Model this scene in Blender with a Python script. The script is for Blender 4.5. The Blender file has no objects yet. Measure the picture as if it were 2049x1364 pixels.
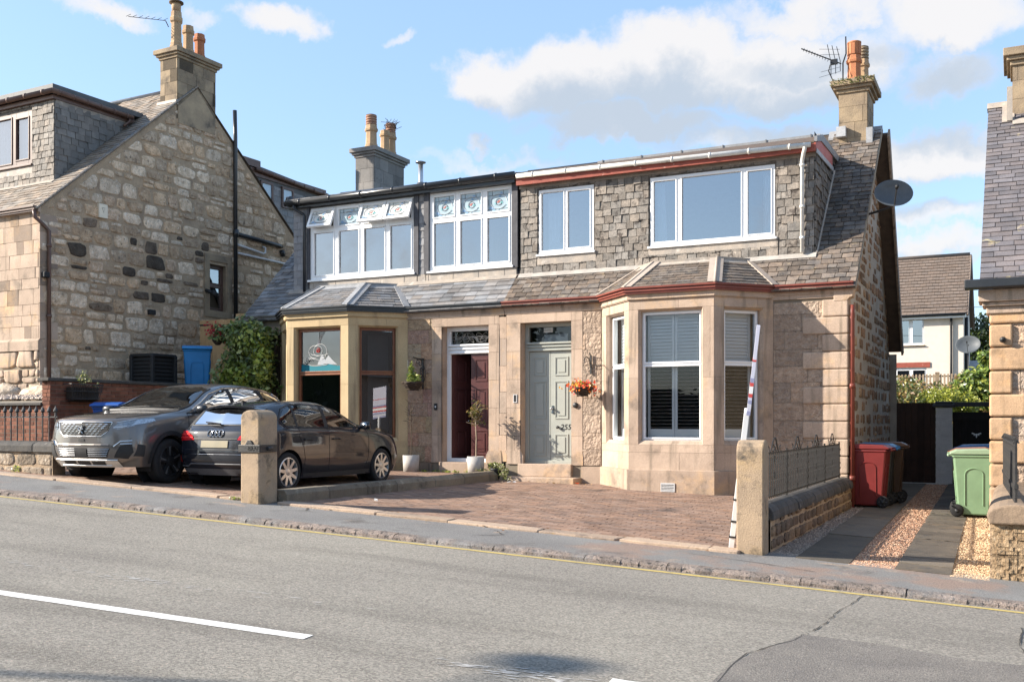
import bpy, math, random
from mathutils import Vector, Matrix
from mathutils.bvhtree import BVHTree
S = bpy.context.scene
COL = S.collection
rad = math.radians
rnd = random.Random(11)

# ------------------------------------------------------------------ camera, sky, sun, exposure
cam = bpy.data.cameras.new("camera"); cam_o = bpy.data.objects.new("camera", cam); COL.objects.link(cam_o)
cam.sensor_width = 36; cam.lens = 2018 / 2049 * 36; cam.shift_y = (842 - 682) / 2049
cam.clip_start = .1; cam.clip_end = 2000
cam_o.location = (0, -17.7, 1.2); cam_o.rotation_euler = (rad(90), 0, rad(26.54))
S.camera = cam_o
S.view_settings.view_transform = 'Standard'; S.view_settings.look = 'None'
S.view_settings.exposure = 1.44; S.view_settings.gamma = 1
S.view_settings.use_curve_mapping = False
SUN_AZ = math.atan2(-2.0, -1.0)          # direction towards the sun: compass angle from +Y towards +X
SUN_EL = rad(26.5)
sl = bpy.data.lights.new("sun", 'SUN'); sl.energy = 4.4; sl.angle = rad(.5); sl.color = (1, .91, .79)
so = bpy.data.objects.new("sun", sl); COL.objects.link(so)
sd = Vector((math.sin(SUN_AZ) * math.cos(SUN_EL), math.cos(SUN_AZ) * math.cos(SUN_EL), math.sin(SUN_EL)))
so.rotation_euler = sd.to_track_quat('Z', 'Y').to_euler(); so.location = sd * 60

W = bpy.data.worlds.new("World"); S.world = W; W.use_nodes = True
def make_world():
    nt = W.node_tree; N = nt.nodes; L = nt.links
    for n in list(N): N.remove(n)
    out = N.new('ShaderNodeOutputWorld'); bg = N.new('ShaderNodeBackground'); L.new(bg.outputs[0], out.inputs[0])
    bg.inputs[1].default_value = .125
    sky = N.new('ShaderNodeTexSky'); sky.sky_type = 'NISHITA'; sky.sun_disc = False
    sky.sun_elevation = SUN_EL; sky.sun_rotation = SUN_AZ % (2 * math.pi); sky.air_density = 1.0; sky.dust_density = .6; sky.ozone_density = 1.6
    def val(x): return x if hasattr(x, 'is_linked') else None
    def m(op, *a, clamp=False):
        n = N.new('ShaderNodeMath'); n.operation = op; n.use_clamp = clamp
        for i, x in enumerate(a):
            if isinstance(x, (int, float)): n.inputs[i].default_value = x
            else: L.new(x, n.inputs[i])
        return n.outputs[0]
    tc = N.new('ShaderNodeTexCoord')
    def noise(vec, sc, det, rough=.55):
        n = N.new('ShaderNodeTexNoise'); n.inputs['Scale'].default_value = sc; n.inputs['Detail'].default_value = det
        n.inputs['Roughness'].default_value = rough; L.new(vec, n.inputs['Vector']); return n
    n1 = noise(tc.outputs['Generated'], 9, 7, .6)
    sub = N.new('ShaderNodeVectorMath'); sub.operation = 'SUBTRACT'; sub.inputs[1].default_value = (.5, .5, .5); L.new(n1.outputs['Color'], sub.inputs[0])
    def cloud(shift):
        sc = N.new('ShaderNodeVectorMath'); sc.operation = 'SCALE'; sc.inputs['Scale'].default_value = .13; L.new(sub.outputs[0], sc.inputs[0])
        ad = N.new('ShaderNodeVectorMath'); ad.operation = 'ADD'; L.new(tc.outputs['Generated'], ad.inputs[0]); L.new(sc.outputs[0], ad.inputs[1])
        ad2 = N.new('ShaderNodeVectorMath'); ad2.operation = 'ADD'; L.new(ad.outputs[0], ad2.inputs[0]); ad2.inputs[1].default_value = (0, 0, shift)
        nm = N.new('ShaderNodeVectorMath'); nm.operation = 'NORMALIZE'; L.new(ad2.outputs[0], nm.inputs[0])
        sp = N.new('ShaderNodeSeparateXYZ'); L.new(nm.outputs[0], sp.inputs[0])
        az = m('ARCTAN2', sp.outputs[0], sp.outputs[1]); el = m('ARCSINE', sp.outputs[2])
        tot = None
        # clouds: azimuth, elevation, half width, half height (degrees), weight
        for a, e, w, h, k in CLOUDS:
            x = m('DIVIDE', m('SUBTRACT', az, rad(a)), rad(w)); y = m('DIVIDE', m('SUBTRACT', el, rad(e)), rad(h))
            # flat bottoms: the lower half falls off faster
            yl = m('MULTIPLY', m('MINIMUM', y, 0.0), 1.35); y = m('ADD', m('MAXIMUM', y, 0.0), yl)
            d = m('SUBTRACT', 1.0, m('ADD', m('POWER', m('ABSOLUTE', x), 2.0), m('POWER', m('ABSOLUTE', y), 2.0)))
            d = m('MULTIPLY', d, k)
            tot = d if tot is None else m('MAXIMUM', tot, d)
        # general broken cloud for the rest of the sky
        n2 = noise(ad2.outputs[0], 2.3, 6, .55)
        back = m('MULTIPLY', m('SUBTRACT', n2.outputs['Fac'], .50), 3.0)
        back = m('ADD', back, m('MULTIPLY', m('MAXIMUM', m('MULTIPLY', sp.outputs[1], -1.0), -.35), .75))
        tot = m('MAXIMUM', tot, m('ADD', back, -.45))
        n3 = noise(ad2.outputs[0], 26, 8, .66)
        return m('ADD', tot, m('MULTIPLY', m('SUBTRACT', n3.outputs['Fac'], .5), .62))
    d0 = cloud(0.0); d1 = cloud(.045)
    mr = N.new('ShaderNodeMapRange'); mr.interpolation_type = 'SMOOTHSTEP'; mr.inputs[1].default_value = .0; mr.inputs[2].default_value = .80; L.new(d0, mr.inputs[0])
    alpha = m('MULTIPLY', mr.outputs[0], .93)
    sh = N.new('ShaderNodeMapRange'); sh.interpolation_type = 'SMOOTHSTEP'; sh.inputs[1].default_value = .0; sh.inputs[2].default_value = 1.05; L.new(d1, sh.inputs[0])
    cc = N.new('ShaderNodeMix'); cc.data_type = 'RGBA'; L.new(sh.outputs[0], cc.inputs[0])
    cc.inputs[6].default_value = (2.85, 2.78, 2.75, 1); cc.inputs[7].default_value = (1.72, 1.95, 2.25, 1)
    mx = N.new('ShaderNodeMix'); mx.data_type = 'RGBA'; L.new(alpha, mx.inputs[0])
    # light haze whitening of the sky
    hz = N.new('ShaderNodeMix'); hz.data_type = 'RGBA'; hz.inputs[0].default_value = .55; L.new(sky.outputs[0], hz.inputs[6]); hz.inputs[7].default_value = (1.25, 1.9, 2.9, 1)
    L.new(hz.outputs[2], mx.inputs[6]); L.new(cc.outputs[2], mx.inputs[7]); L.new(mx.outputs[2], bg.inputs[0])
def pz(px, py):
    a = math.atan2(px - 1024.5, 2018.0); e = math.atan2((842 - py) * math.cos(a), 2018.0)
    return math.degrees(a) - 26.54, math.degrees(e)
CLOUDS = []
for px, py, w, h, k in [(960, 165, 120, 80, 1.1), (1120, 170, 200, 120, 1.25), (1330, 150, 230, 120, 1.3), (1560, 150, 230, 110, 1.2), (1250, 260, 260, 55, 1.0),
                        (560, 55, 95, 55, .9), (210, 35, 100, 45, .8), (1640, 25, 260, 45, .75), (1900, 40, 200, 70, .9), (1880, 140, 120, 60, .8), (1850, 300, 170, 70, 1.05),
                        (1500, 290, 260, 50, .7), (1880, 440, 160, 40, .7), (1900, 500, 200, 40, .7), (760, 90, 40, 22, .6), (940, 298, 36, 18, .6), (400, 60, 60, 25, .5), (1000, 330, 200, 22, .45)]:
    a, e = pz(px, py); CLOUDS.append((a, e, w / 36.0, h / 36.0, k))
make_world()

# ------------------------------------------------------------------ mesh helpers
class MB:
    def __init__(s, xf=None): s.v = []; s.f = []; s.t = []; s.m = []; s.s = []; s.xf = xf
    def add(s, vs, fs, tint=1.0, mi=0, smooth=False):
        o = len(s.v)
        if not isinstance(tint, tuple): tint = (tint, tint, tint)
        for p in vs:
            p = Vector(p)
            s.v.append(s.xf @ p if s.xf is not None else p)
        for f in fs:
            s.f.append(tuple(i + o for i in f)); s.t.append(tint); s.m.append(mi); s.s.append(smooth)
WM = {}
def wmat(o): return WM.get(o.name, Matrix.Identity(4))
def tag(o, label=None, cat=None, group=None, kind=None):
    if label: o['label'] = label
    if cat: o['category'] = cat
    if group: o['group'] = group
    if kind: o['kind'] = kind
    return o
def build(mb, name, mats, parent=None, local=False, label=None, cat=None, group=None, kind=None, bevel=0):
    if not isinstance(mats, (list, tuple)): mats = [mats]
    me = bpy.data.meshes.new(name)
    vs = mb.v
    if not local and vs:
        xs = [p.x for p in vs]; ys = [p.y for p in vs]; zs = [p.z for p in vs]
        c = Vector(((min(xs) + max(xs)) / 2, (min(ys) + max(ys)) / 2, min(zs)))
    else: c = Vector((0, 0, 0))
    me.from_pydata([p - c for p in vs], [], mb.f); 
    for m in mats: me.materials.append(m)
    me.polygons.foreach_set('material_index', mb.m); me.polygons.foreach_set('use_smooth', mb.s)
    at = me.attributes.new('tint', 'FLOAT_COLOR', 'FACE')
    fl = []
    for t in mb.t: fl += [t[0], t[1], t[2], 1.0]
    at.data.foreach_set('color', fl)
    me.update()
    o = bpy.data.objects.new(name, me); COL.objects.link(o)
    if parent is not None:
        o.parent = parent
        if not local:
            o.matrix_parent_inverse = wmat(parent).inverted()
    o.location = c
    WM[o.name] = (wmat(parent) if (parent is not None and local) else Matrix.Identity(4)) @ Matrix.Translation(c)
    if bevel:
        b = o.modifiers.new('bevel', 'BEVEL'); b.width = bevel; b.segments = 2; b.limit_method = 'ANGLE'; b.angle_limit = rad(40)
    return tag(o, label, cat, group, kind)
def empty(name, loc, rz=0, label=None, cat=None, group=None):
    o = bpy.data.objects.new(name, None); COL.objects.link(o); o.location = loc; o.rotation_euler = (0, 0, rz); o.empty_display_size = .1
    WM[o.name] = Matrix.Translation(loc) @ Matrix.Rotation(rz, 4, 'Z')
    return tag(o, label, cat, group)
def copy_tree(o, parent=None):
    c = o.copy(); COL.objects.link(c); c.parent = parent
    for ch in list(o.children): copy_tree(ch, c)
    return c
class F:
    def __init__(s, O, U, V=(0, 0, 1), N=None):
        s.O = Vector(O); s.U = Vector(U).normalized(); s.V = Vector(V).normalized()
        s.N = Vector(N).normalized() if N is not None else s.U.cross(s.V).normalized()
    def __call__(s, u, v, w=0): return s.O + s.U * u + s.V * v + s.N * w
    def off(s, u=0, v=0, w=0): return F(s(u, v, w), s.U, s.V, s.N)
XZ = F((0, 0, 0), (1, 0, 0), (0, 0, 1))       # facade frame: u=X, v=Z, w towards the street (-Y)
def bx(mb, x0, x1, y0, y1, z0, z1, tint=1.0, mi=0):
    mb.add([(x0, y0, z0), (x1, y0, z0), (x1, y1, z0), (x0, y1, z0), (x0, y0, z1), (x1, y0, z1), (x1, y1, z1), (x0, y1, z1)],
           [(0, 3, 2, 1), (4, 5, 6, 7), (0, 1, 5, 4), (1, 2, 6, 5), (2, 3, 7, 6), (3, 0, 4, 7)], tint, mi)
def fb(mb, P, u0, u1, v0, v1, w0, w1, tint=1.0, mi=0):
    q = [P(u0, v0, w0), P(u1, v0, w0), P(u1, v1, w0), P(u0, v1, w0), P(u0, v0, w1), P(u1, v0, w1), P(u1, v1, w1), P(u0, v1, w1)]
    mb.add(q, [(0, 3, 2, 1), (4, 5, 6, 7), (0, 1, 5, 4), (1, 2, 6, 5), (2, 3, 7, 6), (3, 0, 4, 7)], tint, mi)
def prism(mb, P, poly, w0, w1, tint=1.0, mi=0):
    n = len(poly); q = [P(u, v, w0) for u, v in poly] + [P(u, v, w1) for u, v in poly]
    mb.add(q, [tuple(range(n - 1, -1, -1)), tuple(range(n, 2 * n))] + [(i, (i + 1) % n, n + (i + 1) % n, n + i) for i in range(n)], tint, mi)
def frame(mb, P, u0, u1, v0, v1, b, w0, w1, tint=1.0, mi=0):
    fb(mb, P, u0, u1, v0, v0 + b, w0, w1, tint, mi); fb(mb, P, u0, u1, v1 - b, v1, w0, w1, tint, mi)
    fb(mb, P, u0, u0 + b, v0 + b, v1 - b, w0, w1, tint, mi); fb(mb, P, u1 - b, u1, v0 + b, v1 - b, w0, w1, tint, mi)
def tube(mb, pts, r, n=8, tint=1.0, mi=0, closed=False):
    pts = [Vector(p) for p in pts]; k = len(pts); rings = []; up = Vector((.3, .2, 1)).normalized()
    for i, p in enumerate(pts):
        if closed: d = pts[(i + 1) % k] - pts[i - 1]
        else: d = pts[min(i + 1, k - 1)] - pts[max(i - 1, 0)]
        d.normalize(); a = d.cross(up)
        if a.length < 1e-3: a = d.cross(Vector((1, 0, 0)))
        a.normalize(); b = d.cross(a); up = -b if False else up
        rr = r[i] if isinstance(r, (list, tuple)) else r
        rings.append([p + (a * math.cos(t) + b * math.sin(t)) * rr for t in [2 * math.pi * j / n for j in range(n)]])
    vs = [q for rg in rings for q in rg]; fs = []
    for i in range(k if closed else k - 1):
        i2 = (i + 1) % k
        for j in range(n): fs.append((i * n + j, i2 * n + j, i2 * n + (j + 1) % n, i * n + (j + 1) % n))
    if not closed: fs += [tuple(range(n)), tuple(range(k * n - 1, (k - 1) * n - 1, -1))]
    mb.add(vs, fs, tint, mi, n > 6)
def lathe(mb, c, prof, n=16, tint=1.0, mi=0, smooth=None, axis=None, ph=0, cap=True):
    c = Vector(c); vs = []; fs = []
    for r, z in prof:
        for j in range(n):
            t = 2 * math.pi * (j + ph) / n; p = Vector((r * math.cos(t), r * math.sin(t), z))
            if axis == 'Y': p = Vector((p.x, p.z, -p.y))
            if axis == 'X': p = Vector((p.z, p.x, p.y))
            vs.append(c + p)
    for i in range(len(prof) - 1):
        for j in range(n): fs.append((i * n + j, i * n + (j + 1) % n, (i + 1) * n + (j + 1) % n, (i + 1) * n + j))
    if cap: fs.append(tuple(range(n - 1, -1, -1))); o = (len(prof) - 1) * n; fs.append(tuple(range(o, o + n)))
    mb.add(vs, fs, tint, mi, (n > 9) if smooth is None else smooth)
def clip(poly, cv):
    """clip polygon by convex CCW polygon"""
    for i in range(len(cv)):
        ax, ay = cv[i]; bx_, by = cv[(i + 1) % len(cv)]; out = []
        if not poly: return []
        def sd_(p): return (bx_ - ax) * (p[1] - ay) - (by - ay) * (p[0] - ax)
        for j in range(len(poly)):
            p, q = poly[j - 1], poly[j]; a, b = sd_(p), sd_(q)
            if (a >= 0) != (b >= 0):
                t = a / (a - b); out.append((p[0] + (q[0] - p[0]) * t, p[1] + (q[1] - p[1]) * t))
            if b >= 0: out.append(q)
        poly = out
    return poly
def area(p): return .5 * sum(p[i - 1][0] * p[i][1] - p[i][0] * p[i - 1][1] for i in range(len(p)))
def ccw(p): return list(p) if area(p) > 0 else list(p)[::-1]
def minus(rects, holes):
    for h in holes:
        nx = []
        for (a, b, c, d) in rects:
            if h[0] >= b or h[1] <= a or h[2] >= d or h[3] <= c: nx.append((a, b, c, d)); continue
            if h[0] > a: nx.append((a, h[0], c, d))
            if h[1] < b: nx.append((h[1], b, c, d))
            a2, b2 = max(a, h[0]), min(b, h[1])
            if h[2] > c: nx.append((a2, b2, c, h[2]))
            if h[3] < d: nx.append((a2, b2, h[3], d))
        rects = nx
    return rects
def tiles(mb, P, poly, rows, wr, gap=.006, th=.012, thj=.004, tilt=0, lap=0, holes=(), tint=None, stag=None, mi=0, jit=0, vj=0, base=-.01):
    poly = ccw(poly); us = [p[0] for p in poly]; u_min, u_max = min(us), max(us)
    tint = tint or (lambda: rnd.uniform(.8, 1.15))
    for r, (v0, v1) in enumerate(rows):
        u = u_min - (wr[0] * (.5 if r % 2 else 0) if stag else rnd.uniform(0, wr[1]))
        while u < u_max:
            w = rnd.uniform(*wr); t = tint()
            b = v0 + rnd.uniform(-vj, vj)
            tk = th + rnd.uniform(-thj, thj); k1 = rnd.uniform(-jit, jit); k2 = rnd.uniform(-jit, jit)
            for (a, bb, c, d) in minus([(u + gap / 2, u + w - gap / 2, b + gap / 2, v1 - gap / 2 + lap)], holes):
                pl = [(a, c), (bb, c + rnd.uniform(-vj, vj)), (bb, d), (a, d)]
                pl = clip(pl, poly)
                if len(pl) < 3 or abs(area(pl)) < 2e-5: continue
                n = len(pl); H = (v1 + lap - b) or 1
                top = [P(x, y, tk + tilt * (1 - (y - b) / H) + k1 * (x - u - w / 2) + k2 * (y - b)) for x, y in pl]
                bot = [P(x, y, base) for x, y in pl]
                mb.add(bot + top, [tuple(range(n, 2 * n))] + [(i, (i + 1) % n, n + (i + 1) % n, n + i) for i in range(n)], t, mi)
            u += w
def even(a, b, h):
    n = max(1, round((b - a) / h)); s = (b - a) / n
    return [(a + i * s, a + (i + 1) * s) for i in range(n)]
def ruled(a, b, lo, hi):
    r = []; v = a
    while v < b - lo * .5:
        h = min(rnd.uniform(lo, hi), b - v)
        if b - v - h < lo * .5: h = b - v
        r.append((v, v + h)); v += h
    return r
def sheet(mb, P, poly, holes=(), w=0, tint=1.0, mi=0):
    """flat wall face: convex polygon minus rectangles"""
    poly = ccw(poly); us = [p[0] for p in poly]; vs = [p[1] for p in poly]
    for (a, b, c, d) in minus([(min(us), max(us), min(vs), max(vs))], holes):
        pl = clip([(a, c), (b, c), (b, d), (a, d)], poly)
        if len(pl) >= 3 and abs(area(pl)) > 1e-6: mb.add([P(x, y, w) for x, y in pl], [tuple(range(len(pl)))], tint, mi)
def reveal(mb, P, h, d, w=0, tint=1.0, mi=0):
    a, b, c, e = h
    for q in ([(a, c), (a, e)], [(a, e), (b, e)], [(b, e), (b, c)], [(b, c), (a, c)]):
        (x0, y0), (x1, y1) = q
        mb.add([P(x0, y0, w), P(x1, y1, w), P(x1, y1, w - d), P(x0, y0, w - d)], [(0, 1, 2, 3)], tint, mi)
def rubble(mb, P, poly, rows, wr, mortar=.02, th=.015, holes=(), tint=None, mi=0, snap=.25):
    poly = ccw(poly); us = [p[0] for p in poly]
    for (v0, v1) in rows:
        u = min(us) - rnd.uniform(0, wr[1])
        while u < max(us):
            w = rnd.uniform(*wr) * (.7 + .6 * (v1 - v0) / .3); cells = [(u, u + w, v0, v1)]
            if rnd.random() < snap and v1 - v0 > .2:
                k = rnd.uniform(.35, .65); vm = v0 + (v1 - v0) * k
                cells = [(u, u + w, v0, vm), (u, u + w * .5, vm, v1), (u + w * .5, u + w, vm, v1)] if rnd.random() < .5 else [(u, u + w, v0, vm), (u, u + w, vm, v1)]
            for cell in cells:
                for (a, b, c, d) in minus([cell], holes):
                    mm = mortar * rnd.uniform(.5, 1.9)
                    if b - a < 2.5 * mm or d - c < 2.5 * mm: continue
                    cx, cy = (a + b) / 2, (c + d) / 2; hx, hy = (b - a) / 2 - mm / 2, (d - c) / 2 - mm / 2; tp = rnd.uniform(-.18, .18)
                    N_ = 15; e = rnd.uniform(.25, .6); sk = rnd.uniform(-.2, .2); pl = []
                    for j in range(N_):
                        t = 2 * math.pi * (j + .5) / N_; ct, st = math.cos(t), math.sin(t)
                        x = math.copysign(abs(ct) ** e, ct) * hx * rnd.uniform(.86, 1.06); y = math.copysign(abs(st) ** e, st) * hy * rnd.uniform(.84, 1.06); x *= 1 + tp * st
                        pl.append((cx + x + sk * y, cy + y))
                    pl = clip(pl, poly)
                    if len(pl) < 4 or area(pl) < 4e-4: continue
                    gx = sum(p[0] for p in pl) / len(pl); gy = sum(p[1] for p in pl) / len(pl)
                    n = len(pl); t = (tint(cx, cy) if tint.__code__.co_argcount else tint()) if tint else rnd.uniform(.8, 1.1); hgt = th * rnd.uniform(.4, 1.3)
                    q = [P(x, y, -.004) for x, y in pl] + [P(gx + (x - gx) * .965, gy + (y - gy) * .965, hgt * .75) for x, y in pl] + [P(gx + (x - gx) * .8, gy + (y - gy) * .8, hgt * rnd.uniform(.85, 1.15)) for x, y in pl]
                    fs = [(i, (i + 1) % n, n + (i + 1) % n, n + i) for i in range(n)] + [(n + i, n + (i + 1) % n, 2 * n + (i + 1) % n, 2 * n + i) for i in range(n)] + [tuple(range(2 * n, 3 * n))]
                    mb.add(q, fs, t, mi, True)
            u += w
def leaf(mb, p, n, size, tint, mi=0, long=1.0):
    n = Vector(n).normalized(); a = n.cross(Vector((rnd.uniform(-1, 1), rnd.uniform(-1, 1), rnd.uniform(-1, 1))))
    if a.length < .05: a = n.cross(Vector((1, 0, 0)))
    a.normalize(); b = n.cross(a); p = Vector(p); s = size; f = rnd.uniform(.05, .3) * s
    mb.add([p - a * s * long, p - b * s * .6 + n * f * .3, p + a * s * long, p + b * s * .6 + n * f * .3, p + n * f * 0 + a * s * .1 - n * f * .4],
           [(0, 1, 4), (1, 2, 4), (2, 3, 4), (3, 0, 4)], tint, mi)

# ------------------------------------------------------------------ materials
def M(name, c1, c2=None, ns=3, *a_, **k_): return M_(name, c1, c2, ns, *a_, **k_)
def M_(name, c1, c2=None, ns=3, rough=.8, bump=0, bs=40, tint=True, spec=.3, metal=0, stain=None, coat=0, fine=.18, b2=0, b2s=6, trans=0, coord='Object', streak=None):
    m = bpy.data.materials.new(name); m.use_nodes = True; nt = m.node_tree; N = nt.nodes; L = nt.links
    b = N['Principled BSDF']; b.inputs['Roughness'].default_value = rough; b.inputs['Metallic'].default_value = metal
    b.inputs['Specular IOR Level'].default_value = spec
    if coat: b.inputs['Coat Weight'].default_value = coat; b.inputs['Coat Roughness'].default_value = .04
    if c2 is None and not tint and not bump and not stain:
        b.inputs['Base Color'].default_value = (*c1, 1); return m
    tc = N.new('ShaderNodeTexCoord'); co = tc.outputs[coord]
    def noise(sc, det=6, rg=.55):
        n = N.new('ShaderNodeTexNoise'); n.inputs['Scale'].default_value = sc; n.inputs['Detail'].default_value = det; n.inputs['Roughness'].default_value = rg
        L.new(co, n.inputs['Vector']); return n.outputs['Fac']
    def mix(f, a, bb, mode='MIX'):
        n = N.new('ShaderNodeMix'); n.data_type = 'RGBA'; n.blend_type = mode
        for sock, x in ((n.inputs[0], f), (n.inputs[6], a), (n.inputs[7], bb)):
            if isinstance(x, (int, float)): sock.default_value = x
            elif isinstance(x, tuple): sock.default_value = (*x, 1)
            else: L.new(x, sock)
        return n.outputs[2]
    def rng(f, lo, hi, a=0, bb=1):
        n = N.new('ShaderNodeMapRange'); n.inputs[1].default_value = lo; n.inputs[2].default_value = hi; n.inputs[3].default_value = a; n.inputs[4].default_value = bb
        L.new(f, n.inputs[0]); return n.outputs[0]
    col = mix(rng(noise(ns), .35, .65), c1, c2 if c2 else c1)
    if stain:
        for (sc_, s_, lo, hi) in (stain if isinstance(stain, list) else [stain]): col = mix(rng(noise(s_, 8, .65), lo, hi), col, sc_)
    if streak:
        mp = N.new('ShaderNodeMapping'); mp.inputs['Scale'].default_value = (7, 7, .55); L.new(co, mp.inputs[0]); ns_ = N.new('ShaderNodeTexNoise'); ns_.inputs['Scale'].default_value = 1; ns_.inputs['Detail'].default_value = 5; L.new(mp.outputs[0], ns_.inputs['Vector'])
        sc2, lo2, hi2 = streak; col = mix(rng(ns_.outputs['Fac'], lo2, hi2), col, sc2)
    if fine:
        fn = rng(noise(90, 3), .3, .7, 1 - fine, 1 + fine); cmb = N.new('ShaderNodeCombineColor')
        for i in range(3): L.new(fn, cmb.inputs[i])
        col = mix(1.0, col, cmb.outputs[0], 'MULTIPLY')
    if tint:
        at = N.new('ShaderNodeAttribute'); at.attribute_name = 'tint'; col = mix(1.0, col, at.outputs['Color'], 'MULTIPLY')
    L.new(col, b.inputs['Base Color'])
    if bump:
        h = noise(bs, 8, .6)
        if b2:
            h2 = noise(b2s, 4); ad = N.new('ShaderNodeMath'); ad.operation = 'MULTIPLY_ADD'; L.new(h2, ad.inputs[0]); ad.inputs[1].default_value = b2; L.new(h, ad.inputs[2]); h = ad.outputs[0]
        bp = N.new('ShaderNodeBump'); bp.inputs['Strength'].default_value = min(bump, 1); bp.inputs['Distance'].default_value = .01 * max(1, bump); L.new(h, bp.inputs['Height']); L.new(bp.outputs[0], b.inputs['Normal'])
    if trans:
        tr = N.new('ShaderNodeBsdfTranslucent'); L.new(col, tr.inputs[0]); ms = N.new('ShaderNodeMixShader'); ms.inputs[0].default_value = trans
        L.new(b.outputs[0], ms.inputs[1]); L.new(tr.outputs[0], ms.inputs[2]); L.new(ms.outputs[0], N['Material Output'].inputs[0])
    return m
def glass_mat(name, tintc=(.85, .9, .92), refl=1.5, base=.06, rough=.0, wob=0.0):
    m = bpy.data.materials.new(name); m.use_nodes = True; nt = m.node_tree; N = nt.nodes; L = nt.links; N.remove(N['Principled BSDF'])
    t = N.new('ShaderNodeBsdfTransparent'); t.inputs[0].default_value = (*tintc, 1)
    g = N.new('ShaderNodeBsdfGlossy'); g.inputs['Roughness'].default_value = rough
    fr = N.new('ShaderNodeFresnel'); fr.inputs[0].default_value = refl
    ad = N.new('ShaderNodeMath'); ad.operation = 'ADD'; ad.use_clamp = True; L.new(fr.outputs[0], ad.inputs[0]); ad.inputs[1].default_value = base
    ms = N.new('ShaderNodeMixShader'); L.new(ad.outputs[0], ms.inputs[0]); L.new(t.outputs[0], ms.inputs[1]); L.new(g.outputs[0], ms.inputs[2]); L.new(ms.outputs[0], N['Material Output'].inputs[0])
    if wob:
        tc = N.new('ShaderNodeTexCoord'); n = N.new('ShaderNodeTexNoise'); n.inputs['Scale'].default_value = 1.6; L.new(tc.outputs['Object'], n.inputs['Vector'])
        bp = N.new('ShaderNodeBump'); bp.inputs['Strength'].default_value = wob; bp.inputs['Distance'].default_value = .02; L.new(n.outputs['Fac'], bp.inputs['Height']); L.new(bp.outputs[0], g.inputs['Normal'])
    return m
m_stone = M('buff sandstone', (.46, .350, .268), (.37, .278, .212), 2.2, .85, .45, 70, stain=[((.56, .37, .21), 1.6, .54, .72), ((.19, .15, .115), 2.3, .56, .74)], b2=1.2, b2s=12, fine=.2, streak=((.23, .18, .135), .56, .72))
m_rock = M('rock faced sandstone', (.44, .333, .25), (.31, .232, .176), 9, .9, 2.6, 22, fine=.3, stain=[((.18, .14, .11), 1.8, .56, .76)], b2=2.5, b2s=14)
m_yel = M('painted buff stone', (.50, .385, .225), (.42, .31, .175), 1.6, .8, .25, 50, stain=[((.28, .2, .12), 1.5, .6, .8)], streak=((.26, .19, .115), .58, .74), fine=.16)
m_mortar = M('mortar', (.30, .25, .19), (.24, .2, .15), 4, .95, .5, 60)
m_rub = M('rubble stone', (.74, .60, .455), (.47, .365, .265), 7, .9, 2.0, 24, fine=.38, stain=[((.80, .74, .65), 16, .56, .68), ((.22, .18, .14), 13, .57, .68), ((.09, .075, .06), 5, .64, .74)], b2=2, b2s=9)
m_rubmortar = M('rubble mortar', (.43, .32, .215), (.33, .245, .165), 3.5, .95, 1.4, 30, fine=.3, stain=[((.20, .155, .115), 1.2, .54, .72), ((.5, .43, .34), 5, .6, .72)])
m_ashl = M('weathered ashlar', (.34, .26, .17), (.22, .17, .12), 2.5, .9, .6, 45, stain=[((.05, .045, .04), 2, .55, .75)], b2=1.5)
m_chim = M('grey rendered chimney', (.27, .25, .23), (.2, .19, .18), 2, .9, .3, 50, stain=[((.06, .06, .06), 2.2, .58, .75)])
m_slate_b = M('brown weathered slate', (.18, .145, .118), (.105, .09, .08), 8, .7, .9, 26, spec=.25, fine=.22, stain=[((.27, .22, .15), 7, .58, .72), ((.06, .05, .045), 5, .6, .72)])
m_slate_d = M('lichened hung slate', (.27, .238, .205), (.175, .158, .14), 9, .75, .9, 24, spec=.25, fine=.25, stain=[((.075, .063, .055), 7, .54, .64), ((.42, .37, .31), 10, .62, .70)])
m_slate_g = M('blue grey slate', (.225, .218, .216), (.165, .162, .165), 5, .55, .35, 35, spec=.35, stain=[((.25, .24, .23), 4, .66, .8)])
m_slate_h = M('hung grey slate', (.25, .245, .25), (.19, .19, .2), 5, .6, .35, 35, spec=.3)
m_slate_n = M('left house slate', (.3, .25, .2), (.22, .185, .155), 4, .75, .6, 30)
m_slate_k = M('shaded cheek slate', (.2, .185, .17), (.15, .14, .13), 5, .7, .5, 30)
m_slate_r = M('purple grey slate', (.17, .15, .15), (.125, .115, .12), 4, .65, .5, 30, stain=[((.42, .36, .2), 3.6, .62, .7)])
m_lead = M('lead flashing', (.30, .305, .315), (.23, .235, .245), 4, .5, .3, 12, spec=.4, stain=[((.42, .42, .42), 3, .55, .75)])
m_leadw = M('weathered lead', (.40, .34, .28), (.29, .26, .23), 5, .6, .4, 16, stain=[((.55, .5, .44), 4, .58, .75)])
m_hip = M('grey hip flashing', (.40, .33, .27), (.33, .28, .24), 5, .7, .2, 30)
m_red = M('red painted iron', (.21, .052, .034), (.16, .04, .028), 5, .45, .1, 40, spec=.4)
m_redpeel = M('peeling red paint', (.30, .075, .052), (.24, .065, .045), 6, .6, .3, 40, stain=[((.5, .33, .26), 9, .64, .7)])
m_pink = M('faded red fascia', (.40, .10, .09), (.46, .16, .14), 3, .6, .1, 30)
m_black = M('black gutter', (.018, .02, .024), (.025, .027, .03), 5, .3, .05, 40, spec=.5)
m_iron = M('black iron', (.02, .02, .022), (.035, .033, .03), 20, .45, .4, 60, spec=.5)
m_ironw = M('weathered railing', (.03, .028, .026), (.018, .017, .016), 20, .55, .6, 60, spec=.4, stain=[((.2, .18, .15), 30, .64, .72)])
m_white = M('white upvc', (.80, .80, .80), (.76, .77, .78), 2, .3, 0, tint=True, spec=.5, fine=.02)
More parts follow.
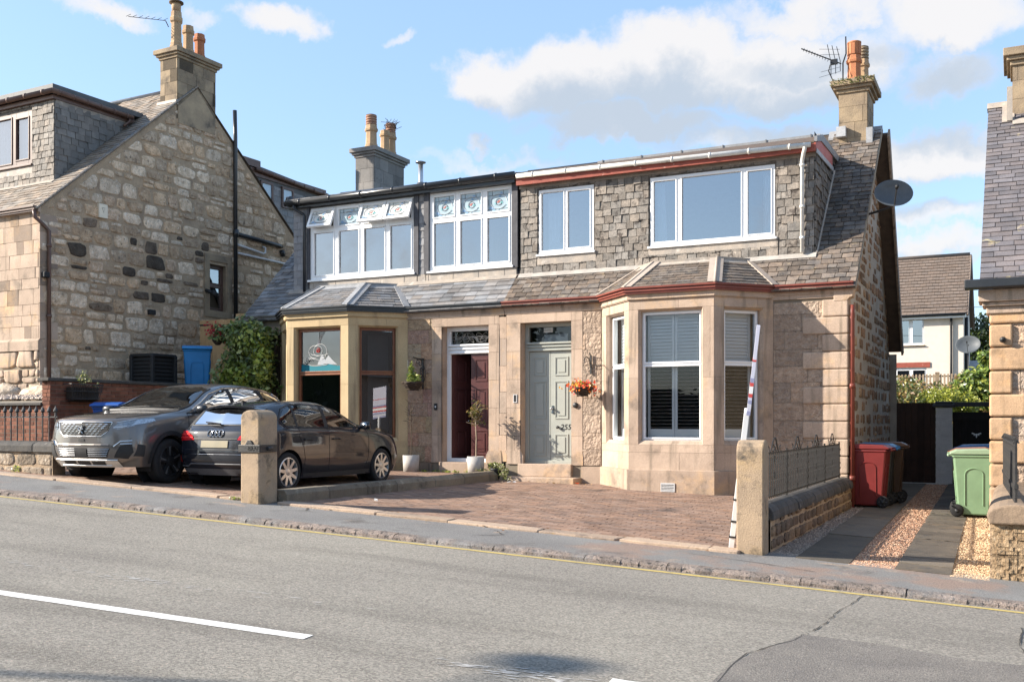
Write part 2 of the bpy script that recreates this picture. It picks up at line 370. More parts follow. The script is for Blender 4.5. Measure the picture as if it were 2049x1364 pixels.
m_whitep = M('white gutter', (.66, .64, .60), (.52, .5, .46), 5, .45, .1, 30, stain=[((.3, .27, .22), 6, .62, .75)])
m_brownp = M('brown pvc', (.13, .075, .055), (.10, .055, .042), 4, .4, 0, spec=.4)
m_wood = M('varnished timber', (.24, .09, .035), (.18, .06, .025), 7, .4, .15, 60, spec=.4)
m_felt = M('brown felt', (.12, .09, .07), (.09, .07, .06), 6, .95, .4, 60)
m_greydoor = M('sage grey paint', (.36, .368, .325), (.33, .34, .305), 3, .4, .05, 60, spec=.4, fine=.03)
m_maroon = M('maroon door', (.085, .028, .026), (.07, .024, .022), 4, .35, .05, 60, spec=.4)
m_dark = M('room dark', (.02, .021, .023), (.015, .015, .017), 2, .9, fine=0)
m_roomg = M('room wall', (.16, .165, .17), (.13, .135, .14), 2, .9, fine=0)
m_curtain = M('white curtain', (.82, .82, .83), (.72, .73, .75), 6, .9, 0, fine=0)
m_slatw = M('white shutter', (.82, .83, .84), (.78, .8, .82), 3, .4, 0, fine=.02)
m_terra = M('terracotta pot', (.42, .17, .08), (.36, .14, .07), 5, .8, .3, 40, stain=[((.12, .1, .08), 5, .6, .75)])
m_buffpot = M('buff pot', (.46, .32, .19), (.35, .23, .14), 5, .85, .3, 40, stain=[((.1, .09, .07), 4, .56, .72)])
m_pinkpot = M('pinkish pot', (.38, .22, .15), (.3, .17, .12), 5, .85, .3, 40, stain=[((.12, .1, .09), 6, .56, .72)])
m_brick = M('red brick', (.21, .085, .05), (.15, .06, .04), 6, .9, .6, 50, stain=[((.3, .24, .2), 5, .66, .78)])
m_leadd = M('dark lead edge', (.10, .105, .11), (.075, .08, .085), 4, .6, .2, 20)
m_cope = M('dark coping stone', (.085, .078, .07), (.055, .052, .05), 5, .85, .7, 30, stain=[((.27, .24, .2), 5, .62, .74)], b2=2)
m_copeb = M('brown coping stone', (.26, .19, .13), (.19, .14, .1), 4, .85, .6, 30, b2=2)
m_post = M('weathered gatepost', (.37, .275, .185), (.27, .205, .145), 3, .9, .6, 60, stain=[((.40, .28, .15), 2.2, .5, .7), ((.075, .065, .055), 4.2, .53, .68)], b2=1)
m_render = M('cream roughcast', (.66, .58, .50), (.62, .54, .46), 4, .95, .6, 60)
m_tilef = M('brown roof tile', (.17, .13, .105), (.14, .11, .09), 5, .8, .2, 30)
m_asph = None
m_green = M('leaf green', (1, 1, 1), (.8, .8, .8), 8, .32, 0, tint=True, spec=.6, trans=.35, fine=.1)
m_bark = M('bark', (.12, .09, .06), (.08, .06, .045), 12, .9, .6, 40)
m_petal = M('petals', (1, 1, 1), None, 8, .6, tint=True, trans=.3, fine=0)
m_basket = M('dark wicker', (.05, .035, .026), (.03, .022, .017), 30, .8, .8, 80)
m_fencew = M('new timber', (.62, .40, .20), (.52, .32, .155), 5, .75, .3, 40)
m_gate = M('dark stained gate', (.045, .022, .014), (.03, .016, .011), 5, .7, .3, 60)
m_gateb = M('black slat gate', (.012, .010, .009), (.018, .014, .012), 5, .7, .3, 60)
m_pvcw = M('white pipe', (.6, .6, .6), (.5, .5, .5), 5, .4)
m_conc = M('grey concrete pot', (.42, .40, .37), (.34, .32, .3), 5, .85, .2, 60)
m_glass = glass_mat('window glass', (.70, .77, .81), 1.5, .38, 0, .015)
m_glassb = glass_mat('bright window glass', (.60, .72, .80), 1.6, .40, 0, .01)
m_glassd = glass_mat('bay window glass', (.86, .89, .90), 1.4, .03, 0, .0)
m_glassl = glass_mat('reflecting bay glass', (.70, .72, .72), 1.5, .14, 0, .02)
m_tyre = M('tyre rubber', (.016, .016, .017), (.022, .021, .021), 20, .8, .2, 60)
m_alloy = M('alloy wheel', (.60, .60, .60), (.52, .52, .52), 6, .28, metal=.85, fine=.02)
m_alloyd = M('dark alloy', (.05, .05, .052), (.04, .04, .042), 6, .3, metal=.5, fine=.02)
m_chrome = M('chrome', (.55, .55, .55), (.5, .5, .5), 6, .16, metal=1, fine=0)
m_trim = M('black plastic', (.02, .02, .021), (.026, .026, .027), 9, .55, .15, 90)
m_cglass = glass_mat('car glass', (.55, .58, .58), 1.5, .13)

# ------------------------------------------------------------------ shared building parts
def text_mesh(name, body, size, P, mat, parent, depth=.004, shear=0, sx=1):
    cu = bpy.data.curves.new(name, 'FONT'); cu.body = body; cu.size = size; cu.extrude = depth; cu.shear = shear; cu.align_x = 'CENTER'; cu.align_y = 'CENTER'
    o = bpy.data.objects.new(name + '_curve', cu); COL.objects.link(o)
    me = bpy.data.meshes.new_from_object(o.evaluated_get(bpy.context.evaluated_depsgraph_get()))
    bpy.data.objects.remove(o)
    mb = MB(); mb.add([P(v.co.x * sx, v.co.y, v.co.z) for v in me.vertices], [tuple(p.vertices) for p in me.polygons])
    return build(mb, name, mat, parent)
def window(house, P, u0, u1, v0, v1, cells, mat, rec=.1, glass=None, sash=.035, sill=None, room=True, room_mat=None, name='window', depth=1.4, sills=None, label=None, fw=.07):
    mb = MB(); w0 = -rec - fw; w1 = -rec
    cs = [(a, b, c, d) for a, b, c, d in cells]
    for a, b, c, d in minus([(u0, u1, v0, v1)], cs): fb(mb, P, a, b, c, d, w0, w1)
    for a, b, c, d in cs:
        frame(mb, P, a - sash, b + sash, c - sash, d + sash, sash, w1 - .002, w1 + .016, .985)
    win = build(mb, name, mat, house, bevel=.004, label=label)
    g = MB()
    for a, b, c, d in cs: g.add([P(a, c, w1 - .03), P(b, c, w1 - .03), P(b, d, w1 - .03), P(a, d, w1 - .03)], [(0, 1, 2, 3)])
    build(g, 'pane', glass or m_glass, win)
    if sill:
        s = MB(); fb(s, P, u0 - .04, u1 + .04, v0 - .045, v0 - .002, -rec - .02, sill); build(s, 'sill', sills or mat, win, bevel=.006)
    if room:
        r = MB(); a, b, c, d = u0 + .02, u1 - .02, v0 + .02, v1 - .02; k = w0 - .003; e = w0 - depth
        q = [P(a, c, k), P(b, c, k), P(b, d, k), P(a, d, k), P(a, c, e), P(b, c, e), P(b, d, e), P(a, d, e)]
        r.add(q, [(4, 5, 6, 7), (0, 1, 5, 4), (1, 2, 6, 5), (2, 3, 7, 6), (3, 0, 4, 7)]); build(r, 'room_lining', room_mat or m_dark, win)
    return win
def curtain(win, P, u0, u1, v0, v1, w, mat=None, n=24, top=None, amp=.025, name='curtain', tint=1.0):
    mb = MB(); vs = []
    for i in range(n + 1):
        t = i / n; f = amp * math.sin(t * n * .9 + math.sin(t * 9)) 
        ub = u0 + (u1 - u0) * t; ut = ub if top is None else top[0] + (top[1] - top[0]) * t
        vs += [P(ub, v0, w + f), P(ut, v1, w + f * .6)]
    mb.add(vs, [(2 * i, 2 * i + 2, 2 * i + 3, 2 * i + 1) for i in range(n)], tint, 0, True); return build(mb, name, mat or m_curtain, win)
def offs(pts, d):
    """offset an open polyline to its right-hand (street) side, mitred"""
    r = []
    for i, p in enumerate(pts):
        ns = []
        for a, b in ((i - 1, i), (i, i + 1)):
            if a < 0 or b >= len(pts): continue
            dx, dy = pts[b][0] - pts[a][0], pts[b][1] - pts[a][1]; l = math.hypot(dx, dy); ns.append((dy / l, -dx / l))
        nx = sum(n[0] for n in ns); ny = sum(n[1] for n in ns); l = math.hypot(nx, ny); nx /= l; ny /= l
        k = d / (nx * ns[0][0] + ny * ns[0][1]); r.append((p[0] + nx * k, p[1] + ny * k))
    return r
def band(mb, pts, d0, d1, z0, z1, tint=1.0, mi=0, z1b=None):
    """a moulding that follows a wall line, from offset d0 (inside) to d1 (outside)"""
    a, b = offs(pts, d0), offs(pts, d1); z1b = z1 if z1b is None else z1b
    for i in range(len(pts) - 1):
        q = [(*a[i], z0), (*b[i], z0), (*b[i + 1], z0), (*a[i + 1], z0), (*a[i], z1b), (*b[i], z1), (*b[i + 1], z1), (*a[i + 1], z1b)]
        mb.add(q, [(0, 3, 2, 1), (4, 5, 6, 7), (0, 1, 5, 4), (1, 2, 6, 5), (2, 3, 7, 6), (3, 0, 4, 7)], tint, mi)
def ogee(mb, pts, z, tint=1.0):
    band(mb, pts, .00, .075, z, z + .035, tint); band(mb, pts, .00, .10, z + .035, z + .06, tint); band(mb, pts, .0, .085, z + .06, z + .085, tint); band(mb, pts, .0, .125, z + .085, z + .115, tint)
def gutter_round(mb, a, b, r=.055, n=8, clips=5, tint=1.0):
    tube(mb, [a, b], r, 12, tint); a = Vector(a); b = Vector(b)
    for i in range(clips):
        p = a.lerp(b, (i + .5) / clips); d = (b - a).normalized() * .018; tube(mb, [p - d, p + d], r * 1.2, 12, tint)
def pot(parent, x, y, z, h, r, mat, top=None, topmat=None, oct=True, name='chimney_pot'):
    mb = MB(); n = 8 if oct else 16
    lathe(mb, (x, y, z), [(r * 1.25, 0), (r * 1.25, h * .14), (r * 1.12, h * .16), (r * 1.12, h * .22), (r, h * .25), (r * .94, h * .72), (r * 1.16, h * .76), (r * 1.2, h * .84), (r * 1.05, h * .87), (r * .98, h), (r * .8, h), (r * .8, h * .9)], n, 1.0, 0, not oct, ph=.5)
    o = build(mb, name, mat, parent)
    if top:
        t = MB(); k = 1.0
        if top == 'slots':
            lathe(t, (x, y, z + h), [(r * .9, -.03), (r * .95, 0), (r * .8, .02), (r * .8, top_h * .95)], 16)
            for j in range(12):
                a = 2 * math.pi * j / 12; fb(t, F((x, y, z + h), (-math.sin(a), math.cos(a), 0)), -.03 * r / .13, .03 * r / .13, .02, top_h * .92, r * .78, r * .98)
            lathe(t, (x, y, z + h + top_h * .9), [(r * .9, 0), (r * 1.03, .01), (r * 1.03, .04), (r * .9, .05)], 16)
        elif top == 'rings':
            q = []
            for j in range(4): zz = .01 + j * top_h / 4; q += [(r * .98, zz), (r * .98, zz + top_h / 8), (r * .82, zz + top_h / 8 + .005), (r * .82, zz + top_h / 4 - .005)]
            lathe(t, (x, y, z + h), q + [(r * .95, top_h), (r * .6, top_h + .02)], 14)
        elif top == 'cap':
            lathe(t, (x, y, z + h), [(r * .8, -.02), (r * .85, .16), (r * .8, .22)], 10); lathe(t, (x, y, z + h + .22), [(r * 1.3, 0), (r * 1.3, .03), (r * .9, .06)], 14, .3)
        build(t, 'cowl', topmat or mat, o)
    return o
top_h = .26
def stack(parent, x0, x1, y0, y1, z0, z1, capz, mat, ov=.14, label=None, rows=.27, dark=0, capmat=None, xf=None):
    mb = MB(xf); bx(mb, x0, x1, y0, y1, z0, z1)
    tn = lambda: rnd.choice([1, .9, .8, 1.1, .7 if dark < 2 else .35]) * rnd.uniform(.92, 1.06)
    for P, l in ((F((x0, y0, 0), (1, 0, 0)), x1 - x0), (F((x1, y0, 0), (0, 1, 0)), y1 - y0), (F((x0, y1, 0), (0, -1, 0)), y1 - y0)):
        tiles(mb, P, [(0, z0), (l, z0), (l, z1), (0, z1)], even(z0, z1, rows), (.28, .5), .006, .012, .003, tint=tn, base=-.002)
    o = build(mb, 'chimney', mat, parent, label=label)
    c = MB(xf); h = capz - z1
    bx(c, x0 - ov * .3, x1 + ov * .3, y0 - ov * .3, y1 + ov * .3, z1 - h * .25, z1 + h * .1); bx(c, x0 - ov * .65, x1 + ov * .65, y0 - ov * .65, y1 + ov * .65, z1 + h * .1 + .001, z1 + h * .4); bx(c, x0 - ov, x1 + ov, y0 - ov, y1 + ov, z1 + h * .4 + .001, capz)
    build(c, 'chimney_cap', capmat or mat, o, bevel=.012)
    return o
SL = .96; RY, RZ = -.15, 3.43; RIDGE_Y, = (3.62,); k_ = math.hypot(1, SL)
ROOF = F((0, RY, RZ), (1, 0, 0), (0, 1, SL))                # main roof plane: u = X, v up the slope
def rv(y): return (y - RY) * k_
def slate_tint(lo=.7, hi=1.25, hue=.07):
    def f():
        b = rnd.uniform(lo, hi); h = rnd.uniform(-hue, hue); return (b * (1 + h), b, b * (1 - h))
    return f

def bay(house, pts, stone, right, wmatr, gutter_mat, slate, hipm, glass):
    """canted bay: walls with openings, plinth, cornice, gutter, hipped roof, three windows"""
    wl = MB(); zb, zt = -.15, 3.44; wins = []
    for i in range(3):
        (xa, ya), (xb, yb) = pts[i], pts[i + 1]; l = math.hypot(xb - xa, yb - ya); P = F((xa, ya, 0), (xb - xa, yb - ya, 0))
        o0, o1 = (.17, l - .19) if i == 1 else (.2, l - .2)
        h = (o0, o1, .79, 3.15)
        sheet(wl, P, [(0, zb), (l, zb), (l, zt), (0, zt)], [h], -.004)
        # splayed reveals
        c = .035
        tiles(wl, P, [(0, .3), (l, .3), (l, 3.34), (0, 3.34)], [(.33, .655), (.655, .79), (.79, 1.95), (1.95, 3.15), (3.15, 3.34)], (.72, .95), .004, .004, .001, holes=[h], tint=lambda: rnd.uniform(.9, 1.08), stag=1, base=-.004)
        for q in ([(o0, .79), (o0, 3.15)], [(o0, 3.15), (o1, 3.15)], [(o1, 3.15), (o1, .79)], [(o1, .79), (o0, .79)]):
            (x0, y0), (x1, y1) = q; mx, my = (o0 + o1) / 2, 1.97
            def ins(x, y): return (x + c if x < mx else x - c, y + c * (2 if y < 1 else 1) if y < my else y - c)
            i0, i1 = ins(x0, y0), ins(x1, y1)
            wl.add([P(x0, y0, .004), P(x1, y1, .004), P(*i1, -.05), P(*i0, -.05)], [(0, 1, 2, 3)], .97)
            wl.add([P(*i0, -.05), P(*i1, -.05), P(*i1, -.22), P(*i0, -.22)], [(0, 1, 2, 3)], .92)
        wins.append((i, P, o0 + c, o1 - c, .79 + 2 * c, 3.15 - c))
    band(wl, pts, -.02, .045, zb, .30, .86); band(wl, pts, -.02, .045, .30, .345, .9, z1b=.36)
    band(wl, pts, -.02, .045, 3.33, 3.42, 1.02); band(wl, pts, -.02, .03, 3.315, 3.33, .95)
    w_o = build(wl, 'bay_wall', stone, house)
    for i, P, a, b, c, d in wins:
        m_ = 2.19; e = .055
        cells = [(a + e, b - e, c + e, m_ - .04), (a + e, b - e, m_ + .045, d - e)]
        win = window(house, P, a, b, c, d, cells, wmatr, .12, glass, .03, room_mat=m_dark, name='bay_window', depth=.9)
        if right:
            sh = MB(); w = -.27; a2, b2 = a + .05, b - .05; mid = (a2 + b2) / 2
            for (p, q) in ([(a2, mid - .004), (mid + .004, b2)] if i == 1 else [(a2, b2)]):
                frame(sh, P, p, q, c + .03, d - .04, .045, w - .03, w); fb(sh, P, p + .045, q - .045, m_ - .04, m_ + .04, w - .03, w); fb(sh, P, p + .045, q - .045, c + .07, c + .2, w - .025, w - .004)
                for k in range(17):
                    z = c + .225 + k * .0625
                    if z < m_ - .06: sh.add([P(p + .046, z - .004, w - .055), P(q - .046, z - .004, w - .055), P(q - .046, z + .006, w + .012), P(p + .046, z + .006, w + .012)], [(0, 1, 2, 3)])
                for k in range(14):
                    z = m_ + .055 + k * .0585
                    if z < d - .10: sh.add([P(p + .046, z - .005, w + .008), P(q - .046, z - .005, w + .008), P(q - .046, z + .055, w - .028), P(p + .046, z + .055, w - .028)], [(0, 1, 2, 3)])
            build(sh, 'shutter', m_slatw, win)
        else:
            if i == 1:
                # coloured glass panel in the upper light: water, peaks, a rose in loops
                g = MB(); w = -.145; u0, u1 = a + e, b - e; v0 = m_ + .05
                g.add([P(u0 + (u1 - u0) * t / 12, v0, w) for t in range(13)] + [P(u0 + (u1 - u0) * t / 12, v0 + .12 + .025 * math.sin(t * .9 + 1), w) for t in range(13)], [(t, t + 1, t + 14, t + 13) for t in range(12)], (.02, .24, .30), 0)
                for k, (x, hh, ww) in enumerate(((.50, .36, .20), (.66, .32, .24))):
                    x = u0 + (u1 - u0) * x; g.add([P(x - ww * .5, v0 + .13, w - .001 * k), P(x + ww, v0 + .13, w - .001 * k), P(x + ww * .6, v0 + .2, w), P(x + .02, v0 + hh, w), P(x - ww * .25, v0 + .22, w)], [(0, 1, 2, 3, 4)], (.5, .52, .54))
                g.add([P(u0, v0 + .1, w - .008), P(u1, v0 + .1, w - .008), P(u1, d - e, w - .008), P(u0, d - e, w - .008)], [(0, 1, 2, 3)], (.33, .35, .35))  # added pale backing sheet, sky reflection put into its colour
                cx, cz = u0 + .42 * (u1 - u0), v0 + .40
                def loop(rx, rz, ox, oz, a0, a1, n=18): return [P(cx + ox + rx * math.cos(a0 + (a1 - a0) * j / n), cz + oz + rz * math.sin(a0 + (a1 - a0) * j / n), w + .004) for j in range(n + 1)]
                for L_ in (loop(.11, .11, 0, .02, 0, 6.3), loop(.17, .16, .06, .0, -1.4, 2.2), loop(.15, .13, -.08, .0, 1.2, 5), loop(.22, .05, .04, -.03, 3.1, 6.2), loop(.25, .03, 0, -.26, 3.1, 6.2), loop(.18, .05, -.14, -.2, .2, 3), loop(.12, .04, -.2, -.16, .2, 3)): tube(g, L_, .0045, 5, (.78, .78, .76))
                for k in range(5): tube(g, [P(cx + .02 + .05 * (k - 2) * t / 4 + .03 * t, cz + .16 + .09 * t, w + .003) for t in range(5)], .0035, 4, (.2, .2, .21))
                for k in range(4): tube(g, [P(cx + .03 + .035 * math.cos(k * 1.3 + t * .5) * (t / 5), cz + .2 + .07 * math.sin(k * 1.3 + t * .5) * (t / 5), w + .003) for t in range(6)], .0045, 4, (.3, .31, .36))
                for k in range(5): tube(g, [P(u0 + .02 + .05 * k + .02 * t, v0 + .14 + .03 * k + .02 * math.sin(t * 1.1 + k), w + .002) for t in range(8)], .006, 4, (.10, .11, .12))
                for j in range(5): t = j * 1.25; tube(g, [P(cx + (.012 + .009 * j) * math.cos(t + q * .5), cz + .03 + (.012 + .009 * j) * math.sin(t + q * .5), w + .006) for q in range(7)], .008, 5, (.5, .07, .06))
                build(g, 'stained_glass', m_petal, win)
                curtain(win, P, a, b, c + 1.35, c + 2.3, -.7, m_roomg, amp=.01, name='room_wall')
            if i == 2:
                cu = MB(); fb(cu, P, a + .3, b, c + .1, d - .1, -.8, -.75); build(cu, 'room_wall', m_roomg, win)
    gt = MB(); ogee(gt, offs([pts[0], pts[1], pts[2], pts[3]], .03), 3.42); build(gt, 'bay_gutter', gutter_mat, house)
    # roof
    q = offs(pts, .12); z0, z1 = 3.52, 4.08; xm = (pts[1][0] + pts[2][0]) / 2
    T = [(xm - 1.1, .58), (xm - .61, .05), (xm + .57, .05), (xm + 1.06, .58)]
    B = [(q[0][0] - .02, q[0][1]), q[1], q[2], (q[3][0] + .02, q[3][1])]
    rf = MB(); hp = MB(); ld = MB(); hps = []
    for i in range(3):
        A, Bp, Cc, D = Vector((*B[i], z0)), Vector((*B[i + 1], z0)), Vector((*T[i + 1], z1)), Vector((*T[i], z1))
        U = (Bp - A).normalized(); Nn = U.cross((Cc + D) / 2 - (A + Bp) / 2).normalized(); V = Nn.cross(U)
        P = F(A, U, V, Nn); pl = [(x.dot(U), x.dot(V)) for x in (Vector((0, 0, 0)), Bp - A, Cc - A, D - A)]
        Lh = max(p[1] for p in pl)
        sheet(rf, P, pl, w=-.012, tint=.6)
        tiles(rf, P, pl, even(-.02, Lh - .1, .125), (.2, .3), .007, .010, .002, .016, .03, tint=slate_tint(.75, 1.2), stag=1, jit=.015)
        if True:
            s0, s1 = pl[3], pl[2]; prism(ld, P, [(s0[0], s0[1] - .14), (s1[0], s1[1] - .14), s1, s0], .008, .022, 1.05)
    for i in range(4):
        a, b = Vector((*B[i], z0 + .015)), Vector((*T[i], z1 + .025))
        for j in (i - 1, i):
            if j < 0 or j > 2: continue
            A, Bp = Vector((*B[j], z0)), Vector((*B[j + 1], z0)); Cc = Vector((*T[j + 1], z1)); U = (Bp - A).normalized(); Nn = U.cross(Cc - Bp).normalized()
            s = U if j == i else -U; k = .13
            hp.add([a + Nn * .02, b + Nn * .02, b + s * k + Nn * .022, a + s * k + Nn * .022, a + s * k - Nn * .01, b + s * k - Nn * .01], [(0, 1, 2, 3), (3, 2, 5, 4)], 1.0)
        if i in (1, 2): tube(hp, [a + Vector((0, 0, .012)), b + Vector((0, 0, .012))], .026, 8)
        hps.append(hp); hp = MB()
    r_o = build(rf, 'bay_roof', slate, house)
    for hp in hps: build(hp, 'hip_flashing', hipm, r_o)
    prism(ld, lambda x, y, w: Vector((x, y, z1 + w)), [T[0], T[1], T[2], T[3]], -.02, .035, .9)
    band(ld, [T[0], T[1], T[2], T[3]], -.03, .03, z1 - .005, z1 + .055, .8)
    build(ld, 'lead_capping', m_lead if not right else m_leadw, r_o)
    return wins

def facade_blocks(mb, x0, x1, z0, z1, holes, tn=None, wr=(.42, .8), lo=.27, hi=.35, th=.012):
    tiles(mb, XZ, [(x0, z0), (x1, z0), (x1, z1), (x0, z1)], ruled(z0, z1, lo, hi), wr, .007, th, .004, holes=holes, tint=tn or slate_tint(.86, 1.1, .035), jit=.02)
def door_panels(mb, P, u0, u1, spec, w, mi=0, t=1.0):
    for v0, v1 in spec:
        frame(mb, P, u0, u1, v0, v1, .02, w, w + .014, t, mi); frame(mb, P, u0 + .02, u1 - .02, v0 + .02, v1 - .02, .014, w, w + .008, t * .97, mi)
        fb(mb, P, u0 + .065, u1 - .065, v0 + .065, v1 - .065, w, w + .012, t, mi)

# ------------------------------------------------------------------ the semi-detached house: right half
def roof_half(house, x0, x1, side, slate):
    """main roof of one half, slates where they show; side=+1 right verge at x1, -1 left verge at x0"""
    mb = MB(); L_ = rv(RIDGE_Y)
    sheet(mb, ROOF, [(x0, 0), (x1, 0), (x1, L_), (x0, L_)], w=-.02, tint=.5)
    bk = F((0, RIDGE_Y, RZ + (RIDGE_Y - RY) * SL), (1, 0, 0), (0, 1, -1.55), (0, 1.55, 1)); sheet(mb, bk, [(x0, 0), (x1, 0), (x1, 4.9), (x0, 4.9)], w=0, tint=.5)
    lo = [(x0, 0), (x1, 0), (x1, rv(.75)), (x0, rv(.75))]
    tiles(mb, ROOF, lo, even(-.03, rv(.75), .135), (.15, .26) if side > 0 else (.22, .3), .010 if side > 0 else .006, .012, .003, .018, .035, tint=slate_tint(.62, 1.3), stag=1, jit=.035 if side > 0 else .012, vj=.009 if side > 0 else .001)
    if side > 0: up = [(-3.3, rv(.75)), (x1, rv(.75)), (x1, L_), (-3.3, L_)]
    else: up = [(x0, rv(.75)), (-14.6, rv(.75)), (-14.6, L_), (x0, L_)]
    tiles(mb, ROOF, up, even(rv(.75), L_, .135), (.14, .24), .010, .012, .003, .018, .035, tint=slate_tint(.62, 1.25), stag=1, jit=.035, vj=.008)
    ro = build(mb, 'roof', slate, house)
    r = MB(); zt = RZ + (RIDGE_Y - RY) * SL
    a, b = ((-3.4, x1 + .01) if side > 0 else (x0, -14.3))
    prism(r, F((0, RIDGE_Y, zt), (0, 1, 0)), [(-.16, -.13), (0, .045), (.13, -.16), (.1, -.2), (0, .0), (-.16, -.17)], a, b); build(r, 'ridge_capping', m_lead, ro)
    return ro
def right_half():
    H = empty('semi_detached_house', (-5.8, 2.5, -.2), 0, 'right half of the stone semi, sage green door, brown slates, plain white upstairs windows', 'house')
    # walls
    w = MB(); door = (-8.65, -7.57, .36, 3.11); bayh = (-6.95, -3.77, -.5, 3.5)
    for a, b in ((-8.98, -6.95), (-3.77, -2.57)): w = MB(); sheet(w, XZ, [(a, -.4), (b, -.4), (b, 3.45), (a, 3.45)], [door], -.004, .8); build(w, 'wall', m_mortar, H)
    f = MB(); facade_blocks(f, -8.97, -6.97, .36, 3.29, [(-8.98, -7.335, .3, 3.3)])
    build(f, 'rough_stonework', m_rock, H); f = MB(); facade_blocks(f, -3.76, -2.6, .2, 3.24, []); build(f, 'rough_stonework', m_rock, H)
    s = MB(); tn = lambda: rnd.uniform(.92, 1.08)
    tiles(s, XZ, [(-8.95, .36), (-8.65, .36), (-8.65, 3.29), (-8.95, 3.29)], even(.36, 3.11, .52) + [(3.11, 3.29)], (.5, .6), .005, .018, .002, tint=tn)
    tiles(s, XZ, [(-7.57, .36), (-7.34, .36), (-7.34, 3.29), (-7.57, 3.29)], even(.36, 3.11, .52) + [(3.11, 3.29)], (.5, .6), .005, .018, .002, tint=tn)
    tiles(s, XZ, [(-8.65, 3.11), (-7.57, 3.11), (-7.57, 3.29), (-8.65, 3.29)], [(3.11, 3.29)], (2, 2.1), .003, .018, 0)
    reveal(s, XZ, door, .32, .018, .95)
    for (a, b) in ((-8.99, -6.93), (-3.79, -2.50)):
        e = MB(); fb(e, XZ, a, b, 3.29, 3.36, -.01, .03, 1.03); fb(e, XZ, a, b, 3.36, 3.44, -.01, .05, 1.0); build(e, 'frieze', m_stone, H)
    for a, b, c in ((-7.36, -6.93, .34), (-3.79, -2.52, .20)): e = MB(); fb(e, XZ, a, b, -.4, c, -.01, .033, .82); build(e, 'plinth', m_stone, H)
    for c in (-8.92, -7.42): prism(s, XZ, [(c - (.02 if c < -8 else .1), .36), (c + (.33 if c < -8 else .09), .36), (c + (.33 if c < -8 else .09), .52), (c + (.27 if c < -8 else .08), .62), (c - .06, .62), (c - (.02 if c < -8 else .1), .52)], .0, .026, .98)
    build(s, 'door_surround', m_stone, H)
    # quoins: alternate long and short, proud of the wall
    q = MB()
    for k in range(11):
        z0 = .02 + k * .295; lg = k % 2 == 1
        bx(q, -3.26 if lg else -2.94, -2.515, -.045, .34 if not lg else .2, z0, z0 + .283, rnd.uniform(.93, 1.1))
    build(q, 'quoins', m_stone, H, bevel=.022)
    cb = MB(); prism(cb, F((0, -.04, 0), (1, 0, 0)), [(-2.75, 3.22), (-2.53, 3.22), (-2.49, 3.27), (-2.44, 3.29), (-2.42, 3.44), (-2.75, 3.44)], -.22, .012, 1.05); build(cb, 'corbel', m_stone, H, bevel=.01)
    # gable
    g = MB(); GP = F((-2.55, 0, 0), (0, 1, 0)); gp = [(0, -.5), (6.5, -.5), (6.5, 2.6), (RIDGE_Y, 6.96), (0, 3.46)]
    sheet(g, GP, gp, w=0, mi=0); 
    rubble(g, GP, [(a * .999 + .01, b) for a, b in [(.3, -.45), (6.5, -.45), (6.5, 2.6), (RIDGE_Y, 6.9), (.3, 3.6)]], ruled(-.45, 6.9, .13, .26), (.16, .34), .052, .015, tint=lambda: rnd.choice([(.42, .33, .28), (.35, .29, .25), (.5, .40, .34), (.3, .26, .23), (.62, .54, .46)]), mi=1)
    sheet(g, F((-15.4, 6.5, 0), (-1, 0, 0)), [(-13, -.5), (0, -.5), (0, 2.7), (-13, 2.7)], tint=.8)
    build(g, 'gable_wall', [M('grey gable mortar', (.47, .445, .40), (.37, .345, .31), 3, .95, .8, 40), m_rub], H)
    v = MB()
    prism(v, F((0, 0, 0), (0, 1, 0)), [(RIDGE_Y - .04, 6.90), (RIDGE_Y + .03, 6.95), (6.40, 2.78), (6.33, 2.74)], -2.56, -2.281)
    build(v, 'verge_soffit', M('dark soffit', (.10, .075, .055), (.07, .05, .04), 8, .8, .2), H)
    v = MB(); prism(v, F((0, 0, 0), (0, 1, 0)), [(RIDGE_Y - .10, 6.84), (RIDGE_Y + .05, 7.02), (6.46, 2.74), (6.25, 2.66)], -2.28, -2.24)
    build(v, 'bargeboard', M('weathered bargeboard', (.30, .235, .18), (.2, .155, .12), 12, .85, .4, 40, stain=[((.1, .08, .06), 6, .55, .7)]), H)
    v = MB(); tube(v, [(-2.40, -.12, 3.42), (-2.40, RIDGE_Y, 7.0)], .035, 6); build(v, 'verge_fillet', m_mortar, H)
    roof_half(H, -9.0, -2.39, 1, m_slate_b)
    # eaves gutter
    
    for a, b in ((-9.0, -6.97), (-3.72, -2.42)): gt = MB(); ogee(gt, [(a, -.05), (b, -.05)], 3.42); build(gt, 'eaves_gutter', m_red, H)
    dp = MB(); tube(dp, [(-2.46, .02, 3.15), (-2.46, .02, 3.0), (-2.46, .02, -.32)], .042, 10)
    for z in (.2, 1.75): tube(dp, [(-2.46, .02, z), (-2.46, .02, z + .08)], .055, 10)
    build(dp, 'downpipe', m_red, H)
    # door
    fr = MB(); P = XZ.off(w=-.20); frame(fr, P, -8.65, -7.57, .36, 3.11, .075, -.09, 0); fb(fr, P, -8.575, -7.645, 2.56, 2.74, -.08, .0)
    fb(fr, P, -8.6, -7.62, 2.70, 2.735, 0, .05); fb(fr, P, -8.6, -7.62, 2.64, 2.67, 0, .03); fb(fr, P, -8.6, -7.62, 2.57, 2.60, 0, .02)
    df = build(fr, 'door_frame', m_greydoor, H, bevel=.005)
    g = MB(); g.add([P(-8.575, 2.74, -.06), P(-7.645, 2.74, -.06), P(-7.645, 3.035, -.06), P(-8.575, 3.035, -.06)], [(0, 1, 2, 3)]); build(g, 'fanlight', m_glassd, df)
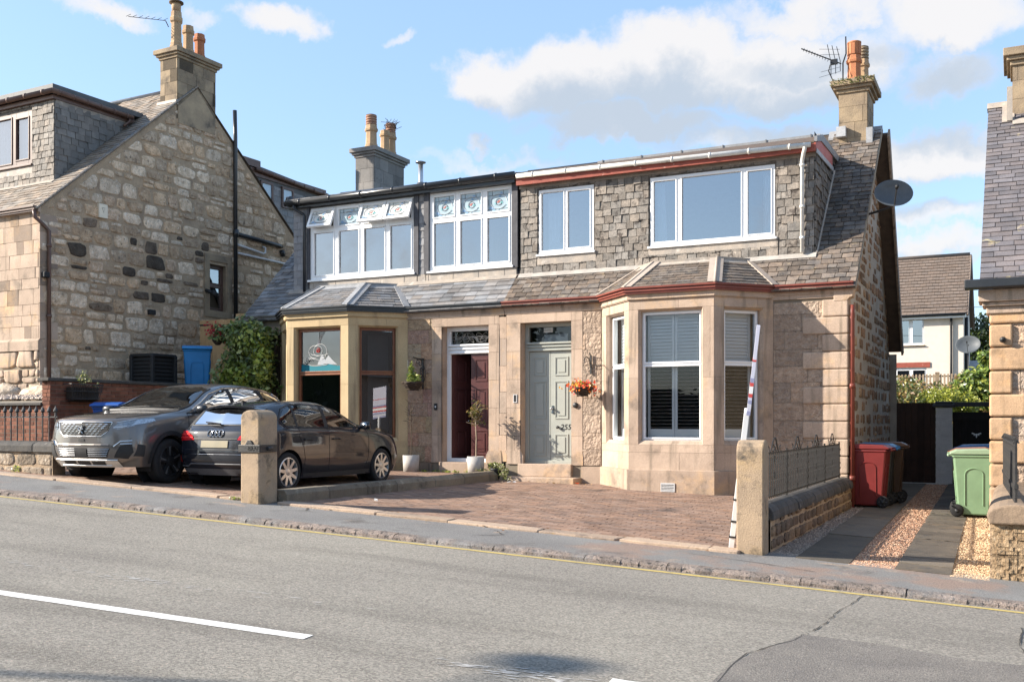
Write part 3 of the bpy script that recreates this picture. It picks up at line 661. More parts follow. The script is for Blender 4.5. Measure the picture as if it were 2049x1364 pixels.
    g = MB(); bx(g, -8.55, -7.66, .5, .55, 2.6, 3.1); fb(g, P, -8.3, -7.8, 2.72, 2.9, -.2, -.15, 2.4); build(g, 'room_lining', m_roomg, df)
    g = MB(); fb(g, P, -8.27, -8.08, 2.93, 3.02, -.058, -.05, 1.0); build(g, 'name_plate', M('pale plate', (.55, .53, .5), (.5, .48, .45), 30, .5, tint=False), df)
    g = MB(); P2 = XZ.off(w=-.245)
    for j in range(7): fb(g, P2, -8.255 + j * .023, -8.24 + j * .023, 2.955, 2.99 + .008 * (j % 2), .006, .008)
    build(g, 'plate_lettering', m_greydoor, df)
    D = XZ.off(w=-.235); mid = -8.115
    for n_, (a, b) in enumerate(((-8.572, mid - .003), (mid + .003, -7.648))):
        d = MB(); fb(d, D, a, b, .40, 2.555, -.045, 0)
        door_panels(d, D, a + .09, b - .09, [(2.0, 2.45), (1.33, 1.92) if n_ == 0 else (1.33, 1.92), (.56, 1.02)] if False else [(2.08, 2.45), (1.24, 1.98), (.52, .95)], 0)
        dl = build(d, 'door', m_greydoor, H, bevel=.003)
        h = MB()
        if n_ == 0:
            frame(h, D, -8.46, -8.24, 1.03, 1.14, .022, 0, .012); fb(h, D, -8.435, -8.265, 1.052, 1.118, 0, .006); build(h, 'letterbox', m_greydoor, dl, bevel=.003)
        else:
            lathe(h, D(-7.95, 1.08, .03), [(.02, .03), (.028, .0), (.03, -.025), (.012, -.03)], 12, axis='Y'); build(h, 'door_knob', m_iron, dl)
            h = MB(); fb(h, D, -8.085, -8.045, 1.38, 1.50, 0, .02); lathe(h, D(-8.065, 1.44, .05), [(.022, -.03), (.022, .02)], 10, axis='Y'); fb(h, D, -8.09, -8.04, 1.35, 1.38, 0, .03); build(h, 'lock', m_chrome, dl)
            text_mesh('door_number', '255', .15, D.off(-7.80, 1.08, .004), m_trim, dl, .002, .25)
    sp = MB(); fb(sp, XZ, -8.68, -7.55, .13, .372, -.3, .08); build(sp, 'doorstep', m_stone, H, bevel=.012)
    sp = MB(); fb(sp, XZ, -8.95, -7.35, -.1, .13, -.02, .42, .95); build(sp, 'lower_step', m_stone, H, bevel=.015)
    b = MB(); frame(b, XZ, -8.80, -8.72, 1.56, 1.72, .012, .016, .03, 1.0); fb(b, XZ, -8.788, -8.732, 1.572, 1.708, .016, .026, .05); build(b, 'doorbell', m_pvcw, H)
    b = MB(); lathe(b, XZ(-7.48, 1.5, .03), [(.04, .03), (.055, 0), (.05, -.02), (.02, -.03)], 14, axis='Y'); build(b, 'bell_pull', m_iron, H)
    # bay
    bay(H, [(-6.95, 0), (-6.1, -.87), (-4.58, -.87), (-3.77, 0)], m_stone, True, m_white, m_red, m_slate_b, m_hip, m_glassd)
    v = MB(); frame(v, XZ.off(w=.915), -5.5, -5.25, -.02, .13, .012, 0, .015); 
    for j in range(5): fb(v, XZ.off(w=.915), -5.488, -5.262, .0 + j * .026, .012 + j * .026, .0, .012)
    fb(v, XZ.off(w=.915), -5.488, -5.262, -.008, .118, .0, .003, .08); build(v, 'air_vent', m_pvcw, H)
    # dormer
    Dm = MB(); DP = F((0, .58, 0), (1, 0, 0)); w3 = (-8.53, -7.35, 4.52, 5.80); w4 = (-6.2, -3.86, 4.50, 5.80)
    sheet(Dm, DP, [(-8.95, 3.9), (-3.17, 3.9), (-3.17, 6.0), (-8.95, 6.0)], [w3, w4], -.004, .6)
    Hs = [(w3[0] - .03, w3[1] + .03, w3[2] - .2, w3[3] + .03), (w4[0] - .03, w4[1] + .03, w4[2] - .17, w4[3] + .03)]
    tiles(Dm, DP, [(-8.92, 4.15), (-3.18, 4.15), (-3.18, 5.86), (-8.92, 5.86)], even(4.15, 5.86, .140), (.13, .24), .012, .012, .005, .016, .028, holes=Hs, tint=slate_tint(.7, 1.22, .04), jit=.06, vj=.012)
    CP = F((-3.17, .58, 0), (0, 1, 0)); 
    sheet(Dm, CP, [(0, 4.05), (2.4, 6.2), (2.4, 6.3), (0, 6.3)], w=-.004, tint=.6)
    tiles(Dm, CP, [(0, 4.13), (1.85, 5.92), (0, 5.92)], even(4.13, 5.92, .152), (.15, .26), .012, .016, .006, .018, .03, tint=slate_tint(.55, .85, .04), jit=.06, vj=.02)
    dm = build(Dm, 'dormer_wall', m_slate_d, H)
    L_ = MB(); fb(L_, DP, w3[0] - .03, w3[1] + .05, w3[2] - .2, w3[2] - .04, 0, .022, 1.0); fb(L_, DP, w4[0] - .03, w4[1] + .03, w4[2] - .17, w4[2] - .04, 0, .022)
    fb(L_, DP, -8.95, -3.15, 5.86, 5.95, 0, .03, .75); build(L_, 'lead_apron', m_leadw, H)
    L_ = MB(); 
    ap = ROOF.off(v=rv(.58) - .13, w=.035); fb(L_, ap, -8.95, -3.13, 0, .14, -.01, .006); build(L_, 'dormer_base_flashing', M('white flashing', (.40, .37, .335), (.32, .295, .265), 5, .6, .3, 20), H)
    L_ = MB(); tube(L_, [(-3.135, .58, 4.16), (-3.135, 2.5, 6.02)], .025, 6); build(L_, 'cheek_flashing', m_leadw, H)
    rf = MB(); prism(rf, F((0, 0, 0), (0, 1, 0)), [(.40, 6.085), (.92, 6.30), (3.3, 6.36), (3.3, 6.2), (.40, 6.04)], -9.0, -3.15); ro = build(rf, 'dormer_roof', m_felt, H)
    e = MB(); bx(e, -7.4, -3.13, .90, .97, 6.28, 6.335, .8); 
    for j in range(6): bx(e, -7.3 + j * .8, -7.28 + j * .8, .885, .975, 6.285, 6.345, .5)
    prism(e, F((0, 0, 0), (0, 1, 0)), [(.42, 6.17), (.97, 6.335), (2.9, 6.39), (2.9, 6.26), (.92, 6.2), (.42, 6.08)], -3.15, -3.10, .75); build(e, 'roof_edging', m_lead, ro)
    fa = MB(); bx(fa, -8.95, -3.12, .40, .44, 5.91, 6.06); build(fa, 'fascia', m_redpeel, H)
    fa = MB(); prism(fa, F((0, 0, 0), (0, 1, 0)), [(.44, 5.97), (2.2, 6.05), (2.2, 6.25), (.9, 6.2), (.44, 6.07)], -3.14, -3.12); build(fa, 'side_fascia', m_pink, H)
    so_ = MB(); bx(so_, -8.95, -3.14, .44, .6, 5.93, 5.95); build(so_, 'soffit', m_wood, H)
    fl = MB(); prism(fl, F((0, 0, 0), (0, 1, 0)), [(.5, 5.9), (2.3, 5.96), (2.3, 6.05), (.5, 5.98)], -3.135, -3.115, 1.3); build(fl, 'side_flashing', m_lead, H)
    gt = MB(); gutter_round(gt, (-8.92, .36, 6.085), (-3.2, .36, 6.015), .045, clips=8); build(gt, 'dormer_gutter', m_whitep, H)
    dp = MB(); tube(dp, [(-3.3, .36, 6.05), (-3.3, .36, 5.95), (-3.33, .40, 5.88), (-3.37, .49, 5.76), (-3.37, .50, 5.6), (-3.37, .50, 4.17)], .036, 10)
    for z in (5.68, 4.4, 4.95): tube(dp, [(-3.37, .5, z), (-3.37, .5, z + .05)], .045, 10)
    build(dp, 'dormer_downpipe', m_whitep, H)
    x0, x1, z0, z1 = w3; mid = -7.96
    wn = window(H, DP, x0, x1, z0, z1, [(x0 + .06, mid - .03, z0 + .07, z1 - .06), (mid + .06, x1 - .08, z0 + .09, z1 - .08)], m_white, .0, m_glassb, .02, sill=.06, depth=1.6, room_mat=m_roomg)
    curtain(wn, DP, x0 + .12, x0 + .36, z0 + .1, z1 - .1, -.22, top=(x0 + .1, x0 + .42)); b = MB(); lathe(b, DP(x0 + .33, z0 + .07, -.3), [(.26, 0), (.25, .06), (.2, .13), (.1, .18), (.02, .19)], 18); build(b, 'lamp_shade', m_curtain, wn)
    x0, x1, z0, z1 = w4; a, b = -5.63, -4.43
    wn = window(H, DP, x0, x1, z0, z1, [(x0 + .07, a - .07, z0 + .08, z1 - .08), (a + .05, b - .04, z0 + .06, z1 - .06), (b + .08, x1 - .07, z0 + .08, z1 - .08)], m_white, .0, m_glassb, .02, sill=.06, depth=1.8, room_mat=m_roomg)
    curtain(wn, DP, x0 + .08, x0 + .27, z0 + .1, z1 - .1, -.22, top=(x0 + .06, x0 + .22)); curtain(wn, DP, x1 - .25, x1 - .09, z0 + .1, z1 - .1, -.22)
    # chimney
    ch = stack(H, -3.16, -2.63, 3.3, 4.2, 6.2, 7.78, 7.98, m_ashl, .15, rows=.32)
    m = MB(); bx(m, -3.24, -2.60, 3.23, 3.31, 6.56, 6.70, 1.3); bx(m, -2.64, -2.52, 3.2, 3.8, 6.62, 6.98, 1.1); bx(m, -3.2, -3.02, 3.15, 3.3, 6.85, 7.05, 1.4); build(m, 'flashing', m_lead, ch)
    mo = MB()
    for j in range(240):
        u = rnd.uniform(-3.32, -2.47); s = rnd.choice([0, 1]); p = (u, 3.14, rnd.uniform(7.88, 8.0)) if rnd.random() < .6 else (u, rnd.uniform(3.15, 4.3), 8.0)
        leaf(mo, p, (rnd.uniform(-1, 1), -1, 1), .02, (.22 * rnd.uniform(.5, 1.2), .20, .06))
    build(mo, 'moss', m_green, ch).__setitem__('kind', 'stuff')
    pot(ch, -2.92, 3.62, 7.98, .58, .135, m_terra, 'slots', m_terra); pot(ch, -2.80, 3.98, 7.98, .6, .12, m_buffpot, 'rings', m_ashl)
    return H

def left_half():
    H = empty('semi_detached_house', (-12.2, 2.5, .1), 0, 'left half of the stone semi, maroon door, grey slates, stained glass top lights', 'house')
    w = MB(); door = (-10.43, -9.35, .36, 3.11); bayh = (-14.55, -11.25, -.5, 3.5)
    sheet(w, XZ, [(-15.43, -.3), (-14.55, -.3), (-14.55, 3.45), (-15.43, 3.45)], [], -.004, .8); build(w, 'wall', m_mortar, H); w = MB(); sheet(w, XZ, [(-11.25, -.3), (-9.02, -.3), (-9.02, 3.45), (-11.25, 3.45)], [door], -.004, .8)
    build(w, 'wall', m_mortar, H); w = MB(); sheet(w, F((-15.43, 0, 0), (0, -1, 0)), [(-6.5, -.3), (0, -.3), (0, 3.4), (-RIDGE_Y, 6.95), (-6.5, 2.6)], tint=.8); build(w, 'gable_wall', m_mortar, H)
    f = MB(); facade_blocks(f, -11.24, -9.03, .36, 3.29, [(-10.665, -9.0, .3, 3.3)], tn=lambda: tuple(rnd.uniform(.8, 1.0) * c for c in (1.06, .96, .9))); build(f, 'rough_stonework', m_rock, H); f = MB(); facade_blocks(f, -15.4, -14.56, .2, 3.3, []); build(f, 'rough_stonework', m_rock, H)
    s = MB(); tn = lambda: rnd.uniform(.9, 1.05)
    tiles(s, XZ, [(-9.35, .36), (-9.12, .36), (-9.12, 3.29), (-9.35, 3.29)], even(.36, 3.11, .52) + [(3.11, 3.29)], (.5, .6), .005, .018, .002, tint=tn)
    tiles(s, XZ, [(-10.66, .36), (-10.43, .36), (-10.43, 3.29), (-10.66, 3.29)], even(.36, 3.11, .52) + [(3.11, 3.29)], (.5, .6), .005, .018, .002, tint=tn)
    tiles(s, XZ, [(-10.43, 3.11), (-9.35, 3.11), (-9.35, 3.29), (-10.43, 3.29)], [(3.11, 3.29)], (2, 2.1), .003, .018, 0)
    facade_blocks(s, -9.115, -8.955, .4, 3.25, [], wr=(.3, .4), lo=.4, hi=.55)
    reveal(s, XZ, door, .32, .018, .95)
    e = MB(); fb(e, XZ, -11.27, -9.0, 3.29, 3.36, -.01, .03, 1.0); fb(e, XZ, -11.27, -9.0, 3.36, 3.44, -.01, .05, .97); build(e, 'frieze', m_stone, H)
    e = MB(); fb(e, XZ, -11.24, -10.66, -.3, .34, -.01, .035, .6); build(e, 'plinth', m_stone, H)
    for c in (-9.08, -10.58): prism(s, XZ, [(c - (.33 if c > -10 else .09), .36), (c + .02, .36), (c + .02, .52), (c + .0, .62), (c - (.27 if c > -10 else .08), .62), (c - (.33 if c > -10 else .09), .52)], .0, .026, .95)
    build(s, 'door_surround', m_stone, H)
    roof_half(H, -15.6, -9.0, -1, m_slate_g)
    
    for a, b in ((-15.6, -14.52), (-11.2, -9.02)): gt = MB(); ogee(gt, [(a, -.05), (b, -.05)], 3.42); build(gt, 'eaves_gutter', m_black, H)
    # door: white frame, leaded fanlight, maroon leaves, the left one standing open
    fr = MB(); P = XZ.off(w=-.20); frame(fr, P, -10.43, -9.35, .36, 3.11, .085, -.09, 0); fb(fr, P, -10.345, -9.435, 2.56, 2.76, -.08, 0)
    fb(fr, P, -10.38, -9.40, 2.72, 2.755, 0, .05); fb(fr, P, -10.38, -9.40, 2.65, 2.68, 0, .03); fb(fr, P, -10.38, -9.40, 2.57, 2.60, 0, .02)
    df = build(fr, 'door_frame', m_white, H, bevel=.005)
    g = MB(); g.add([P(-10.345, 2.76, -.06), P(-9.435, 2.76, -.06), P(-9.435, 3.03, -.06), P(-10.345, 3.03, -.06)], [(0, 1, 2, 3)]); build(g, 'fanlight', m_glassd, df)
    g = MB()
    for j in range(9):
        c = -10.3 + j * .1
        for k in range(2): r = .06 + .02 * k; tube(g, [P(c + r * math.cos(t * .7), 2.89 + (.5 + k * .5) * r * 1.2 * math.sin(t * .7 + j), -.05) for t in range(9)], .003, 4)
    tube(g, [P(-10.34, 2.9, -.05), P(-9.44, 2.9, -.05)], .003, 4); build(g, 'leadwork', m_alloy, df)
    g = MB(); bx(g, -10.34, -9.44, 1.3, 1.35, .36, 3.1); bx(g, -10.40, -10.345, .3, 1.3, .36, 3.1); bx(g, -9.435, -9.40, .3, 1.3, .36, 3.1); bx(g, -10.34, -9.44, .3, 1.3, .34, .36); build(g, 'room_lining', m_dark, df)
    D = XZ.off(w=-.235)
    d = MB(); fb(d, D, -9.885, -9.438, .40, 2.555, -.045, 0); door_panels(d, D, -9.79, -9.50, [(2.0, 2.45), (1.16, 1.86), (.52, 1.02)], 0); build(d, 'door', m_maroon, H, bevel=.003)
    d = MB(); ang = rad(62); D2 = F((-10.34, .24, 0), (math.cos(ang), math.sin(ang), 0)); fb(d, D2, 0, .45, .40, 2.555, -.045, 0); door_panels(d, D2, .09, .36, [(2.0, 2.45), (1.16, 1.86), (.52, 1.02)], 0)
    lf = build(d, 'door', m_maroon, H, bevel=.003, label='open left leaf of the maroon door'); h = MB(); lathe(h, D2(.40, 1.2, .03), [(.012, .03), (.03, 0), (.012, -.03)], 10, axis='Y'); build(h, 'door_knob', m_chrome, lf)
    sp = MB(); fb(sp, XZ, -10.46, -9.30, .1, .372, -.3, .08, .8); build(sp, 'doorstep', m_stone, H, bevel=.012)
    b = MB(); fb(b, XZ, -10.60, -10.53, 1.42, 1.56, .01, .035, 1.0); lathe(b, XZ(-10.565, 1.49, .036), [(.018, .005), (.018, -.008)], 10, 30.0, axis='Y'); build(b, 'doorbell', m_trim, H)
    bay(H, [(-14.23, 0), (-13.40, -.87), (-12.12, -.87), (-11.25, 0)] if False else [(-14.55, 0), (-13.68, -.87), (-12.12, -.87), (-11.25, 0)], m_yel, False, m_wood, m_black, m_slate_g, m_lead, m_glassl)
    # dormer
    DP = F((0, .58, 0), (1, 0, 0)); w1 = (-14.2, -11.45, 4.36, 5.97); w2 = (-11.07, -9.12, 4.35, 5.99)
    Dm = MB(); sheet(Dm, DP, [(-14.66, 3.9), (-9.0, 3.9), (-9.0, 6.03), (-14.66, 6.03)], [w1, w2], -.004, .5); sheet(Dm, F((-14.66, .58, 0), (0, -1, 0)), [(-2.4, 6.3), (-2.4, 6.0), (0, 3.9), (0, 6.3)], w=0, tint=.6)
    tiles(Dm, DP, [(-14.66, 4.12), (-14.27, 4.12), (-14.27, 6.0), (-14.66, 6.0)], even(4.12, 6.0, .157), (.19, .21), .006, .01, .002, .012, .02, tint=slate_tint(.9, 1.15, .02), stag=1)
    tiles(Dm, DP, [(-11.33, 4.3), (-11.19, 4.3), (-11.19, 6.0), (-11.33, 6.0)], even(4.3, 6.0, .157), (.19, .21), .006, .01, .002, .012, .02, tint=slate_tint(.8, 1.1, .02), stag=1); dm = build(Dm, 'dormer_wall', m_slate_h, H)
    mt = M('dark painted timber', (.075, .075, .085), (.05, .05, .058), 9, .6, .3, 40)
    for a, b in ((-14.26, -14.205), (-11.445, -11.33), (-11.19, -11.075), (-9.115, -8.985)): tb = MB(); fb(tb, DP, a, b, 4.3, 6.0, 0, .045); build(tb, 'timber_post', mt, H)
    L_ = MB(); fb(L_, DP, -14.2, -11.38, 4.08, 4.31, .0, .025); fb(L_, DP, -11.15, -9.02, 4.1, 4.30, .0, .025); fb(L_, DP, -11.36, -11.17, 4.12, 4.32, .0, .02, .9)
    for j in range(9): fb(L_, DP, -14.1 + j * .6, -14.09 + j * .6, 4.1, 4.3, .025, .03, .8)
    build(L_, 'lead_apron', m_leadw, H)
    L_ = MB(); ap = ROOF.off(v=rv(.58) - .12, w=.03); fb(L_, ap, -14.75, -9.0, 0, .13, -.01, .006, .9); build(L_, 'dormer_base_flashing', m_leadw, H)
    rf = MB(); prism(rf, F((0, 0, 0), (0, 1, 0)), [(.38, 6.14), (.95, 6.27), (3.3, 6.34), (3.3, 6.2), (.38, 6.06)], -14.75, -9.0); ro = build(rf, 'dormer_roof', m_slate_g, H)
    rs = MB(); P = F((0, .36, 6.15), (1, 0, 0), (0, .57, .13)); tiles(rs, P, [(-14.76, 0), (-9.0, 0), (-9.0, .6), (-14.76, .6)], even(0, .6, .15), (.2, .3), .006, .01, .002, .014, .03, tint=slate_tint(.8, 1.2, .03), stag=1, jit=.02); build(rs, 'roof_slates', m_slate_g, ro)
    lp = MB(); prism(lp, F((0, 0, 0), (0, 1, 0)), [(.97, 6.24), (1.05, 6.36), (2.9, 6.44), (2.9, 6.3)], -9.0, -7.3); build(lp, 'roof_edging', m_black, ro)
    fa = MB(); bx(fa, -14.74, -9.0, .43, .46, 5.99, 6.08); bx(fa, -14.74, -9.0, .46, .6, 5.99, 6.01); build(fa, 'fascia', m_black, H)
    gt = MB(); gutter_round(gt, (-14.74, .36, 6.09), (-8.97, .36, 6.13), .06, clips=7); lathe(gt, (-14.72, .5, 6.2), [(.0, -.05), (.085, -.05), (.085, .05), (.0, .05)], 14, axis='X'); build(gt, 'dormer_gutter', m_black, H)
    dp = MB(); tube(dp, [(-14.5, .37, 6.06), (-14.5, .37, 5.96), (-14.34, .5, 5.84), (-14.31, .5, 5.8), (-14.31, .5, 4.1)], .033, 10); build(dp, 'dormer_downpipe', m_black, H)
    def lead_design(mb, P, u0, u1, v0, v1, w, mi):
        W_, H_ = u1 - u0, v1 - v0; X = lambda a: u0 + a * W_; Y = lambda a: v0 + a * H_
        for y in (.12, .78): tube(mb, [P(X(0), Y(y), w), P(X(1), Y(y), w)], .0035, 4, (.10, .10, .11), mi)
        for x, a, b in ((.5, 0, .12), (.2, .78, 1), (.72, .78, 1), (.03, .3, .6)): tube(mb, [P(X(x), Y(a), w), P(X(x), Y(b), w)], .0035, 4, (.10, .10, .11), mi)
        tube(mb, [P(X(.5 + .38 * math.cos(t * .36)), Y(.48 + .36 * math.sin(t * .36)), w) for t in range(17)], .006, 4, (.55, .57, .6), mi)
        tube(mb, [P(X(.5 + .14 * math.cos(t * .5)), Y(.45 + .16 * math.sin(t * .5)), w) for t in range(13)], .005, 4, (.12, .11, .12), mi)
        for (x, y, r, c) in ((.47, .45, .032, (.45, .14, .11)), (.52, .5, .028, (.4, .14, .12)), (.36, .38, .032, (.16, .42, .45)), (.63, .42, .038, (.15, .42, .42)), (.62, .85, .05, (.20, .34, .52)), (.55, .72, .038, (.2, .34, .5)), (.15, .18, .05, (.2, .33, .5)), (.28, .1, .042, (.22, .36, .5)), (.1, .05, .03, (.4, .48, .54))):
            n = 7; ph = rnd.uniform(0, 6); mb.add([P(X(x) + r * math.cos(ph + 6.283 * j / n) * rnd.uniform(.5, 1.1), Y(y) + r * .8 * math.sin(ph + 6.283 * j / n) * rnd.uniform(.5, 1.1), w - .002) for j in range(n)], [tuple(range(n))], c, mi)
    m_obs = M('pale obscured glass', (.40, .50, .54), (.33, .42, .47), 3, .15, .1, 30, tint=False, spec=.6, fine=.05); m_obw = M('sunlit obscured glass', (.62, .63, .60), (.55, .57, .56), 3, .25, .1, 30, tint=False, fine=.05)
    m_lg = M('coloured glass lead', (1, 1, 1), None, 5, .35, tint=True, fine=0, spec=.5)
    for (u0, u1, v0, v1), n, opens, vm in ((w1, 4, (0, 2, 3), 5.47), (w2, 3, (), 5.42)):
        cw = (u1 - u0 - .04) / n; cells = []; ups = []
        for j in range(n):
            a = u0 + .02 + j * cw; cells.append((a + .085, a + cw - .06, v0 + .1, vm - .07)); ups.append((a + .085, a + cw - .06, vm + .06, v1 - .085))
        wn = window(H, DP, u0, u1, v0, v1, cells + ups, m_white, .0, m_glass, .025, sill=.07, depth=1.5, room_mat=m_roomg)
        # glass only below; the top lights are coloured sashes
        for o in wn.children:
            if o.name.startswith('pane'):
                g = MB()
                for a, b, c, d in cells: g.add([DP(a, c, -.03), DP(b, c, -.03), DP(b, d, -.03), DP(a, d, -.03)], [(0, 1, 2, 3)])
                g2 = MB()
                for a, b, c, d in [q for j, q in enumerate(ups) if j not in opens]: g2.add([DP(a, c, -.032), DP(b, c, -.032), DP(b, d, -.032), DP(a, d, -.032)], [(0, 1, 2, 3)])
                build(g2, 'obscured_pane', m_obs, wn)
                bpy.data.objects.remove(o); build(g, 'pane', m_glass, wn); break
        for j, (a, b, c, d) in enumerate(ups):
            th = rad(24 if j in opens else 0); e = .055
            O = DP(a - e, d + e, .02); V = Vector((0, -math.sin(th), -math.cos(th))); SP = F(O, (1, 0, 0), -V)      # hinged at the top
            hh = d - c + 2 * e; ww = b - a + 2 * e
            sm = MB()
            if j in opens: frame(sm, SP, 0, ww, -hh, 0, e, -.045, .012); sm.add([SP(e, -hh + e, -.02), SP(ww - e, -hh + e, -.02), SP(ww - e, -e, -.02), SP(e, -e, -.02)], [(0, 1, 2, 3)], 1, 1)
            lead_design(sm, SP, e, ww - e, -hh + e, -e, -.012 if j in opens else -.045, 2)
            if j not in opens: fb(sm, SP, .12, ww - .12, .0, .018, -.01, .004, .95)
            build(sm, 'sash' if j in opens else 'leadwork', [m_white, m_obw, m_lg], wn, bevel=0)
        if n == 3:
            curtain(wn, DP, u0 + .12, u0 + .36, v0 + .12, vm - .1, -.2, M('blue curtain', (.12, .2, .34), (.3, .33, .12), 1.2, .9, tint=False), name='curtain')
            for (x, h_, r, c) in ((u0 + .2, .14, .09, (.05, .3, .4)), (u0 + .5, .13, .07, (.1, .42, .5)), (u0 + .62, .09, .04, (.5, .42, .35)), (u0 + .95, .1, .05, (.5, .5, .5))):
                b = MB(); lathe(b, DP(x, v0 + .09, -.16), [(r * .6, 0), (r, h_ * .3), (r * .8, h_ * .7), (r * .2, h_), (.01, h_ * 1.15)], 12, c); build(b, 'ornament', m_petal, wn)
            b = MB(); lathe(b, DP(u1 - .30, v0 + .1, -.25), [(.14, 0), (.15, .3), (.14, .42), (.06, .58), (.05, .7), (.02, .72)], 14, .35); build(b, 'hanging_coat', m_dark, wn)
    ch = stack(H, -15.42, -14.85, 4.05, 5.45, 6.0, 8.1, 8.29, m_chim, .13, rows=.33)
    pot(ch, -15.13, 4.33, 8.29, .66, .15, m_buffpot, 'rings', m_pinkpot); pot(ch, -15.05, 4.85, 8.29, .64, .125, m_buffpot); pot(ch, -15.1, 5.2, 8.29, .66, .14, m_buffpot, 'rings', m_pinkpot)
    b = MB()
    for j in range(60):
        t = j * .6; a = Vector((-15.05 + .13 * math.cos(t), 5.15 + .13 * math.sin(t), 9.12 + rnd.uniform(-.06, .12))); tube(b, [a, a + Vector((rnd.uniform(-.14, .14), rnd.uniform(-.14, .14), rnd.uniform(-.06, .1)))], .006, 4, rnd.uniform(.6, 2))
    build(b, 'bird_nest', m_basket, ch)
    b = MB(); lathe(b, (-12.79, 3.0, 6.3), [(.06, 0), (.06, 1.08)], 12); lathe(b, (-12.79, 3.0, 7.38), [(.04, 0), (.12, .01), (.13, .03), (.03, .06)], 12, .4); lathe(b, (-12.79, 3, 6.3), [(.09, 0), (.09, .62)], 12, .6); build(b, 'flue_pipe', m_alloy, H)
    return H
right_half(); left_half()

# ------------------------------------------------------------------ ground levels
def zr(x, y): return -.5 - .055 * x - .004 * y
def zp(x, y): return zr(x, y) + .06
def yk(x): return -7.72 + .076 * x          # kerb line
def yb(x): return -6.4 + .05 * x            # back of the pavement
def interp(x, a):
    if x <= a[0][0]: return a[0][1]
    for (x0, y0), (x1, y1) in zip(a, a[1:]):
        if x <= x1: return y0 + (y1 - y0) * (x - x0) / (x1 - x0)
    return a[-1][1]
HZ = [(-20, .48), (-15.5, .36), (-12, .20), (-9.3, .15), (-9.0, .06), (-7.5, .03), (-4.6, -.03), (-2.6, -.12)]
def zd(x, y):
    t = min(1, max(0, (y - yb(x)) / (-yb(x)))); a = zp(x, yb(x)); h = interp(x, HZ)
    if x < -9.05: a = min(a, .125 + .062 * (-9.3 - x))
    return a + (h - a) * t
def zg(x, y): t = min(1.1, max(-.1, (y + 6.4) / 13.2)); a = zp(x, -6.4); return a + (-.22 - a) * t
def hill(x, y):
    z = zr(x, min(y, 0)) - .35
    if y > 9: z = -.6 + (y - 9) * .075 if y < 40 else 1.75 + (y - 40) * .02
    if x < -17 and y > -4: z = max(z, .2)
    return z
def grid(name, xs, ys, fz, mat, label=None, **k):
    mb = MB(); n = len(xs); mb.add([(x, y, fz(x, y)) for y in ys for x in xs], [(j * n + i, j * n + i + 1, (j + 1) * n + i + 1, (j + 1) * n + i) for j in range(len(ys) - 1) for i in range(n - 1)])
    return build(mb, name, mat, **k)
def lin(a, b, n): return [a + (b - a) * i / n for i in range(n + 1)]

def road_material():
    m = M('worn asphalt', (.285, .262, .222), (.24, .22, .19), .35, .92, .9, 150, tint=False, spec=.2, fine=0)
    nt = m.node_tree; N = nt.nodes; L = nt.links; b = N['Principled BSDF']; col = b.inputs['Base Color'].links[0].from_socket
    tc = N.new('ShaderNodeTexCoord'); mp = N.new('ShaderNodeMapping'); mp.inputs['Rotation'].default_value = (0, 0, rad(-6.5)); L.new(tc.outputs['Object'], mp.inputs[0])
    def mix(f, a, c, mode='MIX'):
        n = N.new('ShaderNodeMix'); n.data_type = 'RGBA'; n.blend_type = mode
        for s, x in ((n.inputs[0], f), (n.inputs[6], a), (n.inputs[7], c)):
            if isinstance(x, (int, float)): s.default_value = x
            elif isinstance(x, tuple): s.default_value = (*x, 1)
            else: L.new(x, s)
        return n.outputs[2]
    def noise(v, s, d=4, rg=.55): n = N.new('ShaderNodeTexNoise'); n.inputs['Scale'].default_value = s; n.inputs['Detail'].default_value = d; n.inputs['Roughness'].default_value = rg; L.new(v, n.inputs['Vector']); return n.outputs['Fac']
    def rng(f, a, c, o0=0, o1=1): n = N.new('ShaderNodeMapRange'); n.inputs[1].default_value = a; n.inputs[2].default_value = c; n.inputs[3].default_value = o0; n.inputs[4].default_value = o1; L.new(f, n.inputs[0]); return n.outputs[0]
    # aggregate: light and dark chips
    vo = N.new('ShaderNodeTexVoronoi'); vo.inputs['Scale'].default_value = 75; L.new(tc.outputs['Object'], vo.inputs['Vector'])
    sx = N.new('ShaderNodeSeparateColor'); L.new(vo.outputs['Color'], sx.inputs[0])
    chips = rng(sx.outputs[0], 0, 1, .66, 1.30); cc = N.new('ShaderNodeCombineColor')
    for i in range(3): L.new(chips, cc.inputs[i])
    col = mix(1.0, col, cc.outputs[0], 'MULTIPLY'); col = mix(rng(sx.outputs[1], .955, .97, 0, .7), col, (.42, .36, .30))
    # stripes of open, darker texture along the wheel tracks
    st = N.new('ShaderNodeMapping'); st.inputs['Scale'].default_value = (.16, 1.1, 1); L.new(mp.outputs[0], st.inputs[0])
    s1 = noise(st.outputs[0], 1.15, 5, .6); grain = noise(tc.outputs['Object'], 60, 3, .7)
    ml = N.new('ShaderNodeMath'); ml.operation = 'MULTIPLY'; L.new(rng(s1, .50, .64, 0, 1), ml.inputs[0]); L.new(rng(grain, .40, .62, .1, 1), ml.inputs[1])
    col = mix(rng(ml.outputs[0], 0, 1, 0, .62), col, (.10, .09, .078))
    # scraps of an old white line
    sp = N.new('ShaderNodeSeparateXYZ'); L.new(mp.outputs[0], sp.inputs[0])
    L.new(col, b.inputs['Base Color']); return m
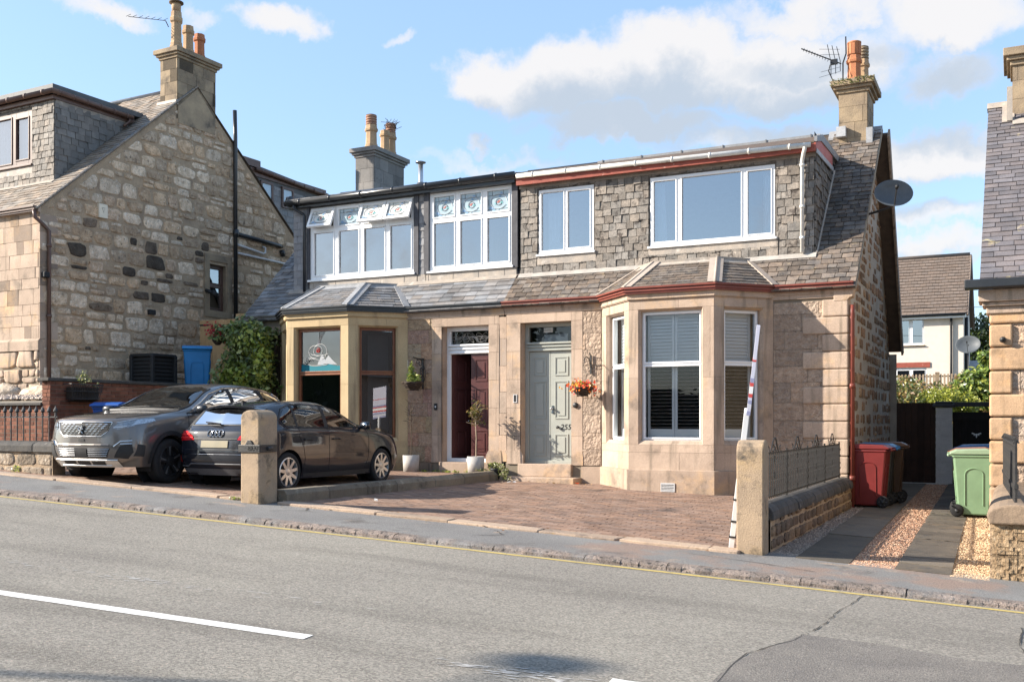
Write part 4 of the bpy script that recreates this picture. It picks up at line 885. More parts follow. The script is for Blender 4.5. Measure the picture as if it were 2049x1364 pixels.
def ground():
    grid('ground', lin(-150, 60, 42), lin(-60, 200, 52), hill, M('grassy ground', (.05, .06, .03), (.07, .06, .04), 1, .95, .4, 20, tint=False), kind='structure')
    rm = road_material(); xs = lin(-60, 40, 20)
    mb = MB(); mb.add([(x, y, zr(x, y)) for x in xs for y in (-16.2, yk(x))], [(2 * i, 2 * i + 2, 2 * i + 3, 2 * i + 1) for i in range(20)]); build(mb, 'road', rm, kind='structure')
    pm = M('worn pavement asphalt', (.22, .213, .20), (.175, .168, .16), .9, .92, .9, 110, tint=False, stain=[((.25, .185, .15), .55, .55, .62), ((.30, .24, .19), 2.4, .60, .68), ((.12, .11, .10), 1.3, .58, .68)], fine=.45)
    def strip(name, f0, f1, fz, mat, x0=-60, x1=40, n=100, kerb=0, w0=0):
        mb = MB(); X = lin(x0, x1, n)
        mb.add([(x, f(x), fz(x, f(x))) for x in X for f in (f0, f1)], [(2 * i, 2 * i + 2, 2 * i + 3, 2 * i + 1) for i in range(n)])
        if kerb: mb.add([(x, f0(x), fz(x, f0(x)) - k) for x in X for k in (kerb, 0)], [(2 * i, 2 * i + 2, 2 * i + 3, 2 * i + 1) for i in range(n)])
        return build(mb, name, mat, kind='structure')
    strip('pavement', lambda x: yk(x) + .13, lambda x: yb(x) + .3, zp, pm)
    strip('far_pavement', lambda x: -24, lambda x: -16.2, lambda x, y: zr(x, y) + .1, pm)
    # kerb stones, worn and irregular
    km = M('whin kerb stone', (.27, .215, .18), (.18, .15, .13), 9, .92, 1.5, 60, stain=[((.06, .055, .05), 22, .54, .62), ((.2, .19, .18), 1.1, .5, .6)], b2=2, fine=.4)
    mb = MB(); x = -30
    while x < 12:
        w = rnd.uniform(.8, 1.3); d = rnd.uniform(-.004, .004); n = 9
        for j in range(n):
            xa, xb = x + (w - .008) * j / n, x + (w - .008) * (j + 1) / n; e0, e1 = rnd.uniform(-.012, .012), rnd.uniform(-.012, .012)
            ya, yb_ = yk(xa), yk(xb); za, zb = zp(xa, ya) + d, zp(xb, yb_) + d
            mb.add([(xa, ya + .13, za + .004), (xb, yb_ + .13, zb + .004), (xb, yb_ + .035, zb - .004), (xa, ya + .035, za - .004), (xb, yb_ - .01 + e1, zb - .03), (xa, ya - .01 + e0, za - .03), (xb, yb_ - .015, zb - .065), (xa, ya - .015, za - .065)],
                   [(0, 3, 2, 1), (3, 5, 4, 2), (5, 7, 6, 4)], rnd.uniform(.8, 1.15))
        x += w
    build(mb, 'kerb', km, kind='structure')
    def ribbon(name, pts, w, mat, dz=.004, fz=zr, rough=0, lab=None):
        mb = MB(); vs = []
        for i, p in enumerate(pts):
            a, b = Vector(pts[max(i - 1, 0)]), Vector(pts[min(i + 1, len(pts) - 1)]); d = (b - a).normalized(); nn = Vector((-d.y, d.x))
            for s in (-1, 1): q = Vector(p) + nn * s * (w / 2 + rnd.uniform(-rough, rough)); vs.append((q.x, q.y, fz(q.x, q.y) + dz))
        mb.add(vs, [(2 * i, 2 * i + 2, 2 * i + 3, 2 * i + 1) for i in range(len(pts) - 1)]); return build(mb, name, mat, kind='structure')
    ym = M('yellow road paint', (.56, .42, .13), (.44, .34, .13), 3, .8, .4, 90, tint=False, stain=[((.2, .18, .14), 14, .58, .68)])
    ribbon('yellow_line', [(x, yk(x) - .13) for x in lin(-30, 12, 300)], .075, ym, rough=.006)
    wm = M('white road paint', (.78, .76, .72), (.70, .68, .64), 3, .7, .4, 90, tint=False, stain=[((.3, .28, .26), 22, .64, .74)])
    k = (.125,)
    def wl(x): return -12.37 + .123 * (x + 4.16)
    for a, b in ((-14.2, -10.2), (-8.18, -4.16), (-2.14, 1.9), (3.9, 7.9)): ribbon('white_line', [(x, wl(x)) for x in lin(a, b, 40)], .125, wm, .004, rough=.004)
    # ghost of an older line, cracks and a patch
    gm = M('worn line remains', (.44, .42, .39), (.34, .33, .31), 6, .9, .4, 90, tint=False)
    for a, b, y0 in ((-9.3, -5.6, .95), (-5.2, -2.6, 1.02)):
        for j in range(46):
            x = rnd.uniform(a, b); y = wl(x) + y0 + rnd.gauss(0, .05) ; l = rnd.uniform(.03, .16); ribbon('line_remains', [(x, y), (x + l, y + l * .12)], rnd.uniform(.006, .025), gm, .003, rough=.004) if False else None
    mb = MB()
    for a, b, y0, n in ((-9.6, -5.4, .98, 110), (-5.4, -4.6, 1.0, 8), (-2.95, -2.2, -.12, 60), (-3.3, -1.7, -.1, 40)):
        for j in range(n):
            x = rnd.uniform(a, b) if rnd.random() < .5 else rnd.choice([a * .7 + b * .3, a * .25 + b * .75]) + rnd.gauss(0, .22); y = wl(x) + y0 + rnd.gauss(0, .05); l = rnd.uniform(.01, .07); h = rnd.uniform(.004, .014)
            mb.add([(x + p * l, y + q * h + p * l * .12, zr(x + p * l, y) + .004) for p, q in ((-1, -.3), (0, -1), (1, .2), (.2, 1))], [(0, 1, 2, 3)])
    build(mb, 'line_remains', gm, kind='structure')
    cm = M('crack', (.05, .047, .043), (.07, .065, .06), 20, .95, .3, 60, tint=False)
    def crack(pts, w=.008, fz=zr):
        P = []; 
        for a, b in zip(pts, pts[1:]):
            for j in range(8): t = j / 8; P.append((a[0] + (b[0] - a[0]) * t + rnd.gauss(0, .008), a[1] + (b[1] - a[1]) * t + rnd.gauss(0, .008)))
        P.append(pts[-1]); ribbon('road_crack', P, w, cm, .005, fz, .005)
    crack([(-1.25, -8.0), (-1.32, -8.9), (-1.35, -9.7), (-1.42, -10.2), (-1.62, -10.9), (-1.6, -12.2)]); crack([(.05, -8.6), (.02, -9.4), (.12, -9.9)])
    crack([(-8.4, -6.95), (-8.2, -7.2), (-8.5, -7.6)], .02, lambda x, y: zp(x, y)); crack([(-5.6, -7.0), (-5.3, -7.3), (-5.55, -7.6)], .014, zp); crack([(-3.2, -7.05), (-2.4, -7.15), (-1.8, -7.3)], .012, zp)
    pmb = MB(); pts = [(-1.41, -10.05), (-.9, -10.0), (-.3, -10.1), (.12, -10.0), (.6, -10.2), (1.6, -10.3), (3, -10.2), (3, -12.6), (-1.6, -12.4), (-1.65, -11.2), (-1.5, -10.5)]
    pmb.add([(x, y, zr(x, y) + .004) for x, y in pts], [tuple(range(len(pts)))][::-1]); build(pmb, 'road_patch', M('dark road patch', (.215, .195, .17), (.165, .15, .135), 2, .95, 1.2, 110, tint=False, stain=[((.34, .29, .24), 60, .6, .68)], fine=.5), kind='structure')
    # block paved forecourts
    pv = M('red block paving', (.275, .18, .13), (.215, .14, .104), 2.5, .9, .5, 60, stain=[((.12, .085, .07), 1.3, .56, .72), ((.30, .21, .165), 1.8, .6, .75)])
    for name, x0, x1 in (('block_paving', -8.92, -2.66), ('block_paving', -15.4, -9.22)):
        P = lambda u, v, w: Vector((u, v, zd(u, v) + w))
        mb = MB(); X = lin(x0, x1, 12); Y = lin(-7.4, .0, 14)
        mb.add([(x, max(y, yb(x)), zd(x, max(y, yb(x))) - .012) for y in Y for x in X], [(j * 13 + i, j * 13 + i + 1, (j + 1) * 13 + i + 1, (j + 1) * 13 + i) for j in range(14) for i in range(12)], .28)
        tiles(mb, P, [(x0, yb(x0)), (x1, yb(x1)), (x1, 0), (x0, 0)], even(yb(x0), 0, .105), (.205, .207), .009, -.001, .0022, tint=slate_tint(.78, 1.2, .06), stag=1, vj=.001, base=-.013, jit=.012)
        build(mb, name, pv, kind='structure')
    em = M('stone edging slab', (.42, .31, .22), (.33, .25, .19), 2, .9, .9, 40, stain=[((.15, .12, .1), 2.5, .58, .72)], b2=1.5)
    for x0, x1 in ((-8.9, -2.72), (-15.3, -9.5)):
        mb = MB(); x = x0
        while x < x1 - .1:
            w = min(rnd.uniform(1.0, 1.6), x1 - x); dz = rnd.uniform(.0, .02); sk = rnd.uniform(-.05, .05)
            def P(u, v, w_): return Vector((u, yb(u) + v, min(zp(u, yb(u)), zd(u, yb(u)) + .02) + w_))
            n = 5; top = []; m_ = []
            q = [(x + .008, -.13), (x + w * .3, -.14 + rnd.uniform(-.02, .02)), (x + w * .7, -.14 + rnd.uniform(-.02, .02)), (x + w - .012 + sk, -.13), (x + w - .012, .12), (x + w * .5, .13 + rnd.uniform(-.02, .02)), (x + .008, .12)]
            prism(mb, P, q, -.06, .016 + dz, rnd.uniform(.85, 1.12)); x += w
        build(mb, 'edging_stone', em, kind='structure', bevel=.012)
    # gravel drive on the right
    
    X0, X1 = -2.45, -.26
    mb = MB(); Y = lin(-6.55, 7.2, 30); Xs = lin(X0 - .1, X1 + .3, 6)
    mb.add([(x, y, zg(x, y) - .02) for y in Y for x in Xs], [(j * 7 + i, j * 7 + i + 1, (j + 1) * 7 + i + 1, (j + 1) * 7 + i) for j in range(30) for i in range(6)])
    build(mb, 'driveway', M('gravelly soil', (.27, .19, .14), (.20, .145, .11), 30, .95, 1, 90, tint=False, fine=.3), kind='structure')
    cmt = M('concrete wheel strip', (.145, .122, .095), (.105, .09, .073), 2, .9, .6, 60, stain=[((.22, .16, .10), 1.6, .55, .75), ((.08, .075, .07), 3, .58, .7)])
    for a, b in ((-2.16, -1.60), (-1.14, -.60)):
        mb = MB(); y = -6.45; 
        while y < 6.9:
            h = rnd.uniform(.4, .5) if a > -1.5 else 2.4; P = lambda u, v, w: Vector((u - .016 * (v + 6), v, zg(u, v) + w)); fb(mb, P, a, b, y + .012, y + h - .012, -.05, .012 + rnd.uniform(-.006, .006), rnd.uniform(.75, 1.15)); y += h
        build(mb, 'concrete_strip', cmt, kind='structure')
    gr = MB()
    ico = [(0, 0, .7), (.8, 0, .15), (.2, .8, .2), (-.75, .4, .1), (-.6, -.55, .2), (.35, -.75, .1), (0, 0, -.5)]
    icf = [(0, 1, 2), (0, 2, 3), (0, 3, 4), (0, 4, 5), (0, 5, 1), (6, 2, 1), (6, 3, 2), (6, 4, 3), (6, 5, 4), (6, 1, 5)]
    def pebbles(a, b, y0, y1, n, cols):
        for j in range(n):
            t = rnd.random() ** 1.5; y = y0 + (y1 - y0) * t; x = rnd.uniform(a, b) - .016 * (y + 6); s = rnd.uniform(.006, .014) * (1 + .5 * t); c = rnd.choice(cols); k = rnd.uniform(.75, 1.2); r = rnd.uniform(0, 6.3); z = zg(x, y) - .012 + rnd.uniform(0, .012)
            cr, sr = math.cos(r) * s, math.sin(r) * s
            gr.add([(x + p * cr - q * sr, y + p * sr + q * cr, z + w * s * rnd.uniform(.7, 1.1)) for p, q, w in ico], icf, (c[0] * k, c[1] * k, c[2] * k))
    pk = [(.52, .29, .18), (.58, .36, .23), (.40, .22, .14), (.64, .45, .31), (.34, .22, .16)]; bf = [(.56, .38, .22), (.64, .45, .27), (.42, .28, .17), (.7, .54, .36), (.36, .24, .15)]; gy = [(.42, .33, .26), (.34, .27, .22), (.5, .4, .31), (.26, .21, .18)]
    pebbles(-1.61, -1.12, -6.45, 6.8, 15000, pk); pebbles(-.62, -.24, -6.5, 1, 9000, bf); pebbles(-2.46, -2.14, -6.3, 2, 6000, gy)
    build(gr, 'gravel', M('gravel', (1, 1, 1), (.9, .9, .9), 60, .85, 0, fine=.1), kind='stuff')
ground()

# ------------------------------------------------------------------ left neighbour: stone house end-on
def left_house():
    X = Matrix.Translation((-18.5, -3.05, 0)) @ Matrix.Rotation(rad(-1.79), 4, 'Z')
    H = empty('stone_house', X @ Vector((-4, 4.4, 1.9)), rad(-1.79), 'tall rubble stone house at the left edge with slated dormer and a wide gable', 'house')
    def mb(): return MB(X)
    m = .854; GP = F((0, 0, 0), (0, 1, 0)); wn = (4.88, 5.44, 4.0, 5.2); gp = [(0, .2), (8.85, .2), (8.85, 5.72), (4.42, 9.52), (0, 5.76)]
    g = mb(); sheet(g, GP, gp, [wn], w=0)
    tl = lambda u, v: rnd.choice([(.12, .115, .115), (.2, .185, .18), (.3, .27, .25)]) if rnd.random() < (.17 if 4.5 < v < 5.7 and .8 < u < 5 else .10 if 3.6 < v < 4.6 else .012) else rnd.choice([(.86, .85, .84), (.98, .92, .85), (.92, .80, .68), (.70, .66, .62), (1.1, 1.07, 1.04), (.70, .61, .52), (.84, .75, .68), (.62, .56, .50), (1.0, .98, .97)])
    big = (wn[0] - .2, wn[1] + .2, wn[2] - .15, wn[3] + .25)
    rubble(g, GP, [(.04, .3), (8.8, .3), (8.8, 5.6), (4.42, 9.35), (.04, 5.6)], ruled(.3, 9.3, .20, .40), (.22, .5), .034, .022, holes=[big], tint=tl, mi=1, snap=.3)
    P = GP
    frame(g, P, big[0], big[1], big[2], big[3], .17, -.005, .03, 1.0, 2); reveal(g, P, wn, .2, 0, .9, 2)
    sheet(g, F((-12, 8.85, 0), (1, 0, 0)), [(0, 1), (12, 1), (12, 5.7), (0, 5.7)])
    build(g, 'gable_wall', [m_rubmortar, m_rub, m_ashl], H)
    w = window(H, F(X @ Vector((0, 0, 0)), X.to_3x3() @ Vector((0, 1, 0))), wn[0], wn[1], wn[2], wn[3], [(wn[0] + .09, wn[1] - .09, wn[2] + .1, 4.62), (wn[0] + .09, wn[1] - .09, 4.74, wn[3] - .1)], m_brownp, .1, m_glass, .02, room_mat=m_roomg)
    f = mb(); fl = 9
    sheet(f, XZ, [(-fl, .2), (0, .2), (0, 5.8), (-fl, 5.8)], w=0, tint=.85)
    tiles(f, XZ, [(-4.5, 2.95), (-.02, 2.95), (-.02, 5.65), (-4.5, 5.65)], ruled(2.95, 5.65, .2, .34), (.22, .6), .008, .012, .004, tint=lambda: rnd.choice([1, 1.06, .97, 1.1, .92, 1.03, .6]) * rnd.uniform(.95, 1.05), mi=1, jit=.02)
    rubble(f, XZ, [(-4.5, 1.7), (-.02, 1.7), (-.02, 2.72), (-4.5, 2.72)], ruled(1.7, 2.72, .25, .4), (.3, .6), .02, .04, mi=1)
    prism(f, F((0, 0, 0), (0, 1, 0)), [(-.06, 2.7), (-.06, 2.9), (0, 2.97), (0, 2.7)], -4.5, .02, .95, 1); fb(f, XZ, -4.5, .03, 5.62, 5.74, 0, .06, 1.0, 1)
    q = 0
    for z in even(1.8, 5.6, .38):
        q += 1; l = .22 if q % 2 else .42; bx(f, -.01, .018, -.014, l, z[0] + .005, z[1] - .005, rnd.choice([1, .8, .6, 1.05]), 1)
    build(f, 'facade_wall', [m_mortar, m_stone], H)
    RP = F((0, -.12, 5.68), (1, 0, 0), (0, 1, m)); kk = math.hypot(1, m); rvv = lambda y: (y + .12) * kk
    r = mb(); sheet(r, RP, [(-9, 0), (.05, 0), (.05, rvv(4.42)), (-9, rvv(4.42))], w=-.02, tint=.5)
    sheet(r, F((0, 4.42, 9.56), (1, 0, 0), (0, 1, -m), (0, m, 1)), [(-9, 0), (.05, 0), (.05, 6), (-9, 6)], w=0, tint=.5)
    tiles(r, RP, [(-4, 0), (.06, 0), (.06, rvv(.95)), (-4, rvv(.95))], even(-.02, rvv(.95), .13), (.18, .3), .008, .012, .003, .016, .035, tint=slate_tint(.75, 1.2), stag=1, jit=.03)
    tiles(r, RP, [(-.75, rvv(.95)), (.06, rvv(.95)), (.06, rvv(4.42)), (-.75, rvv(4.42))], even(rvv(.95), rvv(4.42), .13), (.18, .3), .008, .012, .003, .016, .035, tint=slate_tint(.75, 1.15), stag=1, jit=.03)
    tiles(r, RP, [(-2.6, rvv(3.2)), (-.75, rvv(3.2)), (-.75, rvv(4.42)), (-2.6, rvv(4.42))], even(rvv(3.2), rvv(4.42), .13), (.18, .3), .008, .012, .003, .016, .035, tint=slate_tint(.75, 1.15), stag=1, jit=.03)
    ro = build(r, 'roof', m_slate_n, H)
    r = mb(); tube(r, [(-9, 4.42, 9.6), (-.5, 4.42, 9.6)], .05, 8); tube(r, [(.02, .0, 5.78), (.02, 4.3, 9.46)], .03, 6, .6); build(r, 'ridge_capping', m_lead, ro)
    # dormer
    DP = F((0, .9, 0), (1, 0, 0)); wd = (-3.55, -1.48, 7.03, 8.24)
    d = mb(); sheet(d, DP, [(-4, 6.3), (-.71, 6.3), (-.71, 8.5), (-4, 8.5)], [wd], -.004, .6)
    tiles(d, DP, [(-4, 6.55), (-.715, 6.55), (-.715, 8.36), (-4, 8.36)], even(6.55, 8.36, .135), (.12, .2), .012, .014, .005, .016, .03, holes=[(wd[0], wd[1] + .03, wd[2] - .2, wd[3] + .08)], tint=slate_tint(.8, 1.2, .04), jit=.05, vj=.008)
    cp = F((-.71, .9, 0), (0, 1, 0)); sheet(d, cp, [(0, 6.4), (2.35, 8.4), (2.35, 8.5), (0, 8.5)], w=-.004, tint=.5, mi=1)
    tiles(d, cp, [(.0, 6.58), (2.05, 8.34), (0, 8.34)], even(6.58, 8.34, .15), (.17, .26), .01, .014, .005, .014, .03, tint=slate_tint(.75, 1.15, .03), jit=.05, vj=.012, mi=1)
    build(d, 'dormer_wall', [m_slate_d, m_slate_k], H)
    
    l = mb(); fb(l, cp, .02, 2.0, 8.27, 8.37, 0, .02, .8); build(l, 'cheek_flashing', m_leadw, H); l = mb(); fb(l, DP, -4, -1.4, wd[2] - .22, wd[2] - .05, 0, .02, .9); build(l, 'lead_apron', m_leadw, H); l = mb(); fb(l, RP.off(v=rvv(.9) - .12, w=.03), -4, -.68, 0, .13, 0, .008, 1.0); build(l, 'dormer_base_flashing', m_leadw, H)
    e = mb(); bx(e, -9, -.62, .78, 3.3, 8.56, 8.68); eo = build(e, 'dormer_roof', m_leadd, H)
    e = mb(); bx(e, -9, -.66, .82, 3.2, 8.37, 8.46); build(e, 'fascia', m_brownp, H)
    gt = mb(); gutter_round(gt, (-9, .74, 8.51), (-.58, .74, 8.51), .055, clips=14); gutter_round(gt, (-.58, .72, 8.51), (-.58, 2.95, 8.48), .055, clips=6); tube(gt, [(-.58, 2.85, 8.45), (-.58, 2.85, 8.35), (-.6, 2.7, 8.22)], .035, 8); build(gt, 'dormer_gutter', m_brownp, H)
    WP = F(X @ Vector((0, .9, 0)), X.to_3x3() @ Vector((1, 0, 0)))
    w = window(H, WP, wd[0], wd[1], wd[2], wd[3], [(-2.9, -2.2, 7.12, 8.15), (-2.03, -1.6, 7.17, 8.1)], m_brownp, .0, glass_mat('reflecting glass', (.7, .75, .8), 1.6, .25), .03, sill=.06, room_mat=m_roomg)
    b = MB()
    for j in range(26): u = -2.9 + j * .052; fb(b, WP, u, u + .046, 7.1, 8.15, -.16, -.155, rnd.uniform(.9, 1.05))
    build(b, 'blind', m_curtain, w)
    gt = mb(); ogee(gt, [(-9, -.04), (-.0, -.04)], 5.63); build(gt, 'eaves_gutter', m_brownp, H)
    dp = mb(); tube(dp, [(-.03, -.12, 5.66), (-.02, -.10, 5.5), (.05, .05, 5.36), (.07, .17, 5.25), (.07, .17, 2.05)], .04, 10)
    for z in (4.9, 3.4): tube(dp, [(.07, .17, z), (.07, .17, z + .07)], .052, 10)
    build(dp, 'downpipe', m_brownp, H)
    sp = mb(); tube(sp, [(.08, 5.72, 3.6), (.08, 5.70, 8.6), (.08, 5.68, 9.3)], .055, 10); tube(sp, [(.08, 5.72, 6.2), (.08, 5.72, 6.0)], .075, 10); tube(sp, [(.09, 5.78, 6.09), (.09, 7.4, 6.03), (.02, 7.55, 6.03)], .055, 10); tube(sp, [(.08, 7.5, 5.9), (.04, 7.6, 5.8)], .07, 8)
    build(sp, 'soil_pipe', m_black, H)
    sp = mb(); tube(sp, [(.08, 5.76, 5.82), (.08, 6.75, 5.72), (.08, 6.84, 5.76), (.08, 6.84, 5.88), (.03, 6.78, 5.92)], .03, 8); tube(sp, [(.08, 5.75, 5.60), (.06, 8.3, 5.56)], .03, 8); build(sp, 'waste_pipe', m_pvcw, H)
    a = mb(); fb(a, GP, 1.45, 1.68, 5.77, 6.08, .0, .07); prism(a, GP, [(1.52, 6.0), (1.61, 6.0), (1.565, 5.88)], .07, .074, .5); prism(a, GP, [(1.535, 5.985), (1.595, 5.985), (1.565, 5.91)], .074, .077, 1.0); build(a, 'alarm_box', M('cream box', (.75, .66, .52), (.7, .62, .48), 5, .5), H, bevel=.01)
    a = mb(); fb(a, GP, .02, .16, 4.24, 4.36, .0, .12); build(a, 'wall_lamp', m_trim, H, bevel=.02)
    a = mb(); fb(a, GP, 2.86, 3.05, 3.72, 3.84, .0, .1); build(a, 'wall_vent', m_trim, H, bevel=.015)
    a = mb(); tube(a, [(.03, 4.72, 4.5), (.16, 4.72, 4.46), (.22, 4.78, 4.42)], .05, 8); tube(a, [(.2, 4.75, 4.46), (.32, 4.83, 4.36)], [.08, .06], 10); build(a, 'camera_lamp', m_trim, H)
    # rear dormer
    d = mb(); RPc = F((-.5, 5.6, 0), (0, 1, 0)); sheet(d, RPc, [(0, 7.2), (1.0, 6.0), (4.6, 5.3), (4.6, 8.1), (0, 8.35)], w=0, tint=.5)
    tiles(d, RPc, [(.0, 7.4), (1.2, 6.6), (4.6, 5.4), (4.6, 7.75), (0, 7.9)], even(5.4, 7.9, .17), (.2, .3), .008, .012, .003, .012, .03, tint=slate_tint(.8, 1.15, .02), stag=1); rd = build(d, 'dormer', m_slate_g, H)
    d = mb(); bx(d, -4, -.42, 5.2, 7.2, 8.18, 8.38); bx(d, -4, -.46, 5.3, 10.1, 7.95, 8.16, 1.1); gutter_round(d, (-.4, 7.0, 8.12), (-.4, 10.1, 8.0), .055, clips=7); build(d, 'dormer_fascia', m_brownp, H)
    for y0 in (7.25, 8.12):
        d = mb(); frame(d, RPc, y0 - 5.6, y0 - 5.6 + .5, 7.28, 7.88, .06, .0, .06); o = build(d, 'dormer_window', m_brownp, H); d = mb(); fb(d, RPc, y0 - 5.55, y0 - 5.6 + .45, 7.33, 7.83, .0, .03); build(d, 'pane', M('sky glass', (.42, .52, .58), (.38, .48, .55), 2, .05, tint=False, spec=1) if y0 < 8 else bpy.data.materials['sky glass'], o)  # opaque panes with the sky reflection painted into their colour
    # chimney
    c = stack(H, -.56, .012, 3.79, 5.05, 8.6, 10.15, 10.34, m_ashl, .13, rows=.31, dark=2, xf=X)
    b = mb(); prism(b, GP.off(w=.012), [(3.8, 8.9), (4.42, 9.5), (5.03, 8.9), (5.03, 8.5), (3.8, 8.5)], 0, .02, 1.15); build(b, 'gablet', m_ashl, c)
    b = mb(); bx(b, -.62, .03, 3.72, 3.80, 8.95, 9.06, 1.3); build(b, 'flashing', m_leadw, c)
    for (x, y, h, mt, tp) in ((-.28, 4.03, 1.0, m_buffpot, 'cap'), (-.28, 4.42, .78, m_buffpot, None), (-.28, 4.80, .70, m_terra, None)):
        p = X @ Vector((x, y, 10.34)); pot(c, p.x, p.y, p.z, h, .135, mt, tp, m_buffpot)
    # aerial
    a = mb(); A = Vector((-.35, 3.75, 11.05)); B = Vector((-1.25, 3.4, 11.2)); tube(a, [A, B], .008, 5)
    for j in range(7): p = A.lerp(B, j / 6); tube(a, [p + Vector((0, -.07, -.02)), p + Vector((0, .07, .08))], .006, 4)
    tube(a, [A, (-.3, 3.8, 10.9)], .012, 5); build(a, 'tv_aerial', m_iron, None, label='thin tv aerial sticking out left of the tall chimney pots on the left house', cat='aerial')
    return H
left_house()

# ------------------------------------------------------------------ right neighbour
def right_house():
    H = empty('stone_house', (3, 1, -.4), 0, 'sandstone house cut off by the right edge, rusticated corner blocks and grey slate roof', 'house')
    x0, x1, Y = -.28, 6.5, -2.0; P = F((0, Y, 0), (1, 0, 0))
    w = MB(); sheet(w, P, [(x0, -.6), (x1, -.6), (x1, 3.2), (x0, 3.2)]); GP = F((x0, Y, 0), (0, -1, 0), (0, 0, 1)); sheet(w, GP, [(-10, -.6), (0, -.6), (0, 3.1), (-4.95, 6.95), (-10, 3.1)]); build(w, 'wall', m_mortar, H)
    f = MB(); tiles(f, P, [(x0 + .2, -.3), (x1, -.3), (x1, 2.62), (x0 + .2, 2.62)], even(-.3, 2.62, .325), (.45, .7), .007, .012, .003, tint=slate_tint(1.0, 1.25, .05)); build(f, 'rough_stonework', m_rock, H)
    q = MB()
    for k in range(10):
        z = -.36 + .325 * k; l = .24 if k % 2 == 0 else .75; bx(q, x0 - .05, x0 + l, Y - .06, Y + .3, z, z + .305, (1.14, 1.0, .80) if rnd.random() < .6 else (1.1, 1.0, .86))
    build(q, 'quoins', m_stone, H, bevel=.025)
    b = MB()
    for k in range(3):
        z = .94 + .325 * 2 * k
    lathe(b, P(x0 + .12, 2.33, .1), [(.0, .06), (.035, .05), (.045, 0), (.03, -.05), (.0, -.05)], 12, axis='Y'); build(b, 'wall_knob', m_iron, H)
    c = MB(); pts = [(x0 - .05, Y + .5), (x0 - .05, Y), (x1, Y)]; pts = [(x0, Y + .6), (x0, Y), (x1, Y)]
    for d0, z0, z1 in ((.05, 2.62, 2.70), (.09, 2.70, 2.80), (.14, 2.80, 2.86), (.19, 2.86, 3.03)): band(c, [(x0, Y), (x1, Y)], -.02, d0, z0, z1); bx(c, x0 - d0, x0 + .02, Y - d0 + .001, Y + .35, z0 + .001, z1 - .001)
    build(c, 'cornice', m_stone, H, bevel=.012)
    g = MB(); bx(g, x0 - .36, x1, Y - .33, Y - .16, 3.03, 3.14); bx(g, x0 - .36, x1, Y - .35, Y - .31, 3.04, 3.16); build(g, 'eaves_gutter', m_black, H, bevel=.012)
    m = .76; RP = F((0, Y - .2, 3.10), (1, 0, 0), (0, 1, m)); kk = math.hypot(1, m); L_ = 5.15 * kk; xv = x0 - .17
    r = MB(); sheet(r, RP, [(xv, 0), (x1, 0), (x1, L_), (xv, L_)], w=-.02, tint=.5); sheet(r, F((0, Y + 4.95, 3.10 + 5.15 * m), (1, 0, 0), (0, 1, -m), (0, m, 1)), [(xv, 0), (x1, 0), (x1, 6), (xv, 6)], tint=.5)
    tiles(r, RP, [(xv, 0), (2.2, 0), (2.2, L_), (xv, L_)], even(-.02, L_, .15), (.2, .3), .008, .011, .003, .016, .035, tint=slate_tint(.8, 1.2, .04), stag=1, jit=.02); ro = build(r, 'roof', m_slate_r, H)
    zt = 3.1 + 5.15 * m
    r = MB(); prism(r, F((0, Y + 4.95, zt), (0, 1, 0)), [(-.16, -.08), (0, .06), (.16, -.08)], xv - .02, -.1); bx(r, -.14, -.05, Y + 4.2, Y + 4.3, zt - .5, zt + .1); fb(r, RP.off(v=L_ - .9, w=.03), -.22, -.02, 0, .9, 0, .01); fb(r, RP.off(v=L_ - 1.05, w=.035), -.05, 2.2, 0, .22, 0, .01, 1.1); build(r, 'flashing', m_leadw, ro)
    c = stack(H, -.04, 1.3, Y + 4.5, Y + 5.4, 6.3, 7.62, 7.86, m_ashl, .16, rows=.33)
    pot(c, .55, Y + 4.9, 7.86, .2, .16, m_terra, None, oct=False)
    return H
right_house()

